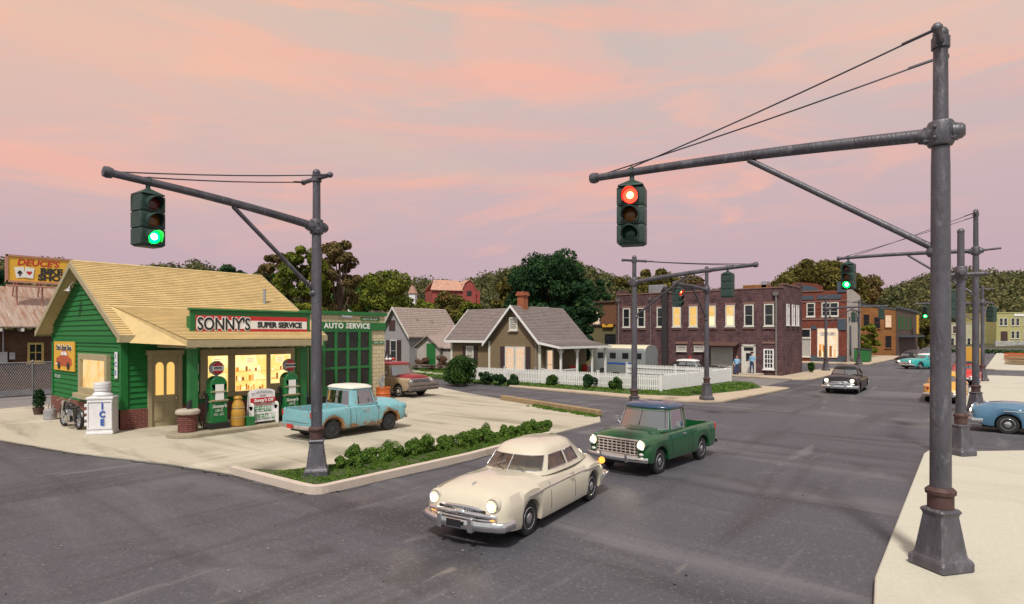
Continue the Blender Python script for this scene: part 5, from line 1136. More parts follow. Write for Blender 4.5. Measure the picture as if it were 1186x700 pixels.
# tow truck behind garage
tt = pickup((-28.4, 23.4, 0), R(3), P['tantruck'], 'maroon and tan tow truck with timber bumper nosing out behind the garage', sc=1.1, on=False, hoodm=P['maroon'], roofm=P['maroon'], rim=M['offwhite'], bumperm=M['greywood'], grillem=M['silver'], name='tow_truck')
m = MB(); m.box((2.36, 0, .62), (.12, 2.1, .42)); m.box((2.42, 0, .55), (.06, 2.05, .1)); m.box((2.42, 0, .72), (.06, 2.05, .1)); m.build('timber_bumper', M['greywood'], tt, bevel=.02)
m = MB(); m.tube([(-.7, .3, 1.1), (-1.2, .3, 2.45), (-2.3, .2, 2.3)], .07, 8); m.tube([(-.7, -.3, 1.1), (-1.2, -.3, 2.45), (-2.3, -.2, 2.3)], .07, 8); m.tube([(-1.2, -.35, 2.2), (-1.2, .35, 2.2)], .06, 8); m.box((-.9, 0, 1.25), (.7, 1.4, .3)); m.ball((-.8, .2, 2.0), .3, 10); m.ball((-.7, -.25, 1.98), .22, 10); m.build('boom', M['black'], tt, 50)
for yy, mt in ((.35, M['red_lens']), (.1, M['lampoff']), (-.15, M['lampoff'])): m = MB(); m.ball((-.35, yy-.1, 2.0), .10, 10); m.build('roof_light', mt, tt, 60)
# police car, van
yP = 48.3; xP = onY(806, yP)
pc = coupe((xP-.3, yP, 0), R(8), P['blackp'], 'black and white patrol car with a red roof light behind the picket fence', sc=1.02, on=False, roofmat=P['whitep'])
m = MB(); m.lathe([(.09, 1.60), (.1, 1.64), (.09, 1.78), (0, 1.82)], 12, (-.2, 0, 0)); m.build('roof_light', M['lens_r_off'] if False else M['red_lens'], pc, 50)
for s in (-1, 1): m = MB(); m.box((.15, s*.945, .60), (1.05, .02, .52)); m.build('white_door', P['whitep'], pc, bevel=.01)
yV = 46.8; xV = onY(724, yV)
wagonbox((xV, yV, 0), R(176), P['greyvan'], P['vanroof'], 'grey van with rounded cream roof parked behind the white picket fence', 5.2, 2.2, 2.75, 'van', 'van', stripe=M['signblue'])
# far parked cars
far = [(-10.2, 98, 80, P['blackp'], 'dark parked car at the far kerb behind the turquoise sedan'), (-8.6, 106, 90, P['steel'], 'small blue-grey car farthest down the main street'), (-9.3, 88, 70, P['blackp'], 'black car directly behind the roof of the turquoise sedan')]
for x, y, a, p_, lb in far: coupe((x, y, 0), R(a), p_, lb, on=False)
# ================================================================ PICKET FENCES
def picket(p0, p1, label, h=1.0, gap=.145, z=.14):
    a, b = V((p0[0], p0[1], 0)), V((p1[0], p1[1], 0)); d = b-a; L = d.length; ang = math.atan2(d.y, d.x)
    t = thing('picket_fence', label, 'picket fence', (a.x, a.y, z), ang, 'white picket fences round the house garden')
    m = MB(); m.box((L/2, .03, .30), (L, .04, .09)); m.box((L/2, .03, .74), (L, .04, .09)); m.build('rail', M['white'], t)
    m = MB(); x = .06
    while x < L-.03:
        m.prism([(x-.05, -.02, .04), (x+.05, -.02, .04), (x+.05, -.02, h-.07), (x, -.02, h), (x-.05, -.02, h-.07)], (0, .025, 0)); x += gap
    m.build('pickets', M['white'], t)
    n = max(1, round(L/4.2))
    for i in range(n+1):
        m = MB(); x = L*i/n; m.box((x, .03, .53), (.13, .13, 1.06)); m.box((x, .03, 1.08), (.18, .18, .05)); m.build('post', M['white'], t, bevel=.008)
    return t
picket((-32.2, 34.0), (-25.4, 34.2), 'left length of white picket fence below the lit double window of the brown house')
picket((-25.4, 34.2), (-16.5, 34.4), 'long front length of white picket fence facing the side street')
picket((-16.5, 34.4), (-16.0, 44.9), 'white picket fence running back along the main street pavement')
picket((-16.0, 44.9), (-25.0, 45.6), 'back white picket fence in front of the patrol car and van')
# ================================================================ BROWN HOUSE
Oh = (-29.5, 36.0, 0); h = thing('brown_house', 'brown clapboard cottage with mauve shingle roof, porch and orange chimney', 'house', Oh)
HY = Face('Y', 36.0, Oh); HW = Face('Y', 38.0, Oh); HX = Face('X', -27.0, Oh)
m = MB(Oh); m.prism([(-32, 36, 0), (-27, 36, 0), (-27, 36, 3.15), (-29.5, 36, 5.7), (-32, 36, 3.15)], (0, 6.4, 0)); m.prism([(-38.3, 38, 0), (-38.3, 38, 3.2), (-38.3, 40.6, 5.75), (-38.3, 43.2, 3.2), (-38.3, 43.2, 0)], (6.4, 0, 0)); m.build('wall', M['hbrown'], h)
m = MB(Oh)
for x in (-32, -27): HY.box(m, x-.1, x+.1, 0, 3.1, 0, .04)
HW.box(m, -38.36, -38.16, 0, 3.1, 0, .04); HX.box(m, 35.95, 36.12, 0, 3.0, 0, .05)
m.build('corner_board', M['offwhite'], h)
m = MB(Oh); hs = (5.75-3.1)/2.5
def hr(x): return 5.85-abs(x+29.5)*1.03
xr_, xl_ = -26.75, -32.4
roofslab(m, (xr_, 35.6, hr(xr_)), (xr_, 42.6, hr(xr_)), (-29.5, 42.6, 5.85), (-29.5, 35.6, 5.85), .1); roofslab(m, (xl_, 35.6, hr(xl_)), (xl_, 42.6, hr(xl_)), (-29.5, 42.6, 5.85), (-29.5, 35.6, 5.85), .1)
shingles(m, (xr_, 35.6, hr(xr_)+.004), (xr_, 42.6, hr(xr_)+.004), (-29.5, 42.6, 5.855), (-29.5, 35.6, 5.855), 24, .03); shingles(m, (xl_, 35.6, hr(xl_)+.004), (xl_, 42.6, hr(xl_)+.004), (-29.5, 42.6, 5.855), (-29.5, 35.6, 5.855), 24, .03)
# wing
roofslab(m, (-38.7, 37.55, 3.05), (-31.2, 37.55, 3.05), (-29.5, 40.6, 5.92), (-38.7, 40.6, 5.92), .1); roofslab(m, (-38.7, 43.6, 3.05), (-31.2, 43.6, 3.05), (-29.5, 40.6, 5.92), (-38.7, 40.6, 5.92), .1)
shingles(m, (-38.7, 37.55, 3.054), (-31.6, 37.55, 3.054), (-30.0, 40.6, 5.925), (-38.7, 40.6, 5.925), 22, .03)
# porch roof
roofslab(m, (-24.95, 35.7, 2.72), (-24.95, 42.8, 2.72), (-26.9, 42.6, hr(-26.9)+.02), (-26.9, 35.6, hr(-26.9)+.02), .08); shingles(m, (-24.95, 35.7, 2.725), (-24.95, 42.8, 2.725), (-26.85, 42.6, hr(-26.85)+.03), (-26.85, 35.6, hr(-26.85)+.03), 9, .03)
rf = m.build('roof', M['hroof'], h)
m = MB(Oh)
for x in (xr_, xl_): m.prism([(x, 35.58, hr(x)+.03), (-29.5, 35.58, 5.90), (-29.5, 35.58, 5.68), (x, 35.58, hr(x)-.2)], (0, -.05, 0))
m.b2((-38.75, 37.5, 2.93), (-32.2, 37.55, 3.12)); m.prism([(-38.72, 37.5, 3.1), (-38.72, 40.6, 5.97), (-38.72, 40.6, 5.8), (-38.72, 37.5, 2.93)], (-.05, 0, 0)); m.b2((-24.95, 35.65, 2.58), (-24.88, 42.85, 2.74)); m.prism([(-24.9, 35.64, 2.74), (-26.8, 35.56, hr(-26.8)+.03), (-26.8, 35.56, hr(-26.8)-.15), (-24.9, 35.64, 2.58)], (0, -.05, 0)); m.build('fascia', M['white'], rf)
m = MB(Oh); m.box((-29.5, 37.1, 6.1), (.62, .62, 1.2)); m.box((-29.5, 37.1, 6.72), (.82, .82, .16)); m.box((-29.5, 37.1, 6.88), (.70, .70, .16)); m.build('chimney', M['chimney'], rf, bevel=.03)
for uu in (-29.85, -28.85): window(h, HY, uu+.0, 1.0, 2.6, .78, M['offwhite'], M['win_pale'], nv=1, nh=2, fw=.09)
for uu in (-30.62, -28.08):
    m = MB(Oh); HY.box(m, uu-.22, uu+.22, .9, 2.7, .0, .06); m.build('shutter', M['shutter'], h, bevel=.01)
window(h, HY, -29.5, 4.05, 4.85, .62, M['offwhite'], M['paleblind'], nh=6, fw=.1, name='gable_vent')
window(h, HW, -36.0, 1.25, 2.55, .7, M['offwhite'], M['paleblind'], shut=.42)
window(h, HX, 37.2, .25, 2.4, .7, M['offwhite'], M['win_pale'], nh=2, name='porch_door')
m = MB(Oh); m.tube([(-27.3, 35.93, 3.1), (-27.3, 35.93, 1.1)], .03, 6); m.box((-27.3, 35.9, 1.05), (.2, .14, .3)); m.build('electric_meter', M['silver'], h, bevel=.01)
m = MB(Oh); m.b2((-27, 36, 0), (-25.1, 42.5, .3)); m.build('porch_floor', M['greywood'], h)
for i, yy in enumerate((36.15, 38.3, 40.4, 42.4)):
    m = MB(Oh); m.box((-25.2, yy, 1.45), (.13, .13, 2.3)); m.tube([(-25.2, yy, 2.1), (-25.2, yy+.4, 2.55)], .035, 4); m.tube([(-25.2, yy, 2.1), (-25.2, yy-.4, 2.55)], .035, 4); m.build('porch_post', M['white'], h)
m = MB(Oh); m.b2((-26.9, 36.1, 1.0), (-25.2, 36.16, 1.07)); m.b2((-25.24, 36.2, 1.0), (-25.18, 38.2, 1.07))
for i in range(12): x = -26.85+i*.15; m.b2((x, 36.11, .3), (x+.04, 36.15, 1.0))
for i in range(14): y = 36.25+i*.145; m.b2((-25.23, y, .3), (-25.19, y+.04, 1.0))
m.build('porch_railing', M['white'], h)
t = thing('porch_swing', 'green bench with red end panels on the cottage porch', 'bench', (-25.9, 39.6, .3), R(0))
m = MB(); m.box((0, 0, .42), (.5, 1.5, .07)); m.build('seat', M['pumpg'], t, bevel=.01); m = MB(); m.box((-.24, 0, .72), (.06, 1.5, .5)); m.build('backrest', M['pumpg'], t, bevel=.01)
for s in (-1, 1): m = MB(); m.box((0, s*.8, .48), (.55, .08, .96)); m.build('armrest', M['signred'], t, bevel=.03)
# bushes round the house
bush(*gp(535, 447), 1.25, 2.1, M['leaf_mid'], 'large round green bush at the left end of the picket fence', z=.15, per=420, leaf=.06, n=34)
for i, (px, py, r_, lb) in enumerate([(563, 446, .5, 'dark low bush just right of the large round bush'), (580, 447, .45, 'dark bush below the left end of the picket fence'), (594, 448, .38, 'small dark bush under the lit double window of the brown house'), (640, 449, .42, 'low bush at the foot of the picket fence beside its middle post'), (681, 452, .5, 'dark bush at the fence foot below the grey van'), (713, 454, .4, 'flat bright bush at the fence foot near the signal post')]):
    x, y = gp(px, py); bush(x, y, r_*1.15, r_*1.7, M['leaf_mid'] if i in (3, 5) else M['leaf_dark'], lb, z=.15, per=280, leaf=.05)
# ================================================================ GREY HOUSE with outbuilding
YG = 46.0; Og = (onY(458, YG), YG, 0); g1 = thing('grey_house', 'weathered grey gabled house with blue-grey shutters behind the garage', 'house', Og); GY = Face('Y', YG, Og)
ux = lambda px, Y=YG: onY(px, Y); zz_ = lambda py, px, Y=YG: zat(py, onY(px, Y), Y)
a, b, c0 = ux(443), ux(474), ux(457.5); ze, za = zz_(387, 470), zz_(356, 457)
m = MB(Og); m.prism([(a, YG, 0), (b, YG, 0), (b, YG, ze), (c0, YG, za-.15), (a, YG, ze)], (0, 8, 0)); m.prism([(a-9, YG+2, 0), (a-9, YG+2, ze), (a-9, YG+5, za-.2), (a-9, YG+8, ze), (a-9, YG+8, 0)], (9.5, 0, 0)); m.prism([(b, YG+3, 0), (b, YG+3, ze-.6), (b, YG+6.5, ze+.8), (b, YG+10, ze-.6), (b, YG+10, 0)], (5.5, 0, 0)); m.build('wall', M['greywall'], g1)
m = MB(Og)
for e in (a-.4, b+.4):
    zz = ze-.35; roofslab(m, (e, YG-.4, zz), (e, YG+8.2, zz), (c0, YG+8.2, za), (c0, YG-.4, za), .12); shingles(m, (e, YG-.4, zz+.01), (e, YG+8.2, zz+.01), (c0, YG+8.2, za+.01), (c0, YG-.4, za+.01), 16, .04)
roofslab(m, (a-9.3, YG+1.6, ze-.3), (a, YG+1.6, ze-.3), (c0, YG+5, za-.02), (a-9.3, YG+5, za-.02), .1); shingles(m, (a-9.3, YG+1.6, ze-.29), (a, YG+1.6, ze-.29), (c0, YG+5, za), (a-9.3, YG+5, za), 14, .04)
roofslab(m, (b-.5, YG+2.7, ze-.7), (b+5.8, YG+2.7, ze-.7), (b+5.8, YG+6.5, ze+1.0), (b-.5, YG+6.5, ze+1.0), .1); shingles(m, (b-.5, YG+2.7, ze-.69), (b+5.8, YG+2.7, ze-.69), (b+5.8, YG+6.5, ze+1.01), (b-.5, YG+6.5, ze+1.01), 12, .04)
m.tube([(b-1.2, YG+2.2, ze+.3), (b-1.2, YG+2.2, ze+1.9)], .14, 8); m.tube([(b-1.0, YG+4.4, ze+.3), (b-1.0, YG+4.4, ze+1.6)], .14, 8)
g1r = m.build('roof', M['greyroof'], g1)
m = MB(Og)
for e in (a-.4, b+.4): zz = ze-.35; m.prism([(e, YG-.42, zz+.05), (c0, YG-.42, za+.06), (c0, YG-.42, za-.2), (e, YG-.42, zz-.2)], (0, -.06, 0))
m.build('barge_board', M['offwhite'], g1r)
window(g1, GY, ux(456), zz_(418, 456), zz_(395, 456), 1.0, M['offwhite'], M['pane'], shut=.75)
m = MB(Og); GY.box(m, ux(454)-.5, ux(454)+.6, zz_(383, 455), zz_(371, 455), 0, .06); m.build('loft_hatch', M['rustband'], g1)
YS = 43.5; Os = (onY(500, YS), YS, 0); g2 = thing('outbuilding', 'small pale shed with a green door next to the grey house', 'shed', Os); SY = Face('Y', YS, Os)
a, b, c0 = onY(483, YS), onY(519, YS), onY(496.5, YS); ze = zat(401, b, YS); za = zat(389, c0, YS); b1 = onY(509, YS)
m = MB(Os); m.prism([(a, YS, 0), (b1, YS, 0), (b1, YS, ze), (c0, YS, za-.1), (a, YS, ze)], (0, 3.2, 0)); m.b2((b1, YS+.4, 0), (b, YS+3, ze-.1)); m.build('wall', M['plaster'], g2)
m = MB(Os); roofslab(m, (a-.3, YS-.3, ze-.15), (a-.3, YS+3.4, ze-.15), (c0, YS+3.4, za+.05), (c0, YS-.3, za+.05), .1); roofslab(m, (b1+.3, YS-.3, ze-.15), (b1+.3, YS+3.4, ze-.15), (c0, YS+3.4, za+.05), (c0, YS-.3, za+.05), .1); roofslab(m, (b1+.2, YS+.2, ze-.2), (b+.4, YS+.2, ze-.2), (b+.4, YS+3, ze+.9), (b1-.2, YS+3, ze+.9), .1); m.build('roof', M['greyroof'], g2)
m = MB(Os); SY.box(m, onY(494.5, YS), onY(504.5, YS), .1, zat(398, c0, YS), 0, .08); SY.box(m, onY(494.5, YS)+.1, onY(504.5, YS)-.1, 1.0, 1.12, .08, .1); m.build('door', M['sgreen2'], g2, bevel=.02)
m = MB(Os); m.box((onY(514, YS), YS+.36, zat(404.5, b, YS)), (1.2, .1, .3)); m.build('window', M['pane'], g2)
for i, (px, lb) in enumerate(((489.5, 'dead brown brush left of the green shed door'), (512, 'dead brown brush right of the green shed door'))):
    x = onY(px, 42.7); t = bush(x, 42.7, .75, 1.6, M['twig'], lb, group='dead brush by the shed', z=.1, per=260, leaf=.05)
for i, (px, Yb, mt, lb) in enumerate(((490, 40.6, M['greywood'], 'weathered grey wooden bench left of the shed door'), (509, 40.8, M['darkbrick'], 'dark wooden bench right of the shed door'))):
    t = thing('park_bench', lb, 'bench', (onY(px, Yb), Yb, .1), R(8), 'benches by the shed')
    m = MB(); m.box((0, 0, .5), (2.6, .6, .1)); m.box((0, -.35, .3), (2.6, .2, .06)); m.build('seat', mt, t, bevel=.01)
    for s in (-1, 1): m = MB(); m.box((s*1.0, 0, .24), (.14, .7, .48)); m.build('leg', mt, t)
# small brick building behind house
YB = 60; Ob = (onY(694, YB), YB, 0); sb = thing('small_brick_building', 'small brown brick building with a lit window behind the cottage', 'building', Ob); BY = Face('Y', YB, Ob)
a, b = onY(672, YB), onY(712.0, YB); zt = zat(350, b, YB); zm = zat(377, b, YB)
m = MB(Ob); m.b2((a, YB+.3, zm), (b, YB+8, zt)); m.build('upper_wall', M['tanbrick'] if False else pm('rust_brown_wall', (.15, .065, .035), .85, 0, .2, 3), sb)
m = MB(Ob); m.b2((a, YB, 0), (b, YB+8, zm)); m.build('lower_wall', pm('olive_wall', (.14, .12, .06), .85, 0, .25, 3), sb)
m = MB(Ob); m.b2((a-.1, YB-.2, zm), (b+.05, YB+.4, zm+.15)); m.b2((a-.1, YB+.1, zt), (b, YB+8, zt+.18)); m.build('cornice', M['darkbrick'], sb)
BY2 = Face('Y', YB+.3, Ob); window(sb, BY2, onY(688, YB), zat(375, b, YB), zat(361, b, YB), 1.0, M['white'], M['win_pale'])
window(sb, BY, onY(707, YB), zat(402, b, YB), zat(388, b, YB), 1.2, M['black'], M['pane'], nv=2)
m = MB(Ob); BY.box(m, onY(699, YB), onY(711, YB), zat(379, b, YB), zat(375.5, b, YB), .1, .3); m.tube([(onY(705, YB), YB-.3, zat(373, b, YB)+a_*.0) for a_ in (0, 1)], .3, 8); m.build('shop_sign', M['signyel'], sb)
# ================================================================ POLICE BUILDING
YP = 54.0; Op = (-22.8, 54, 0); pb = thing('brick_building', 'two storey purple-brown brick building with a row of lit upper windows', 'building', Op)
PY = Face('Y', YP, Op); PX = Face('X', -14.9, Op); xa, xb2 = -30.8, -14.9; zt = 7.6
m = MB(Op); m.b2((xa, YP, 0), (xb2, 60.4, zt-.25)); m.build('wall', M['polbrick'], pb)
m = MB(Op)
m.b2((xa, YP, zt-.25), (xb2, YP+.35, zt)); m.b2((xb2-.35, YP+.35, zt-.25), (xb2, 60.05, zt+.3)); m.b2((xa, YP+.35, zt-.25), (xa+.35, 60.05, zt+.2)); m.b2((xa, 60.05, zt-.25), (xb2, 60.4, zt+.45)); m.b2((xb2-.4, 59.6, zt+.3), (xb2, 60.4, zt+.75)); m.b2((xa-.02, YP-.02, zt), (xa+1.0, YP+.4, zt+.45)); m.build('parapet', M['polbrick'], pb)
m = MB(Op); m.b2((xa-.04, YP-.06, zt-.0), (xb2+.06, YP+.4, zt+.09)); m.b2((xb2-.4, YP+.4, zt+.3), (xb2+.06, 59.5, zt+.38)); m.build('coping', M['lintel'], pb)
for px, lit in ((725.8, 0), (742.9, 0), (765.5, 0), (784, 1), (803.1, 1), (824, 1), (845.8, 1), (867.5, 0), (890.8, 0)):
    x = onY(px, YP); window(pb, PY, x, 4.45, 6.15, .62, M['offwhite'], M['win_warm'] if lit else M['pane'], fw=.1, label='lit upper window' if lit else None, po=.022)
    if lit: m = MB(Op); PY.box(m, x-.29, x+.29, 4.47, 5.27, .023, .03); m.build('lower_sash_pane', M['win_white'] if px > 820 else M['win_warm'], pb)
    m = MB(Op); PY.box(m, x-.5, x+.5, 6.27, 6.45, 0, .07); PY.box(m, x-.5, x+.5, 4.1, 4.22, 0, .1); m.build('lintel', M['lintel'], pb)
for px in (789.5, 810):
    x = onY(px, YP); window(pb, PY, x, zat(406.5, x, YP), zat(401.5, x, YP), .85, M['offwhite'], M['paleblind'], nh=1, fw=.06); m = MB(Op); PY.box(m, x-.6, x+.6, 2.75, 2.95, 0, .07); m.build('lintel', M['lintel'], pb)
xg0, xg1 = onY(823.5, YP), onY(849, YP)
m = MB(Op); PY.box(m, xg0, xg1, .05, 2.5, .01, .06); 
for i in range(4): PY.box(m, xg0+.05, xg1-.05, .15+i*.6, .65+i*.6, .06, .08)
m.build('garage_door', M['plaster'] if False else pm('pale_door', (.42, .40, .36), .6, 0, .15, 3), pb, bevel=.01)
m = MB(Op); m.prism([PY.p(xg0-.4, 2.95, 0), PY.p(xg1+.6, 2.95, 0), PY.p(xg1+.6, 2.72, 1.2), PY.p(xg0-.4, 2.72, 1.2)], (0, 0, -.12)); m.build('awning', pm('brown_awning', (.10, .05, .04), .7), pb)
xd0, xd1 = onY(860.5, YP), onY(874, YP)
m = MB(Op); PY.box(m, xd0-.1, xd0+.02, .3, 2.7, 0, .1); PY.box(m, xd1-.02, xd1+.1, .3, 2.7, 0, .1); PY.box(m, xd0-.1, xd1+.1, 2.6, 2.75, 0, .1); PY.box(m, xd0, xd1, .3, 2.6, 0, .05); PY.box(m, xd0+.1, xd1-.1, 2.2, 2.5, .05, .06, 1); PY.box(m, xd0+.28, xd1-.28, 1.3, 2.0, .05, .06, 1); pd = m.build('door', [M['offwhite'], M['pane']], pb)
m = MB(Op); m.ball(PY.p(xd1-.15, 1.25, .09), .05, 8); m.build('handle', M['chrome'], pd, 60)
x = onY(890.5, YP); window(pb, PY, x, zat(426, x, YP), zat(406, x, YP), .62, M['white'], M['pane'], nv=3, nh=4, fw=.12, name='barred_window', bars=.06); m = MB(Op); PY.box(m, x-.55, x+.55, 2.85, 3.02, 0, .07); m.build('lintel', M['lintel'], pb)
for px, w_ in ((899.3, .09), (717, .09), (754, .05)):
    x = onY(px, YP); m = MB(Op); m.tube([PY.p(x, .1, .1), PY.p(x, 6.95, .1)], w_, 8); m.box(PY.p(x, 7.1, .12), (w_*4.2, .26, .32), taper=1.2); m.build('downpipe', M['silver'] if False else pm('dull_pipe', (.20, .18, .18), .5, .3), pb, 40)
x = onY(771, YP); m = MB(Op); PY.box(m, x-.28, x+.28, .6, 7.55, 0, .3); m.b2((x-.35, YP-.3, 7.55), (x+.35, YP+.6, 7.9)); m.ball((x, YP-.1, 7.95), .3, 10); m.build('chimney_stack', M['black'] if False else pm('sooty_flue', (.03, .025, .028), .8, 0, .3, 4), pb)
for px, s in ((754.5, .5), (760.5, .6)): x = onY(px, YP); m = MB(Op); m.box(PY.p(x, zat(410.5, x, YP), .14), (.42, .26, s)); m.build('electric_meter', M['silver'], pb, bevel=.03)
x = onY(742.5, YP); m = MB(Op); PY.box(m, x-.55, x+.55, .1, 2.6, .005, .05); m.build('dark_doorway', M['dark'], pb)
for yy in (55.6, 57.3, 58.7): window(pb, PX, yy, 4.5, 6.2, .55, M['white'], M['paleblind'], nh=2, fw=.07, name='narrow_window')
for px, w_, h_, c_m in ((762, 1.5, 1.1, M['silver']), (797, 2.2, .9, M['dark']), (877, 2.2, .6, M['tanbrick']), (887, .5, .9, M['silver']), (812, .5, 1.0, M['polbrick'])):
    x = onY(px, 57); m = MB(Op); m.box((x, 57, zt-.25+h_/2+.2), (w_, 1.2, h_)); m.build('rooftop_unit', c_m, pb, bevel=.04)
m = MB(); m.b2((onY(857, 53), 52.6, .0), (onY(881, 53), 53.9, .30)); o = m.build('entrance_step', M['mortar'], None, bevel=.03); tag(o, 'pale concrete entrance step below the white door of the brick building', 'step', kind='structure')
bush(-14.2, 60.6, .5, 1.1, M['leaf_mid'], 'small shrub at the rear corner of the brick building', z=.1, per=200, leaf=.07)
# people
def person(loc, rz, label, cap=False, armpose=0, group='policemen at the brick building'):
    t = thing('person', label, 'person', loc, rz, group)
    J = dict(pelvis=((0, 0, .95), .15), waist=((0, 0, 1.1), .135), chest=((0, .0, 1.35), .165), neck=((0.01, 0, 1.50), .06), head0=((.02, 0, 1.60), .085), head1=((.02, 0, 1.70), .095), head2=((.01, 0, 1.78), .06))
    E_ = [('pelvis', 'waist'), ('waist', 'chest'), ('chest', 'neck'), ('neck', 'head0'), ('head0', 'head1'), ('head1', 'head2')]
    for s, n in ((1, 'L'), (-1, 'R')):
        J.update({'sh'+n: ((0, s*.19, 1.42), .07), 'el'+n: ((-.03, s*.27, 1.14), .05), 'wr'+n: ((.12 if armpose != s else .25, s*.24 if armpose != s else s*.1, .93 if armpose != s else 1.2), .036), 'ha'+n: ((.16 if armpose != s else .32, s*.23 if armpose != s else s*.02, .85 if armpose != s else 1.24), .034),
                  'hip'+n: ((0, s*.10, .88), .11), 'kn'+n: ((.02, s*.12, .50), .075), 'an'+n: ((-.02, s*.13, .09), .05), 'to'+n: ((.14, s*.15, .045), .045)})
        E_ += [('chest', 'sh'+n), ('sh'+n, 'el'+n), ('el'+n, 'wr'+n), ('wr'+n, 'ha'+n), ('pelvis', 'hip'+n), ('hip'+n, 'kn'+n), ('kn'+n, 'an'+n), ('an'+n, 'to'+n)]
    ks = list(J); me = bpy.data.meshes.new('b'); me.from_pydata([J[k][0] for k in ks], [(ks.index(a), ks.index(b)) for a, b in E_], [])
    o = bpy.data.objects.new('b', me); COL.objects.link(o); o.modifiers.new('s', 'SKIN'); sm = o.modifiers.new('u', 'SUBSURF'); sm.levels = 2
    for i, k in enumerate(ks): sv = me.skin_vertices[0].data[i]; sv.radius = (J[k][1], J[k][1]); sv.use_root = (k == 'pelvis')
    dg = bpy.context.evaluated_depsgraph_get(); m2 = bpy.data.meshes.new_from_object(o.evaluated_get(dg)); bpy.data.objects.remove(o)
    m2.materials.clear()
    for q in ('skin', 'shirt', 'trouser', 'shoe'): m2.materials.append(M[q])
    for p in m2.polygons:
        z = p.center.z; y = abs(p.center.y); p.use_smooth = True
        p.material_index = 0 if z > 1.49 or (y > .17 and z < 1.10 and z > .8) or (p.center.x > .2 and z > 1.0) else 1 if z > 1.0 else 3 if z < .1 else 2
    bd = link('body', m2, t)
    m = MB(); m.ball((-.01, 0, 1.74), .105, 12, (1, .9, .75)); 
    if cap: m.lathe([(.115, 1.76), (.15, 1.82), (.14, 1.86), (0, 1.87)], 14); m.box((.11, 0, 1.765), (.1, .16, .015))
    m.build('cap' if cap else 'hair', M['cap'] if cap else M['hair'], t, 60)
    m = MB(); m.ball((.115, 0, 1.665), .018, 6); m.box((.105, .035, 1.70), (.01, .02, .01)); m.box((.105, -.035, 1.70), (.01, .02, .01)); m.box((.105, 0, 1.625), (.01, .045, .008)); m.build('face', M['skin'], t, 60)
    m = MB(); m.lathe([(.155, .98), (.158, 1.0), (.155, 1.03)], 16, sy=1.0); m.build('belt', M['black'], t, 60)
    return t
M['skin'] = pm('skin', (.5, .27, .18), .6); M['shirt'] = pm('light_blue_shirt', (.22, .42, .62), .8); M['trouser'] = pm('navy_trousers', (.03, .06, .14), .85); M['shoe'] = M['black']; M['hair'] = pm('dark_hair', (.05, .03, .02), .8); M['cap'] = pm('navy_cap', (.02, .03, .06), .6)
person((onY(853.5, 52.9), 52.9, .02), R(-60), 'bareheaded person in light blue shirt left of the white door', armpose=1)
person((onY(871, 53.0), 53.0, .30), R(-100), 'person in navy cap and blue shirt standing on the step', cap=True)
# ================================================================ RED BRICK SHOP
Yq = 86.0; Oq = (-18.5, 86, 0); sh = thing('brick_shop', 'red brick shop with bright display window and pale side wall', 'shop', Oq); QY = Face('Y', Yq, Oq); QX = Face('X', -16.0, Oq)
m = MB(Oq); m.b2((-24, Yq, 0), (-16.05, 95.0, 9.3)); m.prism([(-24, Yq, 9.3), (-24, Yq, 10.0), (-21.8, Yq, 10.6), (-21.0, Yq, 10.5), (-19.6, Yq, 10.3), (-18.8, Yq, 9.9), (-18.8, Yq, 9.3)], (0, .4, 0)); m.build('wall', M['shopbrick'], sh)
m = MB(Oq); m.prism([(-16.05, Yq+.6, 0), (-16.05, 95.02, 0), (-16.05, 95.02, 8.9), (-16.05, 91, 9.4), (-16.05, Yq+.6, 9.7)], (.08, 0, 0)); m.build('side_wall', M['plaster'], sh)
m = MB(Oq)
QY.box(m, -19.4, -16.6, 8.2, 8.75, 0, .08); QY.box(m, -24, -19.8, 8.2, 8.75, 0, .08); QY.box(m, -17.05, -16.0, 9.0, 10.4, 0, .12)
m.build('slate_band', M['slate'], sh)
for a_, b_, z0, z1 in ((-17.0, -16.0, 4.2, 5.6), (-17.0, -16.05, .0, .9), (-20.2, -19.4, 0, .9), (-20.1, -19.5, 4.35, 4.8)): m = MB(Oq); QY.box(m, a_, b_, z0, z1, 0, .12); m.build('stone_block', M['slate'], sh)
m = MB(Oq)
QY.box(m, -19.4, -17.0, 0, .5, 0, .06); m.prism([(-21.6, Yq-.06, 9.4), (-19.3, Yq-.06, 9.4), (-19.35, Yq-.06, 9.7), (-20.5, Yq-.06, 10.1), (-21.6, Yq-.06, 10.1)], (0, -.06, 0)); m.build('stone_trim', M['slate'], sh)
m = MB(Oq); QY.box(m, -24, -16.02, 5.55, 5.75, 0, .1); QY.box(m, -24, -16.02, 7.85, 8.0, 0, .08); QY.box(m, -24, -18.6, 9.25, 9.38, 0, .12); m.build('cornice', M['lintel'], sh)
for u in (-20.1, -18.35, -17.4): window(sh, QY, u if u > -20 else -20.15, 6.1, 7.65, .78, M['offwhite'], M['pane'], nh=3, fw=.13, nv=1)
window(sh, QY, -18.15, .75, 4.35, 2.3, M['offwhite'], M['shopwin'], nh=1, fw=.08, name='display_window', sill=False)
rn_ = random.Random(5); m = MB(Oq)
for q in range(14): u = rn_.uniform(-19.2, -17.2); w_ = rn_.uniform(.12, .35); QY.box(m, u, u+w_, .76, .76+rn_.uniform(.4, 1.7), .03+q*.002, .04+q*.002, rn_.choice((0, 1, 2, 3, 2)))
link('goods_display', m.mesh('goods_display', M['goods']), sh)
m = MB(Oq); QY.box(m, -19.1, -17.2, 3.45, 3.95, .03, .05); m.build('sign_panel', M['offwhite'], sh); tinyprint(1.6, .34, QY.p(-18.15, 3.66, .055), QY.right, (0, 0, 1), M['poster_red'], sh, Oq, 31, arc_=.12)
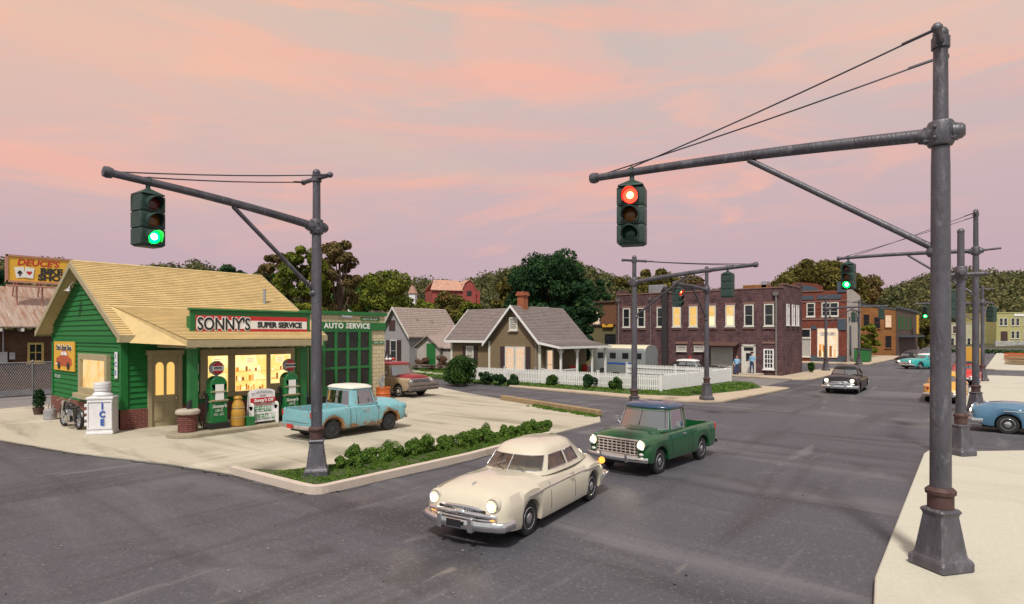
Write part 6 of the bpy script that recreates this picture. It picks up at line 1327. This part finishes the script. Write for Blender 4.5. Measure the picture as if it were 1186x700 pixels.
window(sh, QY, -20.75, .8, 3.0, 1.0, M['offwhite'], M['paleblind'], nh=1, fw=.1); window(sh, QY, -20.75, 3.3, 4.3, 1.0, M['offwhite'], M['pane'], nh=1, fw=.1)
for i in range(4): m = MB(Oq); QX.box(m, 87.2+i*1.7, 87.7+i*1.7, 5.4, 5.9, .09, .14); m.build('vent', M['slate'], sh)
m = MB(Oq); QX.box(m, 87.6, 88.6, 1.0, 4.8, .082, .086); m.build('faded_wall_sign', M['slate'], sh)
t = thing('dumpster', 'dark green bin at the foot of the pale shop wall', 'dumpster', (-14.6, 88.5, .14)); m = MB(); m.box((0, 0, .8), (1.6, 2.4, 1.5)); m.build('bin', M['sgreen2'], t, bevel=.05); m = MB(); m.box((0, 0, 1.62), (1.7, 2.5, .14), ry=.08); m.build('lid', M['dark'], t, bevel=.03)
# tan building
Yt = 120.0; Ot = (-17.4, 120, 0); tb = thing('tan_building', 'orange-tan brick building with a dark side beyond the red brick shop', 'building', Ot); TY = Face('Y', Yt, Ot); TX = Face('X', -14.9, Ot)
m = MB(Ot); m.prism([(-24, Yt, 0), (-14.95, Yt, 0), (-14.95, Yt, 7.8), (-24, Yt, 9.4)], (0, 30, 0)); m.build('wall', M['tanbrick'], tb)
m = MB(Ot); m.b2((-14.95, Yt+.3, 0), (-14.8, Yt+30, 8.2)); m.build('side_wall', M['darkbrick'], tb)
m = MB(Ot); m.prism([(-24, Yt-.1, 9.4), (-14.9, Yt-.1, 7.8), (-14.9, Yt-.1, 8.05), (-24, Yt-.1, 9.65)], (0, .5, 0)); m.b2((-14.9, Yt, 8.1), (-14.6, Yt+30, 8.4)); m.build('cornice', M['slate'], tb)
for px, z0, z1, lit in ((1003.5, 5.1, 7.1, 0), (1016, 4.7, 6.6, 0), (1029, 4.9, 6.9, 1), (1029, 1.4, 3.4, 0)):
    window(tb, TY, onY(px, Yt), z0, z1, .85, M['tanbrick'], M['win_pale'] if lit else M['pane'], fw=.08)
for yy in (123, 127, 132, 138): window(tb, Face('X', -14.8, Ot), yy, 4.8, 6.8, 1.1, M['sgreen2'], M['pane'], fw=.1)
m = MB(Ot); m.b2((-14.8, 122, 3.2), (-13.2, 146, 3.5)); m.build('awning', M['slate'], tb)
m = MB(Ot); m.b2((-13.9, 139.0, 3.8), (-13.7, 141.2, 7.4)); m.build('projecting_sign', M['signyel'], tb, bevel=.03)
# right far buildings
def rb_(px0, px1, ytop, d, mat, label, name, wins, org=None):
    x0, y0 = atd(px0, d); x1, y1 = atd(px1, d); a_ = math.atan2(y1-y0, x1-x0); L = math.hypot(x1-x0, y1-y0); H = EYE-(ytop-HZ)*d/F_
    t = thing(name, label, 'building', (x0, y0, 0), a_); m = MB(); m.b2((0, 0, 0), (L, 12, H)); m.build('wall', mat, t)
    m = MB(); m.b2((-.1, -.12, H), (L+.1, .5, H+.3)); m.b2((-.1, .5, H), (.4, 12, H+.3)); m.b2((L-.4, .5, H), (L+.1, 12, H+.3)); m.build('parapet', mat, t)
    F = Face('Y', 0, (0, 0, 0)); k = d/F_
    for wx, wy0, wy1, ww, lit, mt in wins: window(t, F, (wx-px0)*k, EYE-(wy1-HZ)*k, EYE-(wy0-HZ)*k, ww*k, M['offwhite'], mt or (M['win_pale'] if lit else M['pane']), fw=.12, name='window')
    return t, F, k
t, F, k = rb_(1154, 1206, 363, 168, M['yelbldg'], 'olive-yellow two storey building behind the stone wall at right', 'yellow_building', [(x, y, y+8, 3.2, 0, None) for x in (1159.5, 1164.5, 1173, 1178.5, 1187, 1192) for y in (369, 384) if not (y == 384 and x < 1170)])
m = MB(); F.box(m, 5*k, 12.5*k, .1, EYE-(384-HZ)*k, 0, .15); m.build('garage_door', M['rustband'], t)
m = MB(); F.box(m, 20*k, 34*k, EYE-(366.5-HZ)*k, EYE-(363.6-HZ)*k, .02, .2); m.build('sign_board', M['signwhite'], t)
rb_(1098, 1153, 375, 172, M['palebldg'], 'long pale cream building behind the slender poles', 'cream_building', [(x, 392, 400, 3.4, 0, None) for x in (1103, 1113, 1122, 1131)]+[(1129, 377, 383, 3, 0, None), (1108, 378, 386, 9, 0, M['rustband'])])
x0, y0 = atd(1152, 164.5); x1, y1 = atd(1215, 164.5); m = MB((x0, y0, 0)); dv = V((x1-x0, y1-y0, 0)); m.box((x0+dv.x/2, y0+dv.y/2, .95), (dv.length, .5, 1.9), math.atan2(dv.y, dv.x)); o = m.build('stone_wall', M['stonewall'], None, bevel=.05); o.location = (x0, y0, 0); tag(o, 'low pale stone wall in front of the olive-yellow building', 'wall')
# lumber on far lot
for i, (px, py, w_, mt, lb) in enumerate(((1178, 418, 2.2, M['orange'], 'topmost orange-brown lumber stack at the right edge'), (1182, 424, 2.2, M['wood'], 'lower brown lumber stack at the right edge'))):
    x, y = gp(px, py); t = thing('lumber_stack', lb, 'lumber', (x+1.0, y, .14), R(-20)); m = MB()
    for a_ in range(4):
        for b_ in range(3): m.box((0, a_*.5-.75, .2+b_*.3), (4.5, .4, .22))
    m.build('boards', mt, t)
t = thing('grass_strip', 'narrow green hedge strip along the back of the far cream block', 'hedge', gp(1160, 410)+(.14,)); leafcloud('foliage', [(i*1.2-8, -i*.1, .3, .8, .5) for i in range(16)], 160, .15, M['leaf_mid'], t)
# ================================================================ BIKE SHOP, CHAIN-LINK FENCE
Xb = -50.0; Ok = (-50, 10, 0); bk = thing('bike_shop', 'brick shop with rusty tin roof and yellow roof billboard at far left', 'shop', Ok); KX = Face('X', Xb, Ok)
m = MB(Ok); m.b2((-62, 4, 0), (Xb, 22, 3.95)); m.build('wall', M['bikewall'], bk)
m = MB(Ok); roofslab(m, (Xb+.9, 3.5, 4.15), (Xb+.9, 22.5, 4.15), (Xb-4.2, 22.5, 7.0), (Xb-4.2, 3.5, 7.0), .08); roofslab(m, (Xb-4.2, 3.5, 7.0), (Xb-4.2, 22.5, 7.0), (Xb-9, 22.5, 4.4), (Xb-9, 3.5, 4.4), .08); m.build('roof', M['tin'], bk)
m = MB(Ok)
for i in range(16): m.box((Xb+.5, 4.5+i*1.1, 3.92), (.9, .14, .2))
m.build('rafter_ends', M['offwhite'], bk)
for i, yy in enumerate((10.85, 7.0, 14.6)): window(bk, KX, yy, 1.9, 2.95, .62, M['yelframe'], M['pane'], nv=2, nh=2, fw=.13, bars=.06)
m = MB(Ok); KX.box(m, 8.95, 9.35, 1.8, 2.5, 0, .3); KX.box(m, 9.45, 9.75, 2.0, 2.45, 0, .25); m.tube([KX.p(9.15, 2.5, .15), KX.p(9.15, 4.0, .15)], .04, 6); m.build('electric_meter', M['silver'], bk, bevel=.03)
Xs = -51.6; KS = Face('X', Xs, Ok); ya, yb_ = 9.72, 13.2
m = MB(Ok); KS.box(m, ya, yb_, 7.25, 8.85, -.06, 0); bb = m.build('billboard', M['signyel'], bk)
m = MB(Ok); KS.box(m, ya-.1, yb_+.1, 8.85, 8.98, -.1, .06); KS.box(m, ya-.1, yb_+.1, 7.12, 7.25, -.1, .06); KS.box(m, ya-.14, ya, 7.12, 8.98, -.1, .06); KS.box(m, yb_, yb_+.14, 7.12, 8.98, -.1, .06); KS.box(m, ya-.1, yb_+.1, 6.85, 6.95, -.1, .3)
for yy in (10.2, 11.6, 12.9): m.tube([(Xs-.1, yy, 5.3), (Xs-.1, yy, 7.3)], .06, 6); m.tube([(Xs-1.3, yy, 6.2), (Xs-.1, yy, 8.6)], .05, 6)
m.build('billboard_frame', M['pinkframe'], bb)
KS.text("DEUCE'S", .58, 11.35, 8.50, .012, M['signred'], bb, bold=.014, xs=1.05, shear=.18); KS.text('BIKE', .56, 12.1, 7.98, .012, M['signblack'], bb, bold=.03, xs=1.15); KS.text('SHOP', .56, 12.15, 7.53, .012, M['signblack'], bb, bold=.03, xs=1.15)
for i, (yy, rt) in enumerate(((10.35, .15), (10.85, -.12))):
    m = MB(Ok); poly = [(-.25, -.36), (.25, -.36), (.25, .36), (-.25, .36)]; cc = [(y*math.cos(rt)-z*math.sin(rt)+yy, y*math.sin(rt)+z*math.cos(rt)+7.82) for y, z in poly]; m.prism([KS.p(a_, b_, .012+i*.014) for a_, b_ in cc], (.01, 0, 0)); m.build('playing_card', M['signwhite'], bb)
    m = MB(Ok)
    if i: pts = [(.16*math.sin(a_)**3, .13*math.cos(a_)-.05*math.cos(2*a_)-.02*math.cos(3*a_)) for a_ in [2*PI*q/20 for q in range(20)]]
    else: pts = [(.14*math.sin(a_)**3, -(.12*math.cos(a_)-.05*math.cos(2*a_)-.02*math.cos(3*a_))) for a_ in [2*PI*q/20 for q in range(20)]]+[]
    m.prism([KS.p(yy+a_, 7.82+b_, .026+i*.014) for a_, b_ in pts], (.006, 0, 0))
    if not i: m.prism([KS.p(yy+a_, 7.82+b_, .034) for a_, b_ in ((-.07, -.22), (.07, -.22), (0, -.02))], (.006, 0, 0))
    m.build('card_suit', M['signred'] if i else M['signblack'], bb)
t = thing('chain_link_fence', 'grey chain-link fence with top rail in front of the brick bike shop', 'fence', (-44.4, 4, 0)); m = MB()
sp_ = .115; L_ = 22
for i in range(int(L_/sp_)):
    y = i*sp_
    for s in (-1, 1):
        m.tube([(0.004*s, y, .1), (0.004*s, y+s*1.05, 1.95)], .011, 3, cap=False)
m.build('mesh', M['metal_light'], t)
m = MB(); m.tube([(0, -.5, 1.97), (0, L_+.5, 1.97)], .04, 8); m.build('top_rail', M['metal_light'], t, 50)
for i in range(9): m = MB(); m.tube([(0, i*2.75, 0), (0, i*2.75, 2.05)], .045, 8); m.ball((0, i*2.75, 2.07), .06, 8); m.build('post', M['metal_light'], t, 50)
# ================================================================ BARN
az = math.atan2(520-593, F_); d_ = 150; x, y = atd(523, d_); zb_ = zat(344, x, y)
t = thing('red_barn', 'red barn with rusty pinkish roof on the wooded hillside', 'barn', (x, y, zb_), TH+R(22)); k = d_/F_; t.scale = (.82, .82, .82)
W_, D_ = 24*k/1.0, 8.5; H_ = 14*k
m = MB(); m.prism([(3.4, 0, -2), (7.8, 0, -2), (7.8, 0, 2.3), (6.9, 0, 4.2), (5.6, 0, 5.2), (4.3, 0, 4.2), (3.4, 0, 2.3)], (0, 9, 0)); m.b2((-6, .3, -2), (3.4, 8.7, 1.8)); m.b2((7.8, 1, -2), (9.4, 6, 2.2)); m.build('wall', M['barnred'], t)
m = MB(); roofslab(m, (-6.6, -.3, 2.0), (3.6, -.3, 2.0), (3.6, 4.5, 5.4), (-4.4, 4.5, 5.4), .15); roofslab(m, (-6.6, 9.3, 2.0), (3.6, 9.3, 2.0), (3.6, 4.5, 5.4), (-4.4, 4.5, 5.4), .15)
for s, e in (((3.2, 2.2), (4.2, 4.35)), ((4.2, 4.35), (5.6, 5.45)), ((5.6, 5.45), (7.0, 4.35)), ((7.0, 4.35), (8.0, 2.2))): roofslab(m, (s[0], -.3, s[1]), (e[0], -.3, e[1]), (e[0], 9.3, e[1]), (s[0], 9.3, s[1]), .14)
m.build('roof', M['barnroof'], t)
m = MB(); m.box((5.6, -.03, 1.2), (1.5, .1, 1.5)); m.build('barn_door', M['dark'], t)
for px, py, w_, lb, mt in ((477, 341, 10, 'tiny white walled house among the trees left of the red barn', M['white']), (407, 350, 12, 'tiny orange roofed house among the trees behind the garage', M['offwhite'])):
    x, y = atd(px, 130); z = zat(py, x, y); k = 130/F_; t = thing('distant_house', lb, 'house', (x, y, z-2), TH, 'tiny houses on the wooded hillside'); w = w_*k
    m = MB(); m.b2((-w*.35, 0, -2), (w*.35, 3, 2.2)); m.build('wall', mt, t); m = MB(); m.prism([(-w*.45, -.3, 2.2), (w*.45, -.3, 2.2), (0, -.3, 4.0)], (0, 3.6, 0)); m.build('roof', M['barnroof'], t)
# ================================================================ TREES
TR = [
 (352, 276, 66, 52, 'leaf_yel', 'tall yellow-green tree rising behind the tan roof of the filling station', dict(n=60, per=420, leaf=.12, low=.15)),
 (393, 274, 56, 55, 'leaf_brown', 'tall brownish thin-leaved tree right of the signal post behind the garage', dict(n=34, per=380, leaf=.12, low=.35)),
 (316, 286, 50, 56, 'leaf_brown', 'brownish-green tree left of the tall yellow-green tree', dict(n=30, per=330, leaf=.12, low=.3)),
 (445, 311, 82, 82, 'leaf_yel', 'broad yellow-green tree behind the grey gabled house', dict(n=50, per=330, leaf=.19, low=.1)),
 (414, 316, 60, 90, 'leaf_mid', 'green tree between the brownish tree and the grey house', dict(n=40, per=260, leaf=.2, low=.1)),
 (486, 342, 62, 92, 'leaf_yel', 'yellow-green tree directly behind the roof of the grey house', dict(n=44, per=330, leaf=.17, low=.05)),
 (517, 338, 62, 92, 'leaf_olive', 'olive tree in front of the red barn', dict(n=44, per=330, leaf=.17, low=.05)),
 (549, 345, 50, 84, 'leaf_yel', 'low yellow-green tree left of the brown cottage roof', dict(n=30, per=260, leaf=.16, low=.05)),
 (636, 291, 108, 60, 'leaf_dark', 'big dark green tree towering behind the brown cottage', dict(n=110, per=560, leaf=.13, low=.12)),
 (672, 340, 44, 58, 'leaf_dark', 'smaller dark green tree at the right foot of the big dark tree', dict(n=26, per=330, leaf=.13, low=.1)),
 (701, 318, 30, 78, 'leaf_dark', 'small dark green tree above the small brown brick building', dict(n=20, per=300, leaf=.16, low=.3)),
 (757, 307, 62, 95, 'leaf_olive', 'rounded olive tree behind the flue of the purple-brown building', dict(n=40, per=300, leaf=.22, low=.2)),
 (795, 316, 60, 105, 'leaf_brown', 'brown-olive tree behind the rooftop units of the brick building', dict(n=34, per=260, leaf=.24, low=.2)),
 (946, 296, 96, 110, 'leaf_olive', 'large olive tree above the red brick shop', dict(n=70, per=420, leaf=.24, low=.15)),
 (985, 312, 80, 125, 'leaf_brown', 'brownish tree right of the large olive tree above the tan building', dict(n=50, per=360, leaf=.27, low=.15)),
 (915, 312, 50, 118, 'leaf_olive', 'olive tree at the left shoulder of the large olive tree', dict(n=34, per=300, leaf=.25, low=.2)),
 (1004, 376, 34, 96, 'leaf_yel', 'low green tree between the pale shop wall and the tan building', dict(n=26, per=420, leaf=.14, low=.02)),
 (1066, 368, 34, 150, 'leaf_olive', 'dark olive tree at the end of the street beyond the yellow sign', dict(n=30, per=300, leaf=.28, low=.05)),
 (1140, 384, 24, 176, 'leaf_dark', 'dark tree between the pale cream building and the olive-yellow one', dict(n=20, per=240, leaf=.26, low=.05)),
 (262, 303, 70, 100, 'leaf_dark', 'dark treetop just above the ridge of the tan roof', dict(n=30, per=300, leaf=.24, low=.2)),
 (302, 312, 60, 84, 'leaf_mid', 'green treetop right of the dark one above the tan roof', dict(n=30, per=300, leaf=.2, low=.2)),
 (-6, 300, 40, 90, 'leaf_dark', 'dark tree at the left edge behind the yellow billboard', dict(n=26, per=240, leaf=.2, low=.2)),
 (600, 316, 60, 98, 'leaf_olive', 'olive tree peeping out left of the big dark green tree', dict(n=30, per=260, leaf=.24, low=.2)),
 (726, 320, 46, 110, 'leaf_olive', 'olive tree between the small dark tree and the rounded olive tree', dict(n=28, per=260, leaf=.24, low=.2)),
]
for px, top, w, d, mt, lb, kw in TR: tree(px, top, w, d, M[mt], lb, **kw)
# ================================================================ WORLD, SUN, CAMERA
w = bpy.data.worlds.new('World'); SC.world = w; w.use_nodes = True; nt = w.node_tree; nt.nodes.clear(); g = N_(nt)
out = g.n('ShaderNodeOutputWorld'); bg = g.n('ShaderNodeBackground'); g.l(bg.outputs[0], out.inputs[0])
tc = g.n('ShaderNodeTexCoord'); sx = g.n('ShaderNodeSeparateXYZ'); g.l(tc.outputs['Generated'], sx.inputs[0])
def ramp(src, els, interp='LINEAR'):
    r = g.n('ShaderNodeValToRGB'); g.l(src, r.inputs[0]); cr = r.color_ramp; cr.interpolation = interp
    cr.elements[0].position, cr.elements[0].color = els[0][0], tuple(els[0][1])+(1,); cr.elements[1].position, cr.elements[1].color = els[-1][0], tuple(els[-1][1])+(1,)
    for p_, c in els[1:-1]: e = cr.elements.new(p_); e.color = tuple(c)+(1,)
    return r.outputs[0]
base = ramp(sx.outputs[2], [(0, (.54, .40, .45)), (.10, (.57, .42, .47)), (.22, (.61, .46, .48)), (.36, (.64, .50, .48)), (.50, (.58, .52, .48)), (1, (.45, .45, .47))])
def dotd(v):
    n = g.n('ShaderNodeVectorMath', operation='DOT_PRODUCT'); g.l(tc.outputs['Generated'], n.inputs[0]); n.inputs[1].default_value = v; return n.outputs['Value']
ebr = ramp(sx.outputs[2], [(0, (.0,)*3), (.12, (.05,)*3), (.19, (.40,)*3), (.235, (.62,)*3), (.28, (.35,)*3), (.33, (.50,)*3), (.38, (.78,)*3), (.44, (.62,)*3), (1, (.3,)*3)])
ebm = g.n('ShaderNodeMapRange', inp={1: 0, 2: 1, 3: -.13, 4: .10}); g.l(ebr, ebm.inputs[0]); EB = ebm.outputs[0]
fwd = dotd((-s_, c_, 0)); rgt = dotd((c_, s_, 0))
def cloud(scale, rot, lo, hi, col, src, amt, seed, dist=.8, det=9):
    mp = g.n('ShaderNodeMapping'); mp.inputs['Rotation'].default_value = rot; mp.inputs['Scale'].default_value = scale; mp.inputs['Location'].default_value = (seed, seed*1.3, 0)
    cb = g.n('ShaderNodeCombineXYZ'); g.l(rgt, cb.inputs[0]); g.l(sx.outputs[2], cb.inputs[1]); g.l(fwd, cb.inputs[2]); g.l(cb.outputs[0], mp.inputs[0])
    nz = g.n('ShaderNodeTexNoise', inp={'Scale': 1, 'Detail': det, 'Roughness': .55, 'Distortion': dist}); g.l(mp.outputs[0], nz.inputs['Vector'])
    mr = g.n('ShaderNodeMapRange', inp={1: lo, 2: hi, 3: 0, 4: amt}); mr.interpolation_type = 'SMOOTHSTEP'; sm_ = g.n('ShaderNodeMath', operation='ADD'); g.l(nz.outputs[0], sm_.inputs[0]); g.l(EB, sm_.inputs[1]); g.l(sm_.outputs[0], mr.inputs[0])
    mx = g.n('ShaderNodeMix', data_type='RGBA'); g.l(mr.outputs[0], mx.inputs[0]); g.l(src, mx.inputs[6]); mx.inputs[7].default_value = tuple(col)+(1,); return mx.outputs[2]
c1 = cloud((1.2, 9, 1.2), (0, 0, R(4)), .49, .63, (.96, .46, .36), base, .6, 3.1)
c1 = cloud((2.0, 15, 2.0), (0, 0, R(-6)), .54, .67, (1.0, .49, .36), c1, .5, 9.4)
c1 = cloud((1.6, 11, 1.6), (0, 0, R(8)), .50, .70, (.66, .52, .46), c1, .7, 17.2)
c1 = cloud((5, 30, 5), (0, 0, R(3)), .42, .70, (.80, .46, .42), c1, .35, 5.5, 1.2)
c1 = cloud((2.6, 7, 2.6), (0, 0, R(-10)), .52, .68, (.97, .50, .38), c1, .4, 27.5, 1.5)
lf = g.n('ShaderNodeMapRange', inp={1: .1, 2: -.75, 3: 0, 4: .55}); g.l(rgt, lf.inputs[0]); up = g.n('ShaderNodeMapRange', inp={1: .12, 2: .42, 3: 0, 4: 1}); g.l(sx.outputs[2], up.inputs[0])
ml = g.n('ShaderNodeMath', operation='MULTIPLY'); g.l(lf.outputs[0], ml.inputs[0]); g.l(up.outputs[0], ml.inputs[1])
mx = g.n('ShaderNodeMix', data_type='RGBA'); g.l(ml.outputs[0], mx.inputs[0]); g.l(c1, mx.inputs[6]); mx.inputs[7].default_value = (1.0, .56, .36, 1); c1 = mx.outputs[2]
rf_ = g.n('ShaderNodeMapRange', inp={1: .15, 2: .6, 3: 0, 4: .75}); g.l(rgt, rf_.inputs[0]); up2 = g.n('ShaderNodeMapRange', inp={1: .30, 2: .46, 3: 0, 4: 1}); g.l(sx.outputs[2], up2.inputs[0])
ml = g.n('ShaderNodeMath', operation='MULTIPLY'); g.l(rf_.outputs[0], ml.inputs[0]); g.l(up2.outputs[0], ml.inputs[1])
mx = g.n('ShaderNodeMix', data_type='RGBA'); g.l(ml.outputs[0], mx.inputs[0]); g.l(c1, mx.inputs[6]); mx.inputs[7].default_value = (.66, .60, .54, 1); c1 = mx.outputs[2]
# neutral grey fill light put into the unseen sky overhead and behind the camera
bk_ = g.n('ShaderNodeMapRange', inp={1: .45, 2: -.5, 3: 0, 4: 1}); g.l(fwd, bk_.inputs[0]); bk_.interpolation_type = 'SMOOTHSTEP'
mx = g.n('ShaderNodeMix', data_type='RGBA'); g.l(bk_.outputs[0], mx.inputs[0]); g.l(c1, mx.inputs[6]); mx.inputs[7].default_value = (.62, .62, .62, 1); c1 = mx.outputs[2]
g.l(c1, bg.inputs[0]); bg.inputs[1].default_value = 1.0
sun = bpy.data.lights.new('sun', 'SUN'); sun.energy = 3.7; sun.angle = R(6); sun.color = (1, .93, .82); so = bpy.data.objects.new('sun', sun); COL.objects.link(so)
sd = V((.35, -.62, 1.0)).normalized(); so.rotation_euler = (-sd).to_track_quat('-Z', 'Y').to_euler()
cam = bpy.data.cameras.new('camera'); co = bpy.data.objects.new('camera', cam); COL.objects.link(co); SC.camera = co
co.location = (0, 0, EYE); co.rotation_euler = (PI/2, 0, TH); cam.sensor_width = 36; cam.lens = F_/1186*36; cam.shift_y = (HZ-350)/1186; cam.clip_end = 2000; cam.clip_start = .1
SC.view_settings.view_transform = 'Standard'; SC.view_settings.look = 'None'; SC.view_settings.exposure = 0; SC.view_settings.gamma = 1
SC.render.film_transparent = False
SC.cycles.sample_clamp_indirect = 4; SC.cycles.sample_clamp_direct = 12
try: SC.cycles.use_denoising = True
except Exception: pass
